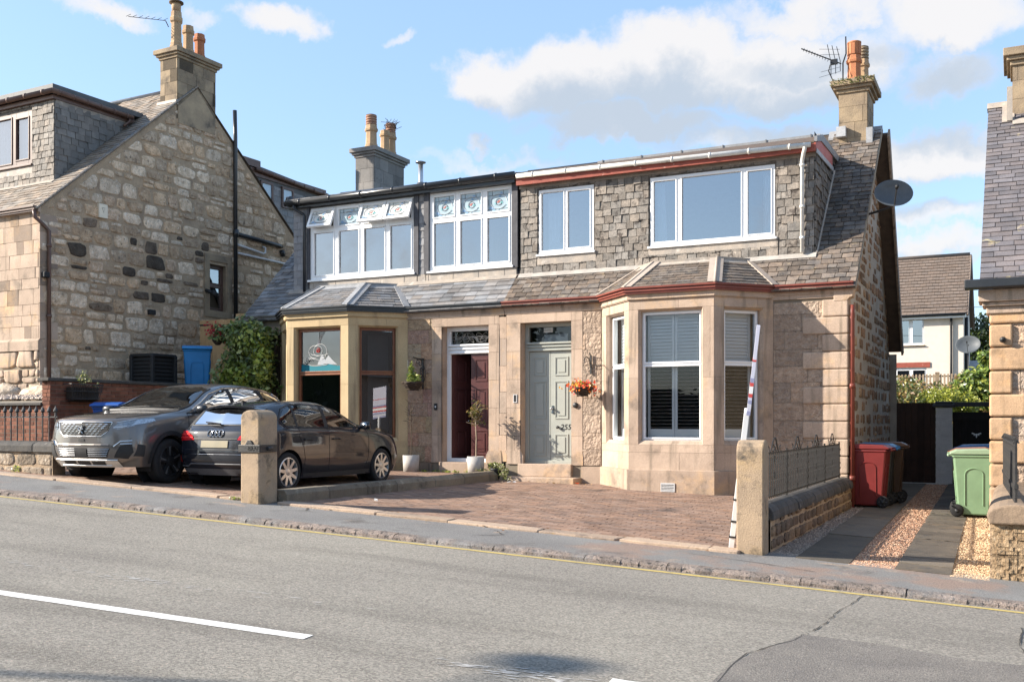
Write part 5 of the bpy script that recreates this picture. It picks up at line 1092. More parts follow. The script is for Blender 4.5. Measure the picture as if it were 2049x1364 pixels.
# ------------------------------------------------------------------ house far behind
def far_house():
    H = empty('roughcast_house', (-7, 42, 1.6), 0, 'cream roughcast house with brown tiled roof seen through the gap at the back', 'house')
    Y = 38.5; P = F((0, Y, 0), (1, 0, 0)); x0, x1 = -12.5, -2.38; wa = (-5.55, -4.25, 5.13, 6.55); wb = (-6.4, -4.12, 2.3, 3.95)
    w = MB(); sheet(w, P, [(x0, 1.2), (x1, 1.2), (x1, 6.75), (x0, 6.75)], [wa, wb]); GP = F((x1, Y, 0), (0, 1, 0)); sheet(w, GP, [(0, 1.2), (8, 1.2), (8, 6.7), (4, 10.0), (0, 6.7)]); build(w, 'wall', m_render, H)
    r = MB(); RP = F((0, Y - .35, 6.62), (1, 0, 0), (0, 1, .82)); L_ = 4.35 * math.hypot(1, .82); sheet(r, RP, [(x0, 0), (x1 + .15, 0), (x1 + .15, L_), (x0, L_)], w=-.02)
    sheet(r, F((0, Y + 4, 10.2), (1, 0, 0), (0, 1, -.82), (0, .82, 1)), [(x0, 0), (x1 + .15, 0), (x1 + .15, 5.6), (x0, 5.6)])
    tiles(r, RP, [(-9, 0), (x1 + .16, 0), (x1 + .16, L_), (-9, L_)], even(0, L_, .30), (.3, .31), .01, .03, .002, .05, .05, tint=slate_tint(.9, 1.1, .03), stag=1); ro = build(r, 'roof', m_tilef, H)
    t = MB(); tube(t, [(x0, Y + 4, 10.25), (x1 + .16, Y + 4, 10.25)], .12, 8); tube(t, [(x1 + .2, Y - .4, 6.55), (x1 + .2, Y + 4, 10.2)], .07, 4); tube(t, [(x1 + .2, Y + 8.4, 6.55), (x1 + .2, Y + 4, 10.2)], .07, 4); build(t, 'ridge_tiles', m_tilef, ro)
    f = MB(); bx(f, x0, x1 + .1, Y - .3, Y - .02, 6.45, 6.66); build(f, 'white_fascia', m_white, H); f = MB(); tube(f, [(x0, Y - .38, 6.62), (x1 + .1, Y - .38, 6.62)], .07, 8); tube(f, [(-2.95, Y - .1, 6.6), (-2.95, Y - .1, 1.5)], .06, 8); tube(f, [(x1 + .08, Y + 1.3, 6.6), (x1 + .08, Y + 1.3, 2)], .09, 8); build(f, 'downpipe', m_trim, H)
    for q, cells in ((wa, 2), (wb, 3)):
        c = []; n = cells; ww = (q[1] - q[0]) / n
        for j in range(n): c.append((q[0] + j * ww + .1, q[0] + (j + 1) * ww - .08, q[2] + .12, q[3] - .12))
        o = window(H, P, *q, c, m_white, .06, m_glassb, .02, sill=.1, sills=m_post, room_mat=m_roomg)
    b = MB(); bx(b, -6.5, -3.95, Y - .05, Y + .01, 3.98, 4.24); build(b, 'brick_lintel', m_redpeel, H)
far_house()

# ------------------------------------------------------------------ boundary walls, posts, railings
def rounded(P, mb, w, h, l0, l1, r, tint=1, mi=0, n=8, pos=0):
    """upright slab with a half-round head, P(u across, v up, w along)"""
    pl = [(-w / 2 + pos, 0), (w / 2 + pos, 0)] + [(pos + w / 2 * math.cos(math.pi * j / n), h - r + r * math.sin(math.pi * j / n)) for j in range(n + 1)]
    prism(mb, P, pl, l0, l1, tint, mi)
def gateposts():
    o = empty('gatepost', (-9.22, -7.0, .08), 0, 'weathered round topped stone gatepost with iron name strap in front of the black hatchback', 'gatepost', 'stone gateposts')
    mb = MB(); rounded(F((-9.20, -6.98, .08), (1, 0, 0)), mb, .32, 1.27, -.2, .18, .1); build(mb, 'post', m_post, o, bevel=.02)
    s = MB(); P = F((-9.20, -6.98, .08), (1, 0, 0)); zb, zt = .70, .80
    fb(s, P, -.185, .185, zb, zt, .182, .20); fb(s, P, .162, .185, zb, zt, -.16, .181); fb(s, P, -.2, -.162, zb, zt, .1, .181); prism(s, P, [(-.07, zt), (.07, zt), (.045, zt + .035), (.025, zt + .065), (-.025, zt + .065), (-.045, zt + .035)], .182, .198); lathe(s, P(.19, .75, .0), [(.03, -.05), (.03, .05)], 10, axis='Y')
    st = build(s, 'iron_strap', m_iron, o, bevel=.004); text_mesh('name_lettering', 'BRAE', .085, P.off(.075, .75, .202), m_trim if False else m_ironw, st, .004)
    o = empty('gatepost', (-2.60, -6.4, -.33), 0, 'buff round topped stone gatepost beside the leaning sale board', 'gatepost', 'stone gateposts')
    mb = MB(); rounded(F((-2.63, -6.42, -.33), (0, 1, 0), (0, 0, 1)), mb, .27, 1.32, -.15, .15, .12); build(mb, 'post', m_post, o, bevel=.015)
gateposts()
def low_wall():
    o = empty('garden_wall', (-9.05, -3.5, .05), 0, 'very low stone kerb wall between the two forecourts, sloping from the gatepost to the doors', 'wall')
    mb = MB(); y = -6.75; c = MB()
    while y < -.35:
        l = min(rnd.uniform(.8, 1.2), -.3 - y); 
        def P(u, v, w): return Vector((-9.05 + u, v, min(zd(-8.95, max(v, -6.3)), .1) + w))
        za = 0; b = MB()
        for P_ in (P,):
            q = [P(-.13, y + .006, -.1), P(.13, y + .006, -.1), P(.13, y + l - .006, -.1), P(-.13, y + l - .006, -.1)]
        h = .175 + rnd.uniform(-.008, .008)
        pr = [(-.14, -.05), (.14, -.08), (.14, h - .06), (.09, h), (-.10, h), (-.14, h - .05)]
        vs = [P(u, y + .005, w) for u, w in pr] + [P(u, y + l - .005, w) for u, w in pr]; n = len(pr)
        c.add(vs, [tuple(range(n)), tuple(range(2 * n - 1, n - 1, -1))] + [(i, n + i, n + (i + 1) % n, (i + 1) % n) for i in range(n)], rnd.uniform(.8, 1.15)); y += l
    build(c, 'coping', M('mossy low wall', (.22, .18, .13), (.15, .125, .095), 3, .9, .8, 35, stain=[((.30, .27, .21), 4, .58, .7), ((.07, .06, .045), 3, .6, .72)], b2=2), o, bevel=.01)
    mb = MB(); y0, y1 = -6.8, -.35
    for i in range(10):
        ya, yb2 = y0 + (y1 - y0) * i / 10, y0 + (y1 - y0) * (i + 1) / 10; mb.add([(-8.93, ya, -.3), (-8.93, yb2, -.3), (-8.93, yb2, .06 + .0), (-8.93, ya, .12)], [(0, 1, 2, 3)])
    build(mb, 'wall_face', m_rubmortar, o)
low_wall()
def bar_wall_right():
    o = empty('garden_wall', (-2.58, -3.2, -.3), 0, 'rubble wall with dark rounded coping under the wavy topped railings', 'wall')
    w = MB(); X = -2.47; GP = F((X, 0, 0), (0, 1, 0)); h0 = lambda y: .10 + .0 * y
    sheet(w, GP, [(-6.25, -.5), (-.05, -.5), (-.05, .12), (-6.25, .12)], w=0); rubble(w, GP, [(-6.22, -.42), (-.08, -.42), (-.08, .12), (-6.22, .12)], ruled(-.42, .12, .11, .2), (.2, .42), .022, .025, tint=lambda: rnd.choice([(.24, .21, .20), (.30, .245, .20), (.19, .17, .16), (.36, .30, .25)]), mi=1)
    sheet(w, F((X - .26, 0, 0), (0, -1, 0)), [(.05, -.5), (6.25, -.5), (6.25, .12), (.05, .12)], tint=.9); build(w, 'wall', [m_rubmortar, m_rub], o)
    c = MB(); y = -6.25
    while y < -.1:
        l = min(rnd.uniform(.22, .4), -.06 - y); n = 8; r = .165 + rnd.uniform(-.008, .008); cx = X - .13
        pl = [(r * math.cos(math.pi * j / n), .08 + .05 + .135 * math.sin(math.pi * j / n)) for j in range(n + 1)] + [(-r, .08), (r, .08)]
        prism(c, F((cx, 0, 0), (1, 0, 0), (0, 0, 1), (0, 1, 0)), pl, y + .004, y + l - .004, rnd.uniform(.75, 1.2)); y += l
    build(c, 'coping', m_cope, o, bevel=.012)
    # railings
    o = empty('railing', (X - .13, -3.2, .26), 0, 'old iron railings with zigzag crests on the wall beside the right driveway', 'railings'); cx = X - .13; y0, y1 = -6.12, -.45; zb, zt = .28, .83
    r = MB(); bx(r, cx - .008, cx + .008, y0, y1, zb + .02, zb + .035); bx(r, cx - .008, cx + .008, y0, y1, zt - .015, zt); build(r, 'rail', m_ironw, o)
    br = MB(); bx(br, cx - .008, cx + .008, y0 - .008, y0 + .008, zb, zt); b0 = build(br, 'baluster', m_ironw, o); n = 52
    for j in range(1, n):
        if j % 13 == 0: continue
        c = b0.copy(); COL.objects.link(c); c.location = b0.location + Vector((0, (y1 - y0) * j / n, 0))
    for j in range(5):
        y = y0 + (y1 - y0) * j / 4; p = MB(); tube(p, [(cx, y, .24), (cx, y, zt + .03)], .014, 6)
        for z in (.3, .42, .5, .62, .72): tube(p, [(cx, y, z), (cx, y, z + .03)], .024, 6)
        build(p, 'railing_post', m_ironw, o)
    for j in range(4):
        y = y0 + (y1 - y0) * (j + .5) / 4; cr = MB()
        for s in (-1, 1):
            tube(cr, [(cx, y + s * .22, zt), (cx, y + s * .05, zt + .17), (cx, y + s * .02, zt + .16)], .008, 5); tube(cr, [(cx, y + s * (.08 + .06 * math.cos(t * .8)), zt + .05 + .045 * math.sin(t * .8)) for t in range(8)], .007, 5); tube(cr, [(cx, y + s * .3, zt), (cx, y + s * .3, zt + .06), (cx, y + s * .36, zt + .08)], .007, 5)
        for z in (.35, .55, .75): tube(cr, [(cx, y + .02 * math.cos(t), z + .035 * math.sin(t)) for t in range(7)], .006, 5)
        build(cr, 'railing_crest', m_ironw, o)
bar_wall_right()
def left_front_wall():
    o = empty('garden_wall', (-15.6, -6.6, .38), 0, 'stone wall with dark rounded coping under the spear topped railings at the left', 'wall')
    P = F((0, -6.6, 0), (1, 0, 0)); w = MB(); sheet(w, P, [(-19, .1), (-13.72, .1), (-13.72, .72), (-19, .72)]); rubble(w, P, [(-18.9, .3), (-13.75, .3), (-13.75, .71), (-18.9, .71)], ruled(.3, .71, .16, .24), (.35, .7), .025, .02, tint=lambda: rnd.uniform(.3, .55), mi=1); bx(w, -19, -13.72, -6.59, -6.36, .1, .71, .6); build(w, 'wall', [m_rubmortar, m_rub], o)
    c = MB(); x = -19
    while x < -13.7:
        l = min(rnd.uniform(.5, 1.0), -13.66 - x); n = 8; pl = [(.17 * math.cos(math.pi * j / n), .80 + .075 * math.sin(math.pi * j / n)) for j in range(n + 1)] + [(-.17, .70), (.17, .70)]
        prism(c, F((0, -6.48, 0), (0, -1, 0), (0, 0, 1), (1, 0, 0)), pl, x + .004, x + l - .004, rnd.uniform(.85, 1.2)); x += l
    build(c, 'coping', m_cope, o, bevel=.012)
    o = empty('railing', (-15.6, -6.48, .86), 0, 'spear topped black iron railings at the left in front of the red brick wall', 'railings')
    r = MB(); bx(r, -19, -13.75, -6.49, -6.47, 1.255, 1.275); build(r, 'rail', m_iron, o)
    b = MB(); x = -13.8; tube(b, [(x, -6.48, .85), (x, -6.48, 1.36)], .011, 6); lathe(b, (x, -6.48, 1.26), [(.012, .0), (.024, .02), (.012, .04), (.022, .055), (.012, .07), (.035, .1), (.03, .12), (.0, .19)], 8); bx(b, x - .045, x + .045, -6.484, -6.476, 1.35, 1.368); b0 = build(b, 'spear', m_iron, o)
    for j in range(1, 34): c = b0.copy(); COL.objects.link(c); c.location = b0.location + Vector((-.152 * j, 0, 0))
left_front_wall()
def brick_walls():
    o = empty('garden_wall', (-16.7, -2, .3), 0, 'red brick retaining wall with stone coping running back along the raised path', 'wall')
    X = -16.6; GP = F((X, 0, 0), (0, 1, 0)); w = MB(); tn = lambda: rnd.choice([1, 1.15, .9, 1.3, .75])
    bx(w, X - .22, X - .006, -4.32, 2.2, .2, 1.97, .7); tiles(w, GP, [(-4.33, .3), (2.2, .3), (2.2, 1.97), (-4.33, 1.97)], even(.3, 1.97, .076), (.225, .225), .011, .004, .003, tint=tn, stag=1, mi=1, base=-.005)
    FP = F((0, -4.33, 0), (1, 0, 0)); tiles(w, FP, [(X - .22, .3), (X + .004, .3), (X + .004, 1.97), (X - .22, 1.97)], even(.3, 1.97, .076), (.11, .215), .011, .004, .003, tint=tn, stag=1, mi=1, base=-.02)
    build(w, 'wall', [m_mortar, m_brick], o); c = MB(); bx(c, X - .27, X + .04, -4.4, 2.2, 1.972, 2.035); build(c, 'coping', m_cope, o, bevel=.01)
    o = empty('garden_wall', (-18.4, -4.3, .3), 0, 'low red brick retaining wall behind the spear railings, holding pale gravel', 'wall')
    w = MB(); bx(w, -22, X - .23, -4.28, -4.1, .1, 1.50, .7); tiles(w, FP.off(w=-.05), [(-20.5, .2), (X - .23, .2), (X - .23, 1.5), (-20.5, 1.5)], even(.2, 1.5, .076), (.225, .225), .011, .004, .003, tint=tn, stag=1, mi=1, base=-.005); build(w, 'wall', [m_mortar, m_brick], o); c = MB(); bx(c, -22, X - .225, -4.36, -4.05, 1.502, 1.56); build(c, 'coping', m_cope, o, bevel=.012)
    t = MB(); bx(t, -26, X - .2, -4.1, 2.6, 0, 1.60); bx(t, -18.5, X - .2, -3.2, 3.0, 1.60, 1.93); build(t, 'raised_path', M('path slab', (.28, .25, .21), (.22, .2, .17), 2, .9, .4, 40), kind='structure')
    g = MB()
    for j in range(1500):
        x, y = rnd.uniform(-20, -16.9), rnd.uniform(-4.05, -3.35); s = rnd.uniform(.02, .045); c = rnd.uniform(.6, 1.1); k = rnd.uniform(0, 6); h = max(0, 1 - abs(y + 3.7) * 2) * .12
        g.add([(x + s * math.cos(k + a), y + s * math.sin(k + a), 1.60 + h) for a in (0, 2, 4)] + [(x, y, 1.6 + h + s)], [(0, 1, 3), (1, 2, 3), (2, 0, 3)], (.62 * c, .52 * c, .44 * c))
    build(g, 'pale_gravel', M('pale gravel', (1, 1, 1), (.9, .9, .9), 60, .9, 0, fine=.1), kind='stuff')
    for n_, (x, y, s, l) in enumerate(((-17.9, -3.5, .38, 'rounded grey boulder on pale gravel against the left house wall'), (-19.2, -3.5, .5, 'dark boulder at the left edge on the pale gravel'))):
        b = MB(); n = 10; vs = []; fs = []
        for i in range(7):
            for j in range(n): t = 2 * math.pi * j / n; p = math.pi * (i + .3) / 7.6; r = s * rnd.uniform(.85, 1.1); vs.append((x + 1.5 * r * math.sin(p) * math.cos(t), y + .6 * r * math.sin(p) * math.sin(t), 1.72 + .55 * r * math.cos(p)))
        for i in range(6):
            for j in range(n): fs.append((i * n + j, (i + 1) * n + j, (i + 1) * n + (j + 1) % n, i * n + (j + 1) % n))
        fs += [tuple(range(n)), tuple(range(6 * n, 7 * n))[::-1]]; b.add(vs, fs, .8, 0, True); build(b, 'boulder', m_rub, label=l, cat='boulder', group='garden boulders')
brick_walls()
def right_pier():
    o = empty('garden_wall', (0, -4.2, -.42), 0, 'rough stone pier and wall with brown rounded coping at the right edge', 'wall')
    w = MB(); P = F((0, -6.3, 0), (1, 0, 0)); bx(w, -.22, .24, -6.27, -2.05, -.6, .15, .8)
    for i in range(12):
        for j in range(16):
            u, v = -.215 + .455 * i / 12, -.45 + .6 * j / 16; h = .006 + .02 * rnd.random() * (0 if j in (7, 15, 0) or i in (0, 11) else 1); k = rnd.uniform(.85, 1.1) * (.6 if j == 7 else 1); fb(w, P, u, u + .038, v, v + .0375, -.002, h, (.52 * k, .46 * k, .37 * k), 1)
    tiles(w, P, [(-.235, -.45), (.25, -.45), (.25, .16), (-.235, .16)], [(-.45, -.155), (-.155, .16)], (.6, .7), .008, .004, .002, mi=1, tint=lambda: (.48, .43, .36))
    GP = F((-.22, 0, 0), (0, -1, 0)); tiles(w, GP, [(2.1, -.5), (6.3, -.5), (6.3, .16), (2.1, .16)], even(-.5, .16, .22), (.4, .7), .008, .015, .004, mi=1, jit=.03); build(w, 'wall', [m_rubmortar, m_rub], o)
    c = MB(); y = -6.38; n = 10
    while y < -2.1:
        l = min(rnd.uniform(.6, .8), -2.06 - y); pl = [(.275 * math.cos(math.pi * j / n), .24 + .12 * math.sin(math.pi * j / n)) for j in range(n + 1)] + [(-.25, .155), (.25, .155)]; prism(c, F((.01, 0, 0), (1, 0, 0), (0, 0, 1), (0, 1, 0)), pl, y + .004, y + l - .004, rnd.uniform(.9, 1.1)); y += l
    build(c, 'coping', m_copeb, o, bevel=.02)
    o = empty('railing', (.0, -4.2, .36), 0, 'iron railings seen end-on along the coping at the right edge', 'railings'); 
    
    for z in (.41, .94): r = MB(); tube(r, [(0, -6.1, z), (-.15, -2.2, z)], .012, 6); build(r, 'rail', m_iron, o)
    b = MB(); tube(b, [(0, -6.05, .34), (0, -6.05, 1.0)], .015, 6); tube(b, [(0, -6.05, .5), (0, -6.05, .54)], .028, 6); tube(b, [(-.03, -6.05, .97), (0, -6.05, 1.03), (.03, -6.05, .97)], .01, 5); b0 = build(b, 'baluster', m_iron, o)
    for j in range(1, 27): c = b0.copy(); COL.objects.link(c); c.location = b0.location + Vector((-.0055 * j, .145 * j, 0))
right_pier()

# ------------------------------------------------------------------ gates and fences
def gates():
    m = M('gatehead', (.05, .05, .055), (.035, .035, .04), 5, .5)
    o = empty('garden_gate', (-2.1, 7, -.22), 0, 'tall dark brown boarded gate at the end of the right driveway', 'gate'); g = MB(); P = F((0, 7, 0), (1, 0, 0))
    tiles(g, P, [(-3.1, -.2), (-1.62, -.2), (-1.62, 1.62), (-3.1, 1.62)], [(-.2, 1.62)], (.13, .14), .006, .02, .002, tint=lambda: rnd.uniform(.75, 1.2)); fb(g, P, -3.1, -1.62, -.2, 1.6, -.03, -.01); build(g, 'boards', m_gate, o)
    g = MB(); fb(g, P, -3.1, -1.62, -.24, -.205, -.02, .03); build(g, 'threshold', m_pvcw, o); g = MB(); lathe(g, P(-2.43, .75, .04), [(.03, .03), (.03, -.02)], 10, axis='Y'); build(g, 'handle', m_iron, o)
    o = empty('gate_pier', (-1.44, 7, -.25), 0, 'white painted brick pier with a dark cap between the two dark gates', 'pier'); g = MB(); bx(g, -1.60, -1.28, 6.86, 7.1, -.28, 1.50, .8); PP = F((0, 6.85, 0), (1, 0, 0)); tiles(g, PP, [(-1.61, -.28), (-1.27, -.28), (-1.27, 1.5), (-1.61, 1.5)], even(-.28, 1.5, .075), (.2, .22), .006, .006, .004, stag=1, tint=lambda: rnd.uniform(.75, .85), base=-.005); build(g, 'pier', M('white painted brick', (.86, .85, .84), (.78, .77, .76), 3, .8, .6, 40), o)
    g = MB(); bx(g, -1.67, -1.21, 6.8, 7.15, 1.505, 1.58); bx(g, -1.62, -1.26, 6.85, 7.1, 1.58, 1.64); build(g, 'cap', m, o, bevel=.02)
    o = empty('garden_gate', (-.75, 7, -.22), 0, 'black slatted gate with a small white bee ornament and a dark top rail', 'gate'); g = MB(); tiles(g, P, [(-1.27, -.2), (.3, -.2), (.3, 1.38), (-1.27, 1.38)], [(-.2, 1.38)], (.062, .064), .02, .02, .002); fb(g, P, -1.27, .3, -.2, 1.40, -.03, -.012); fb(g, P, -1.27, .3, 1.22, 1.32, .022, .045); build(g, 'boards', m_gateb, o)
    g = MB(); bx(g, -1.3, .3, 6.96, 7.08, 1.52, 1.62); build(g, 'top_rail', m, o, bevel=.01)
    g = MB(); B = P.off(-.78, .90, .03); lathe(g, B(0, 0, 0), [(.0, -.01), (.022, 0), (.0, .012)], 8, axis='Y')
    for s in (-1, 1): prism(g, B, [(s * .01, .015), (s * .09, .045), (s * .1, .02), (s * .04, -.005)][::s], 0, .006); prism(g, B, [(s * .01, .0), (s * .06, -.005), (s * .05, -.03)][::s], 0, .006)
    prism(g, B, [(-.02, -.01), (.02, -.01), (.012, -.06), (0, -.08), (-.012, -.06)], 0, .008); build(g, 'bee_ornament', m_white, o)
    # new timber gate at the left
    o = empty('garden_gate', (-17, 1.5, 1.9), 0, 'new pale timber gate and fence between the left house and the ivy', 'gate'); P = F((0, 1.5, 0), (1, 0, 0)); g = MB()
    tiles(g, P, [(-18.6, 1.9), (-17.2, 1.9), (-17.2, 3.72), (-18.6, 3.72)], [(1.9, 3.72)], (.12, .125), .006, .02, .002, tint=lambda: rnd.uniform(.85, 1.15)); fb(g, P, -18.6, -17.2, 1.9, 3.7, -.03, -.012, .8); build(g, 'gate_leaf', m_fencew, o)
    g = MB(); tiles(g, P, [(-17.18, 1.9), (-15.45, 1.9), (-15.45, 3.84), (-17.18, 3.84)], even(1.9, 3.84, .16), (2, 2.1), .008, .02, .002, tint=lambda: rnd.uniform(.85, 1.15)); fb(g, P, -17.18, -15.45, 1.9, 3.82, -.03, -.012, .8); build(g, 'fence_panel', m_fencew, o)
    g = MB(); fb(g, P, -18.45, -18.05, 3.58, 3.62, .022, .03); fb(g, P, -18.45, -18.40, 3.54, 3.66, .022, .032); build(g, 'strap_hinge', m_iron, o)
    g = MB(); fb(g, P, -17.86, -17.66, 3.17, 3.31, .022, .03); pl = build(g, 'number_plaque', m_trim, o); text_mesh('plaque_lettering', '255', .11, P.off(-17.76, 3.24, .033), m_white, pl, .002)
    # picket fence far behind
    o = empty('picket_fence', (-4.6, 27, 2.2), 0, 'weathered picket fence in front of the cream house behind', 'fence'); P = F((0, 27, 0), (1, 0, 0)); b = MB(); fb(b, P, -5.6, -5.53, 2.2, 3.12, 0, .02); b0 = build(b, 'picket', m_post, o); g = MB(); fb(g, P, -7, -1.7, 2.62, 2.7, -.05, -.005); fb(g, P, -7, -1.7, 3.0, 3.06, -.05, -.005); build(g, 'rail', m_post, o)
    for j in range(1, 29): c = b0.copy(); COL.objects.link(c); c.location = b0.location + Vector((.135 * j, 0, 0))
    for x in (-4.72, -2.95): g = MB(); fb(g, P, x, x + .16, 2.0, 3.2, -.1, .05, .7); build(g, 'fence_post', m_post, o)
gates()

# ------------------------------------------------------------------ plants
def foliage(name, blobs, n, size, cols, label=None, cat=None, group=None, out=.5, stems=None, parent=None, ptag=True, flat=None):
    mb = MB(); tot = sum(b[6] for b in blobs)
    for (x, y, z, rx, ry, rz, wgt) in blobs:
        for j in range(int(n * wgt / tot)):
            while True:
                d = Vector((rnd.uniform(-1, 1), rnd.uniform(-1, 1), rnd.uniform(-1, 1)))
                if .1 < d.length <= 1: break
            r = rnd.uniform(.6, 1.05) if rnd.random() < .75 else rnd.uniform(.1, .7); u = d.normalized() * r; c = rnd.choice(cols); k = rnd.uniform(.65, 1.25)
            nn = d.normalized() * out + Vector((rnd.uniform(-1, 1), rnd.uniform(-1, 1), rnd.uniform(-.4, 1)))
            leaf(mb, (x + u.x * rx, y + u.y * ry, z + u.z * rz), nn, size * rnd.uniform(.6, 1.3), (c[0] * k, c[1] * k, c[2] * k))
    return build(mb, name, m_green, parent, label=label, cat=cat, group=group)
IV = [(.13, .20, .055), (.18, .26, .07), (.26, .33, .09), (.08, .125, .04), (.40, .43, .16), (.36, .42, .22)]
YG = [(.46, .52, .10), (.24, .32, .055), (.42, .45, .08), (.16, .22, .05)]
def plants():
    bl = [(rnd.uniform(-15.8, -14.7), rnd.uniform(-.55, -.1), z + rnd.uniform(-.15, .15), rnd.uniform(.25, .42), rnd.uniform(.2, .34), rnd.uniform(.22, .38), 1) for z in (.6, .9, 1.2, 1.5, 1.8, 2.1, 2.4, 2.7, 2.95, 3.1, 3.2) for _ in range(6)]
    bl = [b for b in bl if not (b[0] < -15.5 and b[2] < 1.4)]
    o = empty('climbing_ivy', (-15.4, -.2, .25), 0, 'big glossy ivy and climber covering the wall left of the yellow bay', 'ivy')
    foliage('leaves', bl, 6500, .062, IV, parent=o); foliage('bright_leaves', [(-15.0, -.5, 3.0, .5, .3, .35, 2), (-14.6, -.55, 2.5, .25, .2, .5, 2), (-15.3, -.55, 2.2, .5, .25, .3, 2.5), (-14.75, -.6, 1.2, .4, .2, .5, 2), (-15.3, -.55, 1.7, .6, .25, .25, 2)], 2600, .058, YG, parent=o, out=.9)
    b = MB(); 
    for x in (-15.6, -15.0, -14.7): tube(b, [(x, -.05, .2), (x + .1, -.1, 1.2), (x - .1, -.1, 2.2), (x + .1, -.08, 3)], .03, 6)
    bx(b, -16.0, -14.56, -.06, -.02, .3, 3.1, .5); build(b, 'stems', m_bark, o)
    b = MB(); 
    for j in range(150): p = (-16.0 + rnd.gauss(0, .13), -.45 + rnd.gauss(0, .08), 3.22 + rnd.gauss(0, .09)); leaf(b, p, (rnd.uniform(-1, 1), -1, rnd.uniform(0, 1)), .035, (.42 * rnd.uniform(.6, 1.2), .02, .03))
    o2 = empty('flower_basket', (-16.0, -.4, 2.9), 0, 'small basket of dark red flowers at the top left of the ivy', 'flower basket', 'hanging baskets'); build(b, 'blossom', m_petal, o2); b = MB(); lathe(b, (-16.0, -.42, 2.9), [(.05, 0), (.12, .08), (.15, .18), (.12, .18)], 12); build(b, 'basket', m_basket, o2); foliage('leaves', [(-15.9, -.45, 3.12, .2, .15, .15, 1)], 130, .035, IV, parent=o2)
    # hanging baskets with brackets
    def bracket(x, z, h, reach, scroll, label):
        b = MB(); y = -.03; bx(b, x - .016, x + .016, y - .02, y + .0, z - h, z)
        if scroll:
            tube(b, [(x, y, z - .02), (x, y - reach, z - .01), (x, y - reach - .04, z + .02)], .014, 6)
            for (yy, zz, r, a0, a1) in ((.12, -.1, .08, 1.2, 7.5), (.07, -.24, .055, 0, 6), (.24, -.07, .05, 1, 7), (.07, -.36, .05, 0, 5.5), (-.0, .0, .0, 0, 1)):
                if r: tube(b, [(x, y - yy - r * math.cos(a0 + (a1 - a0) * j / 12) * (1 - j / 20), z + zz + r * math.sin(a0 + (a1 - a0) * j / 12) * (1 - j / 20)) for j in range(13)], .011, 5)
            for s in (-1, 1): tube(b, [(x + s * (.01 + .05 * math.sin(j * .45)), y - .01, z - h * .5 - .2 + j * .055) for j in range(8)], .007, 5)
        else:
            tube(b, [(x, y, z - h * .5), (x, y - .1, z - h * .2), (x, y - reach * .7, z - .04), (x, y - reach, z - .08), (x, y - reach, z - .16)], .010, 6); tube(b, [(x, y - .02, z), (x, y - .07, z + .04), (x, y - .1, z)], .008, 5); tube(b, [(x, y, z - h * .7), (x, y - .12, z - h * .3)], .006, 5)
        return tag(build(b, 'plant_bracket', m_iron), label, 'bracket', 'basket brackets')
    bracket(-7.16, 2.44, .36, .33, False, 'plain black iron hook bracket on the stone right of the sage green door'); bracket(-10.86, 2.48, .62, .34, True, 'scrolled black iron bracket on the stone right of the yellow bay')
    o = empty('hanging_basket', (-7.20, -.35, 1.66), 0, 'hanging basket full of red and orange begonias beside the sage green door', 'hanging basket', 'hanging baskets'); b = MB(); lathe(b, (-7.20, -.35, 1.66), [(.06, 0), (.14, .05), (.19, .12), (.21, .17), (.18, .17)], 16)
    for k in range(4): tube(b, [(-7.20 + (.1 + .035 * k) * math.cos(t * .42), -.35 + (.1 + .035 * k) * math.sin(t * .42), 1.675 + .045 * k + .012 * (-1) ** t) for t in range(16)], .012, 5, 1.4)
    build(b, 'basket', m_basket, o); b = MB()
    for j in range(420): p = (-7.2 + rnd.gauss(0, .12), -.37 + rnd.gauss(0, .09), 1.85 + rnd.gauss(0, .05) - abs(rnd.gauss(0, .02))); c = rnd.choice([(.75, .10, .02), (.8, .2, .02), (.6, .03, .03), (.75, .05, .05), (.8, .4, .06)]); leaf(b, p, (rnd.uniform(-1, 1), -1, rnd.uniform(-.2, 1)), rnd.uniform(.02, .035), c)
    build(b, 'blossom', m_petal, o); foliage('leaves', [(-7.2, -.36, 1.86, .2, .16, .09, 1)], 160, .035, YG, parent=o); b = MB(); tube(b, [(-7.19, -.35, 2.28), (-7.2, -.35, 1.9)], .004, 4); build(b, 'chain', m_iron, o)
    o = empty('hanging_basket', (-10.90, -.36, 1.84), 0, 'wicker hanging basket with a small upright conifer beside the yellow bay', 'hanging basket', 'hanging baskets'); b = MB(); lathe(b, (-10.90, -.36, 1.82), [(.07, 0), (.15, .05), (.2, .12), (.22, .17), (.19, .17)], 16)
    for k in range(4): tube(b, [(-10.90 + (.11 + .035 * k) * math.cos(t * .42), -.36 + (.11 + .035 * k) * math.sin(t * .42), 1.835 + .045 * k + .012 * (-1) ** t) for t in range(16)], .012, 5, 1.5)
    build(b, 'basket', m_basket, o); foliage('conifer', [(-10.93, -.36, 2.08, .1, .1, .14, 2), (-10.94, -.36, 2.24, .06, .06, .16, 1.4), (-10.82, -.36, 2.05, .1, .08, .09, 1)], 420, .03, [(.28, .34, .07), (.4, .43, .09), (.18, .25, .07)], parent=o, out=.2); b = MB(); tube(b, [(-10.86, -.37, 2.45), (-10.9, -.36, 2.0)], .004, 4); build(b, 'chain', m_iron, o)
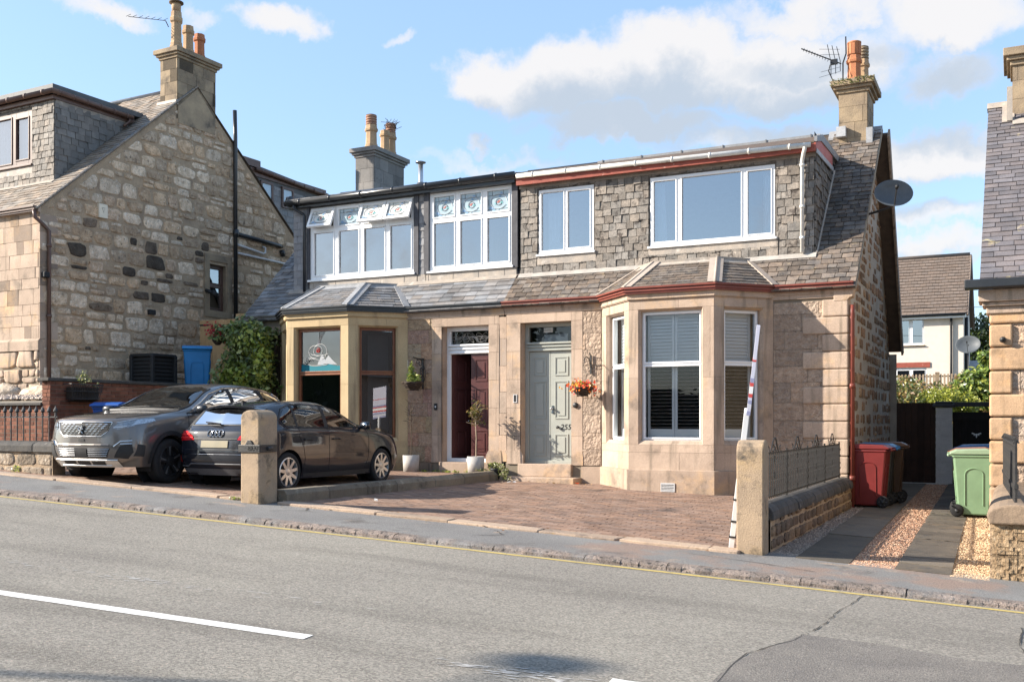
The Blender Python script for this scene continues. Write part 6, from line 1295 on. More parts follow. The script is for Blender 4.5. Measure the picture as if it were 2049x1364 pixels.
    # planters by the doors
    def planter(x, y, z, stem, label, leafy):
        o = empty('planter', (x, y, z), 0, label, 'planter', 'grey planters by the doors'); b = MB(); lathe(b, (x, y, z), [(.155, 0), (.17, .34), (.15, .34), (.145, .30)], 24); build(b, 'pot', m_conc, o); b = MB(); lathe(b, (x, y, z + .28), [(.14, 0), (.02, .03)], 12); build(b, 'soil', m_dark, o)
        b = MB(); tube(b, [(x, y, z + .28), (x + .01, y, z + .7), (x - .01, y, z + 1.05), (x + .02, y, z + stem)], [.012, .011, .011, .008], 6); st = []
        for j in range(22):
            a = rnd.uniform(0, 6.3); p0 = Vector((x + .01, y, z + stem - .35 + rnd.uniform(0, .35))); p1 = p0 + Vector((math.cos(a) * rnd.uniform(.08, .24), math.sin(a) * rnd.uniform(.06, .18), rnd.uniform(-.02, .2))); tube(b, [p0, p1], .004, 4); st.append((p0, p1))
        build(b, 'stem', M('pale stem', (.42, .33, .24), (.34, .26, .18), 20, .8, .2) if leafy else m_bark, o)
        if leafy:
            b = MB()
            for p0, p1 in st:
                for j in range(9): p = p0.lerp(p1, rnd.uniform(.2, 1.15)) + Vector((rnd.gauss(0, .03), rnd.gauss(0, .03), rnd.gauss(0, .03))); c = rnd.choice([(.14, .15, .03), (.10, .12, .03), (.2, .17, .05), (.3, .2, .07)]); leaf(b, p, (rnd.uniform(-1, 1), rnd.uniform(-1, 1), 1), rnd.uniform(.02, .038), c, long=1.4)
            build(b, 'leaves', m_green, o)
    planter(-9.42, -.42, .17, 1.25, 'grey pot with a thin leafy standard tree beside the open maroon door', True); planter(-10.95, -.35, .17, 1.35, 'grey pot with a bare thin sapling below the scrolled bracket', False)
    o = empty('plant_pot', (-9.0, -.42, .10), 0, 'small dark pot of trailing variegated leaves at the end of the low wall', 'plant pot'); b = MB(); lathe(b, (-8.98, -.42, .09), [(.08, 0), (.11, .17), (.12, .2), (.10, .2)], 16); build(b, 'pot', m_trim, o)
    foliage('leaves', [(-8.98, -.42, .34, .18, .14, .07, 2), (-8.78, -.5, .22, .12, .1, .14, 1.4), (-9.25, -.5, .24, .22, .08, .05, 1.2), (-8.7, -.55, .12, .1, .08, .05, .5)], 260, .03, [(.3, .32, .12), (.16, .2, .05), (.4, .4, .2)], parent=o)
    # weeds
    foliage('weeds', [(-11.25 + k * .25, -.10 - .05 * (k % 3), .19, .1, .06, .03, 1) for k in range(8)] + [(-11.6, -.75, .2, .1, .05, .04, 1), (-14.4, -6.75, .42, .1, .06, .08, 1), (-15.2, -6.75, .45, .12, .06, .05, 1), (-9.6, -7.0, .14, .1, .05, .02, 1)], 420, .02, YG, 'low green weeds along the wall foot and paving joints', 'weeds').__setitem__('kind', 'stuff')
    # garden behind the gates
    o = empty('hedge', (-2.5, 13, .5), 0, 'mixed autumn hedge of green and bronze leaves behind the driveway gates', 'hedge')
    foliage('leaves', [(rnd.uniform(-4.4, -.3), rnd.uniform(13, 16), rnd.uniform(1.2, 2.25), .5, .5, .4, 1) for _ in range(34)], 7000, .07, [(.15, .18, .05), (.22, .22, .07), (.32, .21, .08), (.26, .16, .07), (.10, .15, .045), (.40, .33, .10)], parent=o)
    b = MB(); 
    for x in (-3.8, -2.9, -2, -1.2): tube(b, [(x, 14.5, -.4), (x + .1, 14.5, 1.6)], .05, 6)
    build(b, 'stems', m_bark, o)
    o = empty('bush', (-1.6, 11, .0), 0, 'bright yellow green rounded bush just above the black gate', 'bush', 'bushes behind the gates'); foliage('leaves', [(-1.75, 11, 1.7, .62, .5, .38, 2), (-1.2, 11.1, 1.65, .4, .4, .3, 1)], 2600, .045, [(.38, .41, .05), (.46, .46, .08), (.28, .32, .05)], parent=o); b = MB(); tube(b, [(-1.6, 11, -.4), (-1.6, 11, 1.5)], .05, 6); build(b, 'stems', m_bark, o)
    o = empty('bush', (-.9, 13, .0), 0, 'tall broad leaved bush next to the sandstone house on the right', 'bush', 'bushes behind the gates'); foliage('leaves', [(-.95, 13, 2.2, .6, .5, .5, 2), (-.55, 13, 2.5, .45, .4, .5, 2), (-1.0, 13.2, 1.8, .6, .5, .4, 2), (-.5, 13, 1.8, .5, .5, .5, 1.5), (-.75, 13, 2.95, .25, .25, .2, .4)], 2400, .085, [(.16, .24, .05), (.26, .34, .06), (.40, .43, .09), (.11, .17, .04)], parent=o, out=.8); b = MB(); tube(b, [(-.8, 13, -.4), (-.8, 13, 2.2)], .05, 6); build(b, 'stems', m_bark, o)
    o = empty('tree', (-2.7, 78, 2.5), 0, 'dark green round crowned tree in the distance beside the cream house', 'tree'); foliage('crown', [(-2.4 + rnd.uniform(-2.2, 2.6), 78 + rnd.uniform(-2, 2), rnd.uniform(6.2, 9.8), 1.2, 1.2, 1.0, 1) for _ in range(20)], 4200, .22, [(.04, .065, .02), (.055, .08, .025), (.03, .05, .018)], parent=o); b = MB(); tube(b, [(-2.4, 78, 1.5), (-2.4, 78, 8)], [.3, .15], 8); build(b, 'trunk', m_bark, o)
    s = empty('garden_shed', (-1.2, 46, 1.7), 0, 'pale roofed outbuilding below the distant tree', 'shed'); b = MB(); bx(b, -2.2, 1, 45, 48, 1.5, 3.7); build(b, 'wall', m_render, s); b = MB(); prism(b, F((0, 0, 0), (0, 1, 0)), [(44.6, 3.72), (46.5, 4.7), (48.4, 3.72)], -2.4, 1.2); build(b, 'roof', m_lead, s)
    # across the road: seen only as reflections and as the shadow on the carriageway
    def tree_(x, y, h, r, n, label, cols=[(.05, .08, .025), (.07, .10, .03), (.035, .055, .02)]):
        z = zr(x, y); o = empty('street_tree', (x, y, z), 0, label, 'tree', 'trees across the road'); bl = [(x + rnd.uniform(-.6, .6) * r, y + rnd.uniform(-.6, .6) * r, z + h + rnd.uniform(-.55, .55) * r, r * .55, r * .55, r * .5, 1) for _ in range(12)]
        foliage('crown', bl, n, .10 * max(1, r / 1.6), cols, parent=o); b = MB(); tube(b, [(x, y, z), (x + .05, y, z + h * .5), (x, y, z + h)], [.16, .12, .05], 8)
        for k in range(5): a = k * 1.3; tube(b, [(x, y, z + h * .6), (x + math.cos(a) * r * .5, y + math.sin(a) * r * .5, z + h + .2 * k)], [.06, .02], 6)
        build(b, 'trunk', m_bark, o)
    tree_(-9, -32, 5, 2.8, 2200, 'broad dark tree across the road, left of the middle'); tree_(7, -34, 6, 3.2, 2200, 'tallest dark tree across the road'); tree_(-26, -33, 5, 3, 2000, 'broad dark tree furthest up the hill across the road')
    o = empty('hedge', (-4, -27, -.5), 0, 'long dark garden hedge on the far side of the road', 'hedge'); foliage('leaves', [(x, -27, zr(x, -27) + 1.1 + rnd.uniform(-.2, .3), 1.3, .6, 1.3, 1) for x in lin(-34, 22, 38)], 7000, .17, [(.05, .075, .025), (.07, .09, .03), (.04, .055, .02)], parent=o)
    b = MB(); [bx(b, x, x + 2.9, -27.4, -26.6, zr(x, -27) - .3, zr(x, -27) + 2.2 + rnd.uniform(-.2, .2)) for x in lin(-34, 19, 18)]; build(b, 'dense_core', M('hedge core', (.03, .04, .015), (.02, .028, .012), 12, .95, tint=False), o); b = MB()
    for x in lin(-34, 22, 19): tube(b, [(x, -27, zr(x, -27) - .2), (x, -27, zr(x, -27) + 1.2)], .06, 6)
    build(b, 'stems', m_bark, o)
    H = empty('roughcast_house', (19, -24, -1.4), 0, 'pebbledashed pinkish brown house down the hill across the road, seen only in reflections', 'house'); w = MB(); bx(w, 13, 26, -28, -20, -2, 3.6); build(w, 'wall', M('pebbledash', (.42, .30, .24), (.34, .24, .19), 30, .95, 1, 60, fine=.4), H); w = MB(); prism(w, F((0, 0, 0), (0, 1, 0)), [(-28.4, 3.6), (-24, 6.8), (-19.6, 3.6)], 12.7, 26.3); build(w, 'roof', m_tilef, H)
    x, y = -19.5, -21.3; z = zr(x, y) + .1; o = empty('street_lamp', (x, y, z), 0, 'tall grey street lamp on the far pavement, shading a spot of the road', 'street lamp'); b = MB(); tube(b, [(x, y, z), (x, y, z + 1.2), (x, y, z + 1.25), (x, y, z + 8)], [.09, .09, .06, .045], 10); tube(b, [(x, y, z + 8), (x + .1, y + .3, z + 8.2), (x + .15, y + .7, z + 8.25)], .03, 8); build(b, 'post', m_alloyd, o)
    b = MB(); lathe(b, (x + .18, y + .95, z + 8.25), [(.02, .14), (.16, .10), (.26, .0), (.24, -.06), (.02, -.1)], 16); build(b, 'lamp_head', m_alloyd, o)
    # wire basket trough on the brick wall
    o = empty('wall_planter', (-16.5, -3.7, 1.55), 0, 'black wire trough planter with a sparse plant on the brick wall', 'wall planter'); b = MB(); X = -16.57; GP = F((X, 0, 0), (0, 1, 0))
    for t in range(19): y = -4.08 + .76 * t / 18; tube(b, [(X + .26, y, 1.92), (X + .22, -3.7 + (y + 3.7) * .8, 1.62), (X + .02, -3.7 + (y + 3.7) * .8, 1.58)], .008, 4)
    for z, k in ((1.92, 1), (1.78, .9), (1.63, .8)): tube(b, [(X + .02, -3.7 - .38 * k, z), (X + .2 + .06 * k, -3.7 - .38 * k, z), (X + .2 + .06 * k, -3.7 + .38 * k, z), (X + .02, -3.7 + .38 * k, z)], .011, 5)
    build(b, 'basket', m_iron, o); b = MB(); bx(b, X + .02, X + .22, -4.0, -3.4, 1.62, 1.86); build(b, 'liner', m_basket, o); foliage('leaves', [(X + .12, -3.65, 2.02, .08, .18, .12, 2), (X + .14, -3.72, 2.12, .06, .1, .1, 1), (X + .14, -3.4, 1.9, .08, .06, .08, .5)], 110, .028, [(.25, .26, .08), (.3, .3, .15), (.13, .17, .05)], parent=o)
plants()

# ------------------------------------------------------------------ wheelie bins
def bin_(x, y, z, rz, col, lid, label, s=1.0, panel=True):
    o = empty('wheelie_bin', (x, y, z), rz, label, 'wheelie bin', 'wheelie bins')
    m = M('bin plastic', col, tuple(c * .85 for c in col), 4, .45, .1, 80, tint=True, spec=.4, fine=.03); ml = m if lid is None else M('bin lid plastic', lid, tuple(c * .85 for c in lid), 4, .4, .1, 80, spec=.4, fine=.03)
    b = MB(); w0, d0, w1, d1, h = .23, .22, .285, .295, .97
    def box4(z0, z1, a0, b0, a1, b1, o0=0, o1=0): b.add([(-a0, -b0 + o0, z0), (a0, -b0 + o0, z0), (a0, b0 + o0, z0), (-a0, b0 + o0, z0), (-a1, -b1 + o1, z1), (a1, -b1 + o1, z1), (a1, b1 + o1, z1), (-a1, b1 + o1, z1)], [(0, 3, 2, 1), (4, 5, 6, 7), (0, 1, 5, 4), (1, 2, 6, 5), (2, 3, 7, 6), (3, 0, 4, 7)])
    box4(.03, h, w0, d0, w1, d1); box4(h - .05, h, w1 + .01, d1 + .01, w1 + .02, d1 + .02)
    build(b, 'body', m, o, True, bevel=.025)
    if panel:
        b = MB()
        for sx in (-1, 1):
            for sy, base in ((1, 0),):
                q = []
                for t in range(15):
                    a = math.pi * t / 14; yy = .13 * math.cos(a); zz = .66 + .1 * math.sin(a); q.append((yy, zz))
                q = [(.13, .18)] + q + [(-.13, .18)]; tube(b, [(sx * (w0 + (w1 - w0) * (zz / h) + .004), yy, zz) for yy, zz in q], .008, 5)
        q = [(.13, .14), (.13, .62), (.10, .70), (-.10, .70), (-.13, .62), (-.13, .14)]; tube(b, [(xx, -(d0 + (d1 - d0) * (zz / h)) - .004, zz) for xx, zz in q], .009, 5); tube(b, [(xx, (d0 + (d1 - d0) * (zz / h)) + .004, zz) for xx, zz in q], .009, 5); build(b, 'moulded_panel', m, o, True)
    b = MB(); n = 8; pl = [(-d1 - .05, h + .005), (d1 + .05, h + .005), (d1 + .05, h + .03), (d1 - .05, h + .075), (-d1 + .1, h + .09), (-d1 - .05, h + .045)]
    prism(b, F((0, 0, 0), (0, 1, 0)), pl, -w1 - .03, w1 + .03); build(b, 'lid', ml, o, True, bevel=.02)
    b = MB(); tube(b, [(-w1 + .02, d1 + .07, h - .01), (w1 - .02, d1 + .07, h - .01)], .016, 8); 
    for sx in (-1, 1): bx(b, sx * .2 - .02, sx * .2 + .02, d1 - .01, d1 + .08, h - .03, h + .03)
    build(b, 'handle', ml, o, True)
    for sx in (-1, 1):
        b = MB(); lathe(b, (sx * (w0 + .025), d0 + .02, .10), [(.03, -.03), (.085, -.028), (.10, -.015), (.10, .015), (.085, .028), (.06, .018), (.03, .03)], 20, axis='X'); wb = build(b, 'wheel', m_tyre, o, True)
        b = MB(); lathe(b, (sx * (w0 + .025), d0 + .02, .10), [(.0, -.034), (.035, -.034), (.035, .034), (.0, .034)], 12, axis='X')
        for k in range(6): a = k * 1.047; fb(b, F((sx * (w0 + .025), d0 + .02, .10), (0, math.cos(a), math.sin(a)), (0, -math.sin(a), math.cos(a))), .03, .07, -.008, .008, -.026, .026, 2.2)
        build(b, 'hub', m_trim, wb, True)
    o.scale = (s, s, s); WM[o.name] = wmat(o) @ Matrix.Scale(s, 4)
RB = rad(90)
bin_(-2.21, .34, zg(-2.2, .3) + .01, rad(-92), (.17, .022, .02), None, 'dark red wheelie bin at the front against the gable wall')
bin_(-2.08, 1.56, zg(-2, 1.4) + .01, rad(-86), (.05, .025, .012), (.10, .05, .025), 'brown wheelie bin hidden behind the dark red one', 1.02)
bin_(-2.19, .95, zg(-2, .9) + .01, rad(-90), (.03, .03, .03), (.05, .22, .48), 'wheelie bin with a blue lid squeezed between the dark red and the brown bins', 1.01)
bin_(-.60, -.20, zg(-.6, -.2) + .01, rad(94), (.20, .31, .18), (.28, .38, .25), 'pale green wheelie bin in the sun beside the right hand house')
bin_(-.64, .62, zg(-.6, .6) + .01, rad(92), (.12, .06, .03), (.26, .10, .05), 'wheelie bin with a rust brown lid directly behind the pale green one', .995)
bin_(-.58, 1.42, zg(-.6, 1.4) + .01, rad(90), (.03, .10, .28), (.04, .14, .36), 'blue wheelie bin furthest back beside the right hand house', 1.02)
bin_(-17.30, .30, 1.82, rad(43), (.025, .24, .55), (.03, .26, .58), 'bright blue wheelie bin standing on the raised path by the timber gate', 1.08)
bin_(-15.75, -3.55, zd(-15.4, -3.5) - .02 + .13, rad(15), (.012, .06, .26), (.015, .09, .36), 'blue wheelie bin behind the bonnet of the large grey car, below the brick wall', 1.0)
# small sheets lying on bin lids
b = MB(); prism(b, lambda x, y, w: Vector((-2.25 + x, .26 + y, .765 + w + .06 * x)), [(-.07, -.03), (.05, -.05), (.08, .03), (0, .02), (-.04, .06)], 0, .025); tag(build(b, 'paper_scrap', m_white), 'white scrap of paper on the dark red bin lid', 'paper')
# compost bin
def composter():
    o = empty('compost_bin', (-17.62, -.75, 1.93), rad(-1.8), 'black slatted plastic compost bin on the raised path', 'compost bin')
    b = MB(); s = .33
    for k in range(8):
        z = .04 + k * .085; bx(b, -s + .02, s - .02, -s + .01, s - .01, z, z + .055); bx(b, -s + .035, s - .035, -s + .03, s - .03, z + .055, z + .085, .4)
    build(b, 'slats', m_trim, o, True)
    for sx in (-1, 1):
        for sy in (-1, 1): b = MB(); bx(b, sx * s - .04, sx * s + .04, sy * s - .04, sy * s + .04, 0, .76); build(b, 'corner_post', m_trim, o, True, bevel=.015)
    b = MB(); bx(b, -s - .03, s + .03, -s - .03, s + .03, .72, .79); build(b, 'lid', m_trim, o, True, bevel=.02)
composter()
# ------------------------------------------------------------------ dishes, aerial, sale board
def dish(c, aim, r, label, pole=None):
    o = empty('satellite_dish', c, 0, label, 'satellite dish', 'satellite dishes'); q = Vector(aim).to_track_quat('Z', 'Y').to_matrix().to_4x4(); X = Matrix.Translation(c) @ q
    m = M('grey mesh dish', (.085, .095, .105), (.07, .08, .09), 8, .5, .1, 60, tint=False); b = MB(X); pr = [(0.001, -.085 * r / .33), (.35 * r, -.07 * r / .33), (.7 * r, -.035 * r / .33), (r, .02), (r * 1.02, .03), (r * .98, .03), (.7 * r, -.03 * r / .33), (.35 * r, -.062 * r / .33), (.001, -.078 * r / .33)]
    lathe(b, (0, 0, 0), pr, 28); sc = Matrix.Diagonal((1.25, 1, 1, 1)); b.v = [X @ (sc @ (X.inverted() @ p)) for p in b.v]; build(b, 'reflector', m, o)
    b = MB(X); tube(b, [(0, -r * .9, .0), (0, -r * .5, .16 * r / .33), (0, -.1 * r, .33 * r / .33)], .012, 6); tube(b, [(0, -.1 * r, .30 * r / .33), (0, -.02, .38 * r / .33)], .03, 8); build(b, 'receiver_arm', m_trim, o)
    if pole: b = MB(); tube(b, pole, .022, 8); build(b, 'mount', m_iron, o)
dish((-1.93, 1.2, 5.2), (.35, -1, .35), .26, 'grey satellite dish on the gable of the stone semi', [(-1.93, 1.28, 5.2), (-2.0, 1.4, 5.0), (-2.54, 1.5, 4.9)])
dish((-1.95, 33, 4.7), (-.1, -1, .3), .42, 'small grey satellite dish on a pole in front of the cream house', [(-1.95, 33.1, 4.7), (-1.93, 33.1, 1.3)])
def aerial():
    o = empty('tv_aerial', (-3.22, 3.6, 8), 0, 'spiky tv aerial left of the terracotta pots on the right hand chimney', 'aerial'); b = MB()
    P0 = Vector((-3.12, 3.5, 8.0)); tube(b, [P0, P0 + Vector((0, 0, .42)), P0 + Vector((.06, 0, .6)), P0 + Vector((.05, .02, .95))], .014, 6); tube(b, [P0 + Vector((-.02, 0, .02)), P0 + Vector((-.2, 0, .1)), P0 + Vector((-.28, 0, .3)), P0 + Vector((-.25, 0, .42))], .012, 6); build(b, 'mast', m_alloyd, o); b = MB()
    c = Vector((-3.3, 3.48, 8.46)); A = c + Vector((-.62, -.1, .34)); tube(b, [c + Vector((.15, .0, -.06)), A], .012, 6)
    for j in range(12): p = c.lerp(A, j / 12); tube(b, [p + Vector((.0, -.06, -.05)), p + Vector((0, .06, .05))], .006, 4)
    for s, a in ((1, .34), (-1, -.3)): 
        for k in range(3): q = c + Vector((-.05 + .09 * k, 0, 0)); tube(b, [q, q + Vector((-.12 * s * .3 - .02, -.1, a * (1 - .1 * k)))], .009, 4); 
        tube(b, [c + Vector((-.28, 0, a * .9)), c + Vector((.12, 0, a * .7))], .004, 4); tube(b, [c + Vector((-.25, 0, a * .55)), c + Vector((.12, 0, a * .4))], .004, 4)
    bx(b, c.x - .06, c.x + .08, c.y - .03, c.y + .03, c.z - .05, c.z + .05); build(b, 'antenna', m_alloyd, o)
aerial()
def sale_board():
    a, t = Vector((-2.90, -6.30, -.24)), Vector((-2.69, -6.42, 1.33)); o = empty('sale_board', a, 0, 'leaning white estate agent board post tied to the right gatepost, its board seen edge-on', 'sign')
    d = (t - a).normalized(); t2 = a + d * 2.53; side = Vector((0.243, -1, 0)); side = (side - d * side.dot(d)).normalized(); P = F(a, side, d)
    b = MB(); fb(b, P, -.035, .035, 0, 1.60, -.03, .03); build(b, 'post', m_white, o, bevel=.004)
    b = MB(); fb(b, P, -.3, .3, 1.55, 2.53, -.036, .0, (.60, .60, .70)); 
    blue, red, wh = (.30, .31, .46), (.60, .09, .08), (.8, .8, .8)
    for z0, z1, c in ((1.55, 1.60, blue), (1.62, 1.67, (.6, .6, .66)), (1.68, 1.72, blue), (1.75, 1.79, red), (1.79, 1.87, wh), (1.87, 1.91, red), (1.91, 1.96, blue), (2.14, 2.16, red)): fb(b, P, -.302, .302, z0, z1, -.038, .002, c)
    m = M('board print', (1, 1, 1), None, 4, .4, tint=True, fine=0); build(b, 'board', m, o)
    b = MB()
    for z in (.12, .3, .55, .95): fb(b, P, -.042, .042, z, z + .02, -.04, .04)
    build(b, 'cable_tie', m_trim, o)
sale_board()
# fallen leaves and litter on the paving
b = MB()
for j in range(140):
    x = rnd.uniform(-8.7, -2.9); y = rnd.choice([rnd.uniform(-6, -.6), rnd.gauss(-.6, .2), yb(x) + rnd.uniform(-.4, .3)]); z = max(zd(x, y), zp(x, y) if y < yb(x) + .15 else -9) + .02; c = rnd.choice([(.3, .15, .06), (.42, .28, .12), (.5, .4, .28), (.2, .12, .06)]); leaf(b, (x, y, z), (rnd.gauss(0, .3), rnd.gauss(0, .3), 1), rnd.uniform(.012, .03), c)
for (x, y, c) in ((-8.35, -1.05, (.7, .72, .74)), (-8.3, -1.0, (.7, .7, .72)), (-7.25, -.5, (.6, .1, .03)), (-8.2, -5.6, (.7, .7, .68)), (-7.6, -.75, (.3, .18, .06))): 
    for k in range(3): leaf(b, (x + rnd.gauss(0, .03), y, zd(x, y) + .03), (rnd.gauss(0, .3), rnd.gauss(0, .3), 1), .045, c)
build(b, 'fallen_leaves', m_petal, label='scattered fallen leaves and petals on the red paving', cat='leaves', kind='stuff')
b = MB(); tube(b, [(-9, 30, 6.55), (-4, 30, 6.2), (1.5, 30, 5.95)], .012, 4); tag(build(b, 'overhead_cable', m_trim), 'thin overhead cable crossing in front of the cream house', 'cable')

# ------------------------------------------------------------------ cars
def cr(p0, p1, p2, p3, t):
    return .5 * ((2 * p1) + (p2 - p0) * t + (2 * p0 - 5 * p1 + 4 * p2 - p3) * t * t + (3 * p1 - p0 - 3 * p2 + p3) * t ** 3)
def spline(P, k):
    out = []
    for i in range(len(P) - 1):
        p0 = P[i - 1] if i else P[0] * 2 - P[1]; p3 = P[i + 2] if i + 2 < len(P) else P[-1] * 2 - P[-2]
        for j in range(k): out.append(cr(p0, P[i], P[i + 1], p3, j / k))
    return out + [P[-1].copy()]
class Car:
    def __init__(s, rows, k=5):
        rows = [[Vector(p) for p in r] for r in rows]; rows = [spline(r, k) for r in rows]; nc = len(rows[0])
        cols = [spline([r[c] for r in rows], k) for c in range(nc)]; nr = len(cols[0])
        for c in cols:
            for p in c: p.y = max(p.y, 0)
        for c in (cols[0], cols[-1]):
            for p in c: p.y = 0
        for c in cols: c[-1].y = 0
        import bmesh
        bm = bmesh.new(); V = {}
        for sgn in (1, -1):
            for i in range(nc):
                for j in range(nr): p = cols[i][j]; V[sgn, i, j] = bm.verts.new((p.x, sgn * p.y, p.z))
        for sgn in (1, -1):
            for i in range(nc - 1):
                for j in range(nr - 1):
                    q = [V[sgn, i, j], V[sgn, i + 1, j], V[sgn, i + 1, j + 1], V[sgn, i, j + 1]]
                    bm.faces.new(q if sgn < 0 else q[::-1])
        for i in range(nc - 1): bm.faces.new([V[1, i, 0], V[1, i + 1, 0], V[-1, i + 1, 0], V[-1, i, 0]])
        bmesh.ops.remove_doubles(bm, verts=bm.verts, dist=1e-4); bmesh.ops.dissolve_degenerate(bm, edges=bm.edges, dist=1e-4); bmesh.ops.recalc_face_normals(bm, faces=bm.faces)
        s.me = bpy.data.meshes.new('body'); bm.to_mesh(s.me); bm.free()
        s.bvh = BVHTree.FromPolygons([v.co.copy() for v in s.me.vertices], [tuple(p.vertices) for p in s.me.polygons])
    def hit(s, a, d, off):
        h = s.bvh.ray_cast(Vector(a), Vector(d))
        if h[0] is None: return None
        n = h[1] if h[1].dot(Vector(d)) < 0 else -h[1]; return h[0] + n * off
    def pt(s, ax, u, v, off):
        if ax == 'F': return s.hit((5, u, v), (-1, 0, 0), off)
        if ax == 'B': return s.hit((-5, u, v), (1, 0, 0), off)
        if ax == 'R': return s.hit((u, -5, v), (0, 1, 0), off)
        if ax == 'L': return s.hit((u, 5, v), (0, -1, 0), off)
        if ax == 'T': return s.hit((u, v, 5), (0, 0, -1), off)
        d = Vector(ax).normalized(); sd_ = Vector((0, 0, 1)).cross(d).normalized(); return s.hit(-d * 5 + sd_ * u + Vector((0, 0, v)), d, off)
    def patch(s, mb, ax, poly, off=.004, cell=.035, tint=1.0, mi=0):
        poly = ccw(poly); us = [p[0] for p in poly]; vs = [p[1] for p in poly]; nu = max(1, math.ceil((max(us) - min(us)) / cell)); nv = max(1, math.ceil((max(vs) - min(vs)) / cell))
        K = {}; VS = []; FS = []; bad = set()
        for i in range(nu):
            for j in range(nv):
                a, b = min(us) + (max(us) - min(us)) * i / nu, min(us) + (max(us) - min(us)) * (i + 1) / nu; c, d = min(vs) + (max(vs) - min(vs)) * j / nv, min(vs) + (max(vs) - min(vs)) * (j + 1) / nv
                q = clip([(a, c), (b, c), (b, d), (a, d)], poly)
                if len(q) < 3 or area(q) < 1e-7: continue
                ids = []
                for x, y in q:
                    k = (round(x, 4), round(y, 4))
                    if k not in K: p = s.pt(ax, x, y, off); K[k] = len(VS); VS.append(p if p is not None else Vector((0, 0, 0))); (bad.add(K[k]) if p is None else None)
                    if not ids or K[k] != ids[-1]: ids.append(K[k])
                if len(set(ids)) < 3 or len(set(ids)) != len(ids) or any(k in bad for k in ids): continue
                FS.append(tuple(ids))
        mb.add(VS, FS, tint, mi, True)
    def line(s, mb, ax, pts, r=.004, off=.002, n=5, seg=8, tint=1.0):
        P = []
        for a, b in zip(pts, pts[1:]):
            for j in range(seg): t = j / seg; P.append(s.pt(ax, a[0] + (b[0] - a[0]) * t, a[1] + (b[1] - a[1]) * t, off))
        P.append(s.pt(ax, *pts[-1], off)); P = [p for p in P if p is not None]
        if len(P) > 1: tube(mb, P, r, n, tint)
    def body(s, root, paint, axles, r, yc):
        o = bpy.data.objects.new('car_body_raw', s.me); COL.objects.link(o)
        for k, (x, z) in enumerate(axles):
            for sg in (1, -1):
                mb = MB(); lathe(mb, (x, sg * (yc + .02), z), [(r, -.27), (r, .27)], 40, axis='Y'); c = build(mb, 'cut', paint, local=True)
                m = o.modifiers.new('b', 'BOOLEAN'); m.operation = 'DIFFERENCE'; m.object = c; m.solver = 'EXACT'; m.name = 'cut%d%d' % (k, sg)
        me = bpy.data.meshes.new_from_object(o.evaluated_get(bpy.context.evaluated_depsgraph_get()))
        for m in list(o.modifiers): c = m.object; o.modifiers.remove(m); bpy.data.objects.remove(c)
        bpy.data.objects.remove(o)
        me.materials.clear(); me.materials.append(paint); me.name = 'body'
        me.polygons.foreach_set('material_index', [0] * len(me.polygons)); me.polygons.foreach_set('use_smooth', [True] * len(me.polygons))
        for a in ('tint',):
            if a in me.attributes: me.attributes.remove(me.attributes[a])
        b = bpy.data.objects.new('body', me); COL.objects.link(b); b.parent = root
        es = b.modifiers.new('split', 'EDGE_SPLIT'); es.split_angle = rad(38)
        mb = MB()
        for (x, z) in axles:
            for sg in (1, -1):
                mb = MB(); n = 32; f = lambda a, y: (x + (r - .004) * math.cos(a), y, z + (r - .004) * math.sin(a)); y0, y1 = sg * (yc - .235), sg * (yc + .055)
                vs = [f(2 * math.pi * j / n, y) for y in (y0, y1) for j in range(n)]; fs = [(j, (j + 1) % n, n + (j + 1) % n, n + j) for j in range(n) if math.sin(2 * math.pi * (j + .5) / n) > -.3] + [tuple(range(n))]
                mb.add(vs, fs, 1, 0, True); build(mb, 'wheel_arch_liner', m_dark, root, True)
        return b
    def wheel(s, root, x, y, z, R_, rr, spokes, mat, dark, wd=.21):
        sg = 1 if y > 0 else -1
        mb = MB(); lathe(mb, (x, y, z), [(rr, -wd / 2), (rr + .02, -wd / 2), (R_ - .03, -wd / 2 - .004), (R_ - .006, -wd / 2 + .02), (R_, -wd / 2 + .05), (R_, wd / 2 - .05), (R_ - .006, wd / 2 - .02), (R_ - .03, wd / 2 + .004), (rr + .02, wd / 2), (rr, wd / 2)], 40, axis='Y', cap=False)
        w = build(mb, 'wheel', m_tyre, root, True); 
        mb = MB(); f = F((x, y + sg * wd * .5, z), (1, 0, 0), (0, 0, 1), (0, sg, 0))
        def ring(a, b, w0, w1, mi, n=36):
            for j in range(n):
                t0, t1 = 2 * math.pi * j / n, 2 * math.pi * (j + 1) / n; mb.add([f(a * math.cos(t0), a * math.sin(t0), w0), f(a * math.cos(t1), a * math.sin(t1), w0), f(b * math.cos(t1), b * math.sin(t1), w1), f(b * math.cos(t0), b * math.sin(t0), w1)], [(0, 1, 2, 3)], 1, mi, True)
        ring(rr, rr - .02, -.005, .002, 0); ring(rr - .02, rr - .035, .002, -.05, 0); ring(rr - .035, .0, -.055, -.06, 1); ring(.062, .05, -.03, -.008, 0); ring(.05, 0, -.008, -.004, 0)
        for k in range(spokes):
            a = 2 * math.pi * k / spokes + .2; c_, s_ = math.cos(a), math.sin(a)
            def q(r, t, w): return f(r * c_ - t * s_, r * s_ + t * c_, w)
            t0, t1 = (.03, .022) if spokes > 6 else (.036, .05)
            rm = rr - .02
            mb.add([q(.04, -t0, -.012), q(.04, t0, -.012), q(rm, t1, .0), q(rm, -t1, .0), q(.04, -t0, -.05), q(.04, t0, -.05), q(rm, t1, -.045), q(rm, -t1, -.045)], [(0, 1, 2, 3), (0, 3, 7, 4), (1, 5, 6, 2), (2, 6, 7, 3)], 1, 0)
            if spokes <= 6: mb.add([q(.09, -.008, -.006), q(.09, .008, -.006), q(rm, .022, .004), q(rm, -.022, .004)], [(0, 1, 2, 3)], 1, 2)
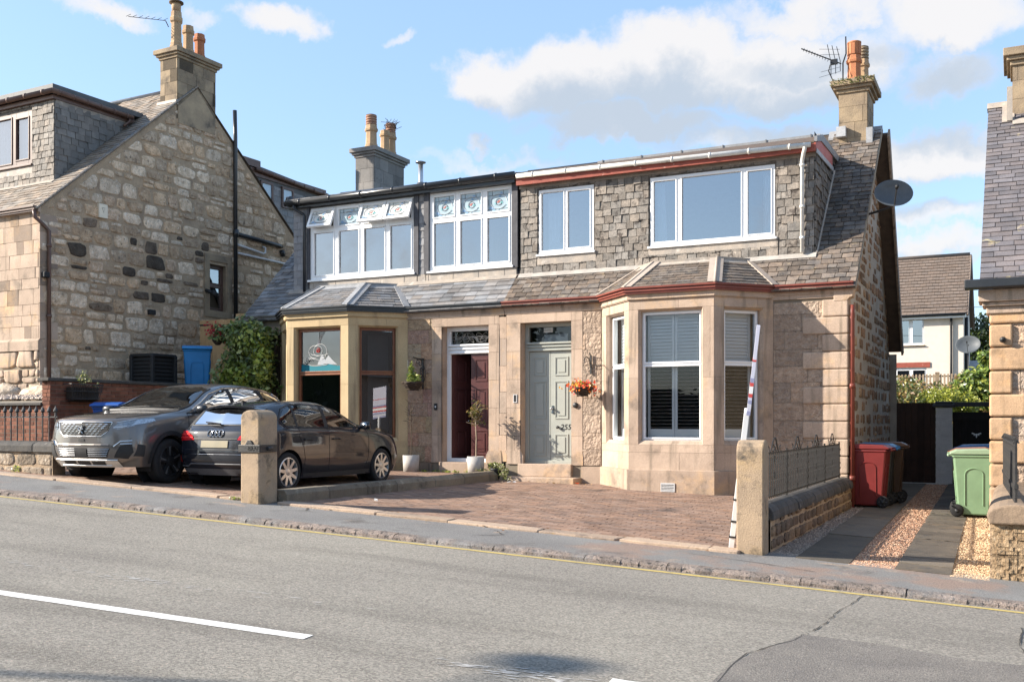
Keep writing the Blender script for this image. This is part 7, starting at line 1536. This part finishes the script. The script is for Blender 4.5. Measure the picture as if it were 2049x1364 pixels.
        build(mb, 'rim', [mat, m_dark, dark], w, True)
def paint_mat(name, c, metal, rough):
    m = M(name, c, tuple(v * .96 for v in c), 2, rough, 0, tint=False, metal=metal, coat=1.0, fine=0, spec=.15 if metal == 0 else .3); return m
m_lens = M('headlamp lens', (.55, .6, .65), (.32, .36, .4), 30, .08, tint=True, metal=.5, spec=.8, fine=0)
m_redlens = M('red lens', (.50, .008, .012), (.38, .006, .01), 30, .12, tint=True, spec=.7, fine=0)
m_cardark = M('car interior', (.012, .012, .013), (.018, .018, .018), 4, .85, fine=0)
def mirror_(root, x, y, z, paint, sg):
    b = MB(); lathe(b, (0, 0, 0), [(.001, -.09), (.05, -.085), (.07, -.04), (.072, .03), (.06, .08), (.001, .085)], 14)
    b.v = [Vector((x + p.x * .75, y + sg * (p.z * 1.05 + .09), z + p.y * .95)) for p in b.v]; tube(b, [(x + .02, y - sg * .06, z - .05), (x, y + sg * .02, z - .03)], .022, 6); return build(b, 'door_mirror', paint, root, True)

def audi():
    rows = [[(1.93, 0, .2), (1.92, .4, .2), (1.75, .72, .2), (1.6, .80, .2), (1.22, .82, .2), (.75, .83, .19), (.3, .83, .19), (-.2, .83, .19), (-.75, .83, .19), (-1.1, .83, .2), (-1.34, .82, .22), (-1.6, .8, .25), (-1.82, .70, .27), (-1.91, .4, .27), (-1.93, 0, .27)],
            [(2.02, 0, .4), (1.99, .42, .4), (1.84, .76, .4), (1.65, .85, .42), (1.22, .865, .42), (.75, .855, .40), (.3, .85, .40), (-.2, .85, .40), (-.75, .855, .40), (-1.1, .865, .42), (-1.34, .87, .44), (-1.65, .855, .45), (-1.9, .75, .46), (-2.0, .42, .46), (-2.02, 0, .46)],
            [(2.02, 0, .6), (1.98, .42, .6), (1.82, .76, .61), (1.62, .855, .63), (1.22, .872, .64), (.75, .866, .62), (.3, .862, .62), (-.2, .862, .62), (-.75, .866, .63), (-1.1, .876, .65), (-1.34, .878, .66), (-1.65, .865, .66), (-1.9, .77, .66), (-2.0, .45, .66), (-2.02, 0, .66)],
            [(1.97, 0, .76), (1.92, .42, .77), (1.74, .74, .79), (1.55, .82, .82), (1.22, .848, .85), (.75, .852, .87), (.3, .852, .88), (-.2, .852, .89), (-.75, .853, .90), (-1.1, .858, .91), (-1.34, .86, .92), (-1.65, .835, .92), (-1.87, .75, .91), (-1.96, .45, .9), (-1.98, 0, .9)],
            [(1.92, 0, .81), (1.84, .40, .83), (1.66, .66, .86), (1.5, .72, .88), (1.2, .76, .92), (.72, .80, .945), (.3, .81, .95), (-.2, .815, .955), (-.75, .815, .965), (-1.1, .81, .975), (-1.34, .80, .985), (-1.62, .77, .99), (-1.82, .69, .98), (-1.91, .42, .965), (-1.93, 0, .96)],
            [(1.88, 0, .83), (1.76, .26, .87), (1.55, .44, .90), (1.38, .52, .92), (1.1, .62, .955), (.62, .68, 1.04), (.22, .625, 1.24), (-.2, .585, 1.345), (-.75, .575, 1.365), (-1.1, .575, 1.345), (-1.36, .57, 1.31), (-1.58, .565, 1.26), (-1.70, .56, 1.16), (-1.83, .35, 1.05), (-1.88, 0, 1.0)],
            [(1.86, 0, .84), (1.7, 0, .89), (1.48, 0, .92), (1.3, 0, .945), (1.02, 0, .985), (.52, 0, 1.13), (.10, 0, 1.32), (-.25, 0, 1.395), (-.75, 0, 1.41), (-1.1, 0, 1.395), (-1.38, 0, 1.37), (-1.62, 0, 1.33), (-1.73, 0, 1.22), (-1.84, 0, 1.08), (-1.88, 0, 1.01)]]
    C = Car(rows); root = empty('parked_car', (-10.80, -4.12, .115), rad(90.5), 'small black five door hatchback parked nose to the house, rear towards the street', 'car', 'parked cars')
    P = paint_mat('black car paint', (.006, .008, .014), 0, .5)
    ax = [(1.22, .305), (-1.34, .305)]; C.body(root, P, ax, .345, .78)
    for x, z in ax:
        for y in (.765, -.765): C.wheel(root, x, y, z, .308, .228, 9, m_alloy, m_alloyd, .2)
    def part(name, mat, fn, parent=root, label=None): b = MB(); fn(b); return build(b, name, mat, parent, True, label=label)
    # glass
    for sd in 'RL':
        part('side_window', m_cglass, lambda b: C.patch(b, sd, [(.70, 1.0), (.20, 1.235), (-.18, 1.315), (-.24, 1.315), (-.28, .985)]))
        part('side_window', m_cglass, lambda b: C.patch(b, sd, [(-.36, .988), (-.32, 1.32), (-.75, 1.335), (-1.0, 1.315), (-1.04, 1.0)]))
        part('quarter_window', m_cglass, lambda b: C.patch(b, sd, [(-1.09, 1.005), (-1.06, 1.30), (-1.22, 1.27), (-1.40, 1.12), (-1.33, 1.01)]))
        part('window_surround', m_trim, lambda b: (C.line(b, sd, [(.74, .985), (.2, 1.255), (-.2, 1.335), (-.75, 1.352), (-1.1, 1.325), (-1.28, 1.27), (-1.44, 1.11), (-1.36, .99), (-.3, .972), (.74, .985)], .010, .0), C.patch(b, sd, [(-.27, .985), (-.24, 1.325), (-.325, 1.33), (-.365, .985)], .006), C.patch(b, sd, [(-1.04, .99), (-1.0, 1.325), (-1.06, 1.315), (-1.09, .99)], .006)))
        part('sill_trim', m_trim, lambda b: (C.patch(b, sd, [(.85, .19), (.85, .27), (-.97, .27), (-.97, .19)], .004)))
        part('door_seam', m_dark, lambda b: [C.line(b, sd, q, .0035, .001) for q in ([(.76, .97), (.82, .8), (.80, .45), (.70, .29)], [(-.30, .97), (-.30, .30)], [(-1.04, .98), (-1.08, .85), (-.98, .68), (-.94, .5), (-.97, .29)], [(.78, .285), (-.95, .285)])])
        part('door_crease', P, lambda b: C.line(b, sd, [(1.5, .80), (.7, .835), (-.4, .86), (-1.5, .86)], .006, -.001))
        for x in (-.12, -.86):
            part('door_handle', m_trim, lambda b: (C.line(b, sd, [(x - .1, .795), (x - .03, .80), (x + .06, .80), (x + .10, .795)], .013, .012, 8)))
    part('windscreen', m_cglass, lambda b: C.patch(b, 'F', [(-.60, 1.03), (.60, 1.03), (.52, 1.30), (-.52, 1.30)]))
    part('hatch_window', m_cglass, lambda b: C.patch(b, 'B', [(-.56, 1.035), (.56, 1.035), (.50, 1.26), (-.50, 1.26)], .005))
    part('hatch_window_frame', m_trim, lambda b: (C.patch(b, 'B', [(-.68, 1.0), (-.57, 1.035), (-.51, 1.27), (-.57, 1.25)], .006), C.patch(b, 'B', [(.57, 1.035), (.68, 1.0), (.57, 1.25), (.51, 1.27)], .006), C.line(b, 'B', [(-.6, 1.02), (.6, 1.02)], .010, .002)))
    # spoiler
    def sp(b):
        vs = []; n = 14
        for j in range(n + 1): y = -.60 + 1.2 * j / n; e = 1 - .10 * (abs(y) / .6) ** 2; vs += [(-1.50, y, 1.345 * (1 - .055 * (y / .6) ** 2)), (-1.78 * e + -.0, y, 1.325 * (1 - .06 * (y / .6) ** 2)), (-1.77 * e, y, 1.295 * (1 - .06 * (y / .6) ** 2)), (-1.55, y, 1.27)]
        b.add(vs, [(4 * j + i, 4 * j + (i + 1) % 4, 4 * j + 4 + (i + 1) % 4, 4 * j + 4 + i) for j in range(n) for i in range(4)] + [(0, 3, 2, 1), (4 * n, 4 * n + 1, 4 * n + 2, 4 * n + 3)], 1, 0, True)
    so2 = part('spoiler', P, sp); so2.modifiers.new('s', 'EDGE_SPLIT').split_angle = rad(35)
    part('aerial', m_trim, lambda b: (prism(b, F((0, 0, 0), (1, 0, 0), (0, 0, 1)), [(-1.40, 1.36), (-1.27, 1.37), (-1.34, 1.395), (-1.40, 1.41)], -.012, .012)))
    # tail lights
    for sg in (1, -1):
        tl = part('tail_light', m_redlens, lambda b: (C.patch(b, 'B', [(sg * .42, .80), (sg * .78, .78), (sg * .80, .93), (sg * .60, .93), (sg * .46, .86)], .008, .03), C.patch(b, 'L' if sg > 0 else 'R', [(-1.92, .78), (-1.66, .80), (-1.62, .92), (-1.76, .95), (-1.9, .93)], .008, .03)))
        part('lamp_line', M('bright red lens', (.8, .05, .05), None, 3, .2, tint=False) if sg > 0 else bpy.data.materials['bright red lens'], lambda b: (C.line(b, 'B', [(sg * .45, .835), (sg * .76, .83)], .007, .010), C.line(b, 'B', [(sg * .52, .885), (sg * .77, .885)], .007, .010)), tl)
        part('reflector', m_redlens, lambda b: C.patch(b, 'B', [(sg * .70, .46), (sg * .78, .46), (sg * .78, .56), (sg * .74, .56)], .007, .03))
    part('number_plate', M('plain yellow plate', (.30, .26, .17), (.26, .235, .17), 4, .4, tint=False, fine=.03), lambda b: (C.patch(b, 'B', [(-.26, .685), (.26, .685), (.26, .79), (-.26, .79)], .012, .06)))
    part('plate_recess', m_trim, lambda b: (C.line(b, 'B', [(-.42, .815), (.42, .815)], .012, .002), C.line(b, 'B', [(-.62, .655), (.62, .655)], .006, .0)))
    def rings(b):
        for k in range(4):
            y0 = -.105 + .07 * k; q = [C.pt('B', y0 + .048 * math.cos(t * .35), .895 + .046 * math.sin(t * .35), .010) for t in range(18)]; tube(b, q, .0085, 6, closed=True)
    part('emblem', m_chrome, rings)
    part('bumper_trim', M('grey bumper trim', (.10, .10, .105), (.08, .08, .085), 5, .5), lambda b: (C.patch(b, 'B', [(-.78, .27), (.78, .27), (.80, .36), (.6, .39), (.5, .36), (-.5, .36), (-.6, .39), (-.80, .36)][0:2] + [(.80, .37), (-.80, .37)], .008), C.line(b, 'B', [(-.74, .40), (-.56, .40), (-.48, .44), (.48, .44), (.56, .40), (.74, .40)], .012, .004)))
    part('bumper_crease', m_chrome, lambda b: C.line(b, 'B', [(-.80, .575), (-.4, .585), (.4, .585), (.80, .575)], .004, .001))
    part('hatch_wiper', m_trim, lambda b: (tube(b, [C.pt('B', -.02, 1.03, .03), C.pt('B', .18, 1.045, .03), C.pt('B', .30, 1.05, .025)], .012, 6)))
    part('hatch_seam', m_dark, lambda b: [C.line(b, 'B', q, .0035, .001) for q in ([(-.62, 1.0), (-.66, .95), (-.46, .8), (-.44, .68), (.44, .68), (.46, .8), (.66, .95), (.62, 1.0)],)])
    for sg in (1, -1): mo = mirror_(root, .62, sg * .84, 1.01, P, sg); part('mirror_glass', m_chrome, lambda b: lathe(b, (.568, sg * .935, 1.01), [(.001, 0), (.055, .0), (.055, .004)], 12, axis='X'), mo)
    for sg in (1, -1): part('headlight', m_lens, lambda b: C.patch(b, 'F', [(sg * .45, .66), (sg * .76, .68), (sg * .78, .78), (sg * .5, .74)], .006))
    part('grille', m_trim, lambda b: C.patch(b, 'F', [(-.4, .35), (.4, .35), (.45, .6), (.38, .72), (-.38, .72), (-.45, .6)], .006))
    def inside(b):
        for (x, y) in ((.1, .33), (.1, -.33)):
            fb(b, F((x - .42, y, .55), (0, 1, 0), (-.25, 0, 1)), -.21, .21, 0, .62, -.07, .07, 1.2); fb(b, F((x - .58, y, 1.12), (0, 1, 0), (-.2, 0, 1)), -.12, .12, .02, .16, -.05, .05, 1.2)
        fb(b, F((-1.05, 0, .55), (0, 1, 0), (-.3, 0, 1)), -.6, .6, 0, .5, -.07, .07, 1.2)
    part('seats', m_cardark, inside)

def suv():
    rows = [[(2.08, 0, .27), (2.05, .45, .27), (1.88, .78, .27), (1.75, .86, .27), (1.3, .88, .27), (.8, .88, .26), (.3, .88, .26), (-.25, .88, .26), (-.8, .88, .26), (-1.36, .88, .28), (-1.75, .86, .32), (-1.95, .82, .35), (-2.08, .7, .36), (-2.15, .4, .36), (-2.16, 0, .36)],
            [(2.2, 0, .45), (2.17, .45, .45), (2.0, .80, .45), (1.8, .905, .46), (1.3, .92, .47), (.8, .905, .45), (.3, .90, .45), (-.25, .90, .45), (-.8, .905, .45), (-1.36, .92, .48), (-1.78, .9, .5), (-2.0, .86, .52), (-2.13, .74, .53), (-2.2, .42, .53), (-2.21, 0, .53)],
            [(2.2, 0, .70), (2.17, .45, .70), (2.0, .80, .70), (1.79, .905, .71), (1.3, .925, .72), (.8, .912, .7), (.3, .91, .7), (-.25, .91, .7), (-.8, .915, .71), (-1.36, .925, .74), (-1.78, .905, .75), (-2.0, .86, .76), (-2.12, .76, .77), (-2.18, .45, .77), (-2.19, 0, .77)],
            [(2.18, 0, .95), (2.13, .45, .95), (1.95, .775, .95), (1.75, .86, .96), (1.3, .888, .985), (.8, .892, 1.0), (.3, .892, 1.01), (-.25, .892, 1.02), (-.8, .897, 1.03), (-1.36, .897, 1.05), (-1.78, .878, 1.06), (-2.0, .83, 1.06), (-2.1, .74, 1.05), (-2.15, .45, 1.04), (-2.16, 0, 1.04)],
            [(2.11, 0, 1.0), (2.04, .44, 1.01), (1.86, .71, 1.02), (1.68, .77, 1.035), (1.25, .81, 1.07), (.75, .845, 1.09), (.3, .857, 1.09), (-.25, .862, 1.10), (-.8, .862, 1.12), (-1.36, .852, 1.15), (-1.75, .832, 1.18), (-1.97, .78, 1.18), (-2.07, .68, 1.14), (-2.11, .42, 1.10), (-2.12, 0, 1.09)],
            [(2.04, 0, 1.025), (1.9, .28, 1.05), (1.7, .48, 1.07), (1.5, .56, 1.085), (1.12, .68, 1.11), (.62, .72, 1.22), (.15, .66, 1.44), (-.3, .615, 1.54), (-.8, .605, 1.56), (-1.36, .595, 1.535), (-1.7, .58, 1.485), (-1.9, .55, 1.41), (-2.0, .5, 1.30), (-2.07, .3, 1.17), (-2.10, 0, 1.12)],
            [(2.0, 0, 1.035), (1.82, 0, 1.065), (1.6, 0, 1.085), (1.4, 0, 1.10), (1.0, 0, 1.145), (.5, 0, 1.31), (.02, 0, 1.54), (-.35, 0, 1.61), (-.8, 0, 1.625), (-1.36, 0, 1.605), (-1.75, 0, 1.575), (-1.98, 0, 1.53), (-2.03, 0, 1.36), (-2.08, 0, 1.2), (-2.10, 0, 1.13)]]
    C = Car(rows); root = empty('parked_car', (-12.78, -4.78, .235), rad(-86), 'large bronze grey suv parked facing the street with chrome grille and silver skid plate', 'car', 'parked cars')
    P = paint_mat('bronze grey car paint', (.15, .135, .125), .65, .30)
    ax = [(1.30, .345), (-1.36, .345)]; C.body(root, P, ax, .40, .80)
    for x, z in ax:
        for y in (.80, -.80): C.wheel(root, x, y, z, .35, .245, 5, m_alloyd, m_alloy, .22)
    def part(name, mat, fn, parent=root, label=None): b = MB(); fn(b); return build(b, name, mat, parent, True, label=label)
    for sd in 'RL':
        part('side_window', m_cglass, lambda b: C.patch(b, sd, [(.66, 1.125), (.48, 1.21), (.16, 1.385), (-.22, 1.49), (-.30, 1.495), (-.32, 1.13)]))
        part('side_window', m_cglass, lambda b: C.patch(b, sd, [(-.40, 1.135), (-.38, 1.51), (-.8, 1.52), (-1.18, 1.50), (-1.22, 1.165)]))
        part('quarter_window', m_cglass, lambda b: C.patch(b, sd, [(-1.28, 1.17), (-1.25, 1.49), (-1.60, 1.43), (-1.76, 1.30), (-1.70, 1.22)]))
        part('window_surround', m_trim, lambda b: (C.patch(b, sd, [(-.31, 1.125), (-.29, 1.52), (-.39, 1.53), (-.41, 1.125)], .006), C.patch(b, sd, [(-1.21, 1.15), (-1.17, 1.51), (-1.26, 1.50), (-1.29, 1.15)], .006), C.line(b, sd, [(.85, 1.09), (-.3, 1.105), (-1.3, 1.14), (-1.78, 1.22)], .012, .0)))
        part('chrome_roof_line', m_chrome, lambda b: C.line(b, sd, [(.72, 1.15), (.50, 1.245), (.16, 1.415), (-.25, 1.515), (-.8, 1.545), (-1.3, 1.522), (-1.65, 1.46), (-1.82, 1.37)], .014, .003, 6))
        for x in (1.30, -1.36): part('arch_trim', m_trim, lambda b: [C.patch(b, sd, [(x + .405 * math.cos(a0), .345 + .405 * math.sin(a0)), (x + .405 * math.cos(a1), .345 + .405 * math.sin(a1)), (x + .47 * math.cos(a1), .345 + .47 * math.sin(a1)), (x + .47 * math.cos(a0), .345 + .47 * math.sin(a0))], .010, .06) for a0, a1 in [(math.pi * j / 18 - .05, math.pi * (j + 1) / 18 - .05) for j in range(19)]])
        part('sill_trim', m_trim, lambda b: C.patch(b, sd, [(.83, .27), (.83, .43), (-.88, .43), (-.88, .27)], .006))
        part('door_seam', m_dark, lambda b: [C.line(b, sd, q, .0035, .001) for q in ([(.86, 1.08), (.88, .8), (.82, .45)], [(-.36, 1.1), (-.36, .45)], [(-1.24, 1.14), (-1.2, .9), (-.98, .6)])])
        for x in (-.14, -1.02): part('door_handle', P, lambda b: C.line(b, sd, [(x - .11, .95), (x + .11, .95)], .015, .012, 8))
    part('windscreen', m_cglass, lambda b: C.patch(b, 'F', [(-.70, 1.165), (.70, 1.165), (.58, 1.50), (.4, 1.545), (-.4, 1.545), (-.58, 1.50)], .005))
    part('windscreen_frame', m_trim, lambda b: (C.line(b, 'F', [(-.74, 1.14), (-.60, 1.50)], .016, .002), C.line(b, 'F', [(.74, 1.14), (.60, 1.50)], .016, .002), C.line(b, 'F', [(-.72, 1.15), (0, 1.165), (.72, 1.15)], .018, .0)))
    part('dashboard_papers', m_curtain, lambda b: (b.add([(.78, .25, 1.13), (.70, .55, 1.15), (.56, .5, 1.2), (.62, .2, 1.18)], [(0, 1, 2, 3)]), b.add([(.8, -.1, 1.14), (.75, .15, 1.15), (.68, .1, 1.17), (.72, -.12, 1.16)], [(0, 1, 2, 3)])))
    part('wiper', m_trim, lambda b: (C.line(b, 'F', [(-.55, 1.175), (0.05, 1.20)], .008, .012), C.line(b, 'F', [(.02, 1.175), (.6, 1.20)], .008, .012)))
    # face
    g = part('grille', m_trim, lambda b: C.patch(b, 'F', [(-.36, .74), (.36, .74), (.45, .80), (.50, .935), (-.50, .935), (-.45, .80)], .006))
    part('grille_frame', m_chrome, lambda b: (C.line(b, 'F', [(-.52, .945), (.52, .945)], .011, .006), C.line(b, 'F', [(-.52, .945), (-.46, .80), (-.37, .735), (.37, .735), (.46, .80), (.52, .945)], .008, .004)), g)
    def dashes(b):
        for r in range(7):
            z = .762 + r * .025; w = .36 + .018 * r
            n = int(w * 2 / .085)
            for k in range(n + 1):
                y = -w + .03 + k * .085 + (.04 if r % 2 else 0)
                if y + .05 < w and (abs(y + .025) > .075): C.patch(b, 'F', [(y, z - .0045), (y + .044, z - .0045), (y + .044, z + .0045), (y, z + .0045)], .012, .06)
    part('grille_studs', m_chrome, dashes, g)
    def lion(b):    # upright rampant animal badge built from short bars
        for q in ([(-.01, .80), (.0, .84), (.012, .885)], [(.012, .885), (.03, .90)], [(.0, .86), (-.045, .885)], [(.0, .85), (.045, .845)], [(-.01, .80), (-.045, .775)], [(.0, .81), (.04, .78)], [(-.01, .82), (-.05, .83), (-.055, .86)]): C.line(b, 'F', q, .0095, .02, 6, 3)
    part('emblem', m_chrome, lion, g)
    for sg in (1, -1):
        h = part('headlight', m_lens, lambda b: (C.patch(b, 'F', [(sg * .54, .86), (sg * .62, .835), (sg * .80, .89), (sg * .80, .985), (sg * .62, .955)], .006, .025, .55), C.patch(b, 'L' if sg > 0 else 'R', [(1.98, .90), (1.60, .965), (1.62, 1.005), (1.9, .985)], .008, .025, .9)))
        part('lamp_chrome', m_chrome, lambda b: (C.line(b, 'F', [(sg * .55, .875), (sg * .64, .865), (sg * .72, .89)], .009, .008), C.line(b, 'F', [(sg * .58, .935), (sg * .7, .965), (sg * .78, .985)], .008, .008)), h)
        part('fog_lamp_surround', m_trim, lambda b: (C.patch(b, 'F', [(sg * .56, .42), (sg * .74, .40), (sg * .82, .50), (sg * .80, .62), (sg * .66, .60)], .007), C.patch(b, 'L' if sg > 0 else 'R', [(1.99, .44), (1.86, .43), (1.84, .6), (1.95, .62)], .007)))
        part('fog_chrome', m_chrome, lambda b: (C.line(b, 'F', [(sg * .57, .585), (sg * .66, .66), (sg * .80, .67)], .012, .006), C.line(b, 'F', [(sg * .66, .62), (sg * .80, .625)], .010, .010)))
        part('door_mirror', m_black, lambda b: None) if False else mirror_(root, .66, sg * .89, 1.16, m_black, sg)
    li = part('lower_intake', m_trim, lambda b: C.patch(b, 'F', [(-.46, .42), (.46, .42), (.52, .56), (-.52, .56)], .006))
    part('intake_slats', m_chrome, lambda b: [C.line(b, 'F', [(s0, .445 + .026 * k), (s1, .445 + .026 * k)], .0035, .008) for k in range(5) for s0, s1 in ((-.46 - .012 * k, -.13), (.13, .46 + .012 * k))] and None, li)
    part('radar_panel', m_trim, lambda b: C.patch(b, 'F', [(-.11, .43), (.11, .43), (.11, .55), (-.11, .55)], .014), li)
    part('bumper_bar', P, lambda b: C.line(b, 'F', [(-.5, .61), (.5, .61)], .014, .0))
    sk = part('skid_plate', M('silver skid plate', (.55, .54, .52), (.5, .49, .47), 5, .35, metal=.6), lambda b: (C.patch(b, 'F', [(-.62, .275), (.62, .275), (.60, .37), (.48, .395), (-.48, .395), (-.60, .37)], .012), [C.line(b, 'F', [(-.60, .385), (.60, .385)], .014, .012)][0], [C.line(b, 'F', [(-.48, .305), (.48, .305)], .010, .014)][0]))
    
    for y in (-.40, -.12, .16): part('skid_vent', m_trim, lambda b: C.patch(b, 'F', [(y, .315), (y + .24, .315), (y + .24, .368), (y, .368)], .018), sk)
    part('plate_mount', m_trim, lambda b: C.patch(b, 'F', [(-.06, .66), (.06, .66), (.05, .70), (-.05, .70)], .008))
    part('bonnet_seam', m_dark, lambda b: (C.line(b, 'F', [(-.52, .955), (.52, .955)], .004, .002), [C.line(b, 'T', [(2.02, sg * .50), (1.85, sg * .66), (1.5, sg * .74), (.95, sg * .78)], .0045, .001) for sg in (1, -1)]))
    def inside(b):
        for y in (.36, -.36): fb(b, F((-.2, y, .65), (0, 1, 0), (-.25, 0, 1)), -.24, .24, 0, .62, -.07, .07, 1.2); fb(b, F((-.36, y, 1.28), (0, 1, 0), (-.2, 0, 1)), -.13, .13, .0, .15, -.05, .05, 1.2)
        fb(b, F((-1.2, 0, .65), (0, 1, 0), (-.3, 0, 1)), -.6, .6, 0, .6, -.07, .07, 1.2); fb(b, F((.62, 0, 1.12), (1, 0, 0), (0, 1, 0)), -.3, .3, -.65, .65, -.08, .0, 1.2)
    part('seats', m_cardark, inside)
audi(); suv()
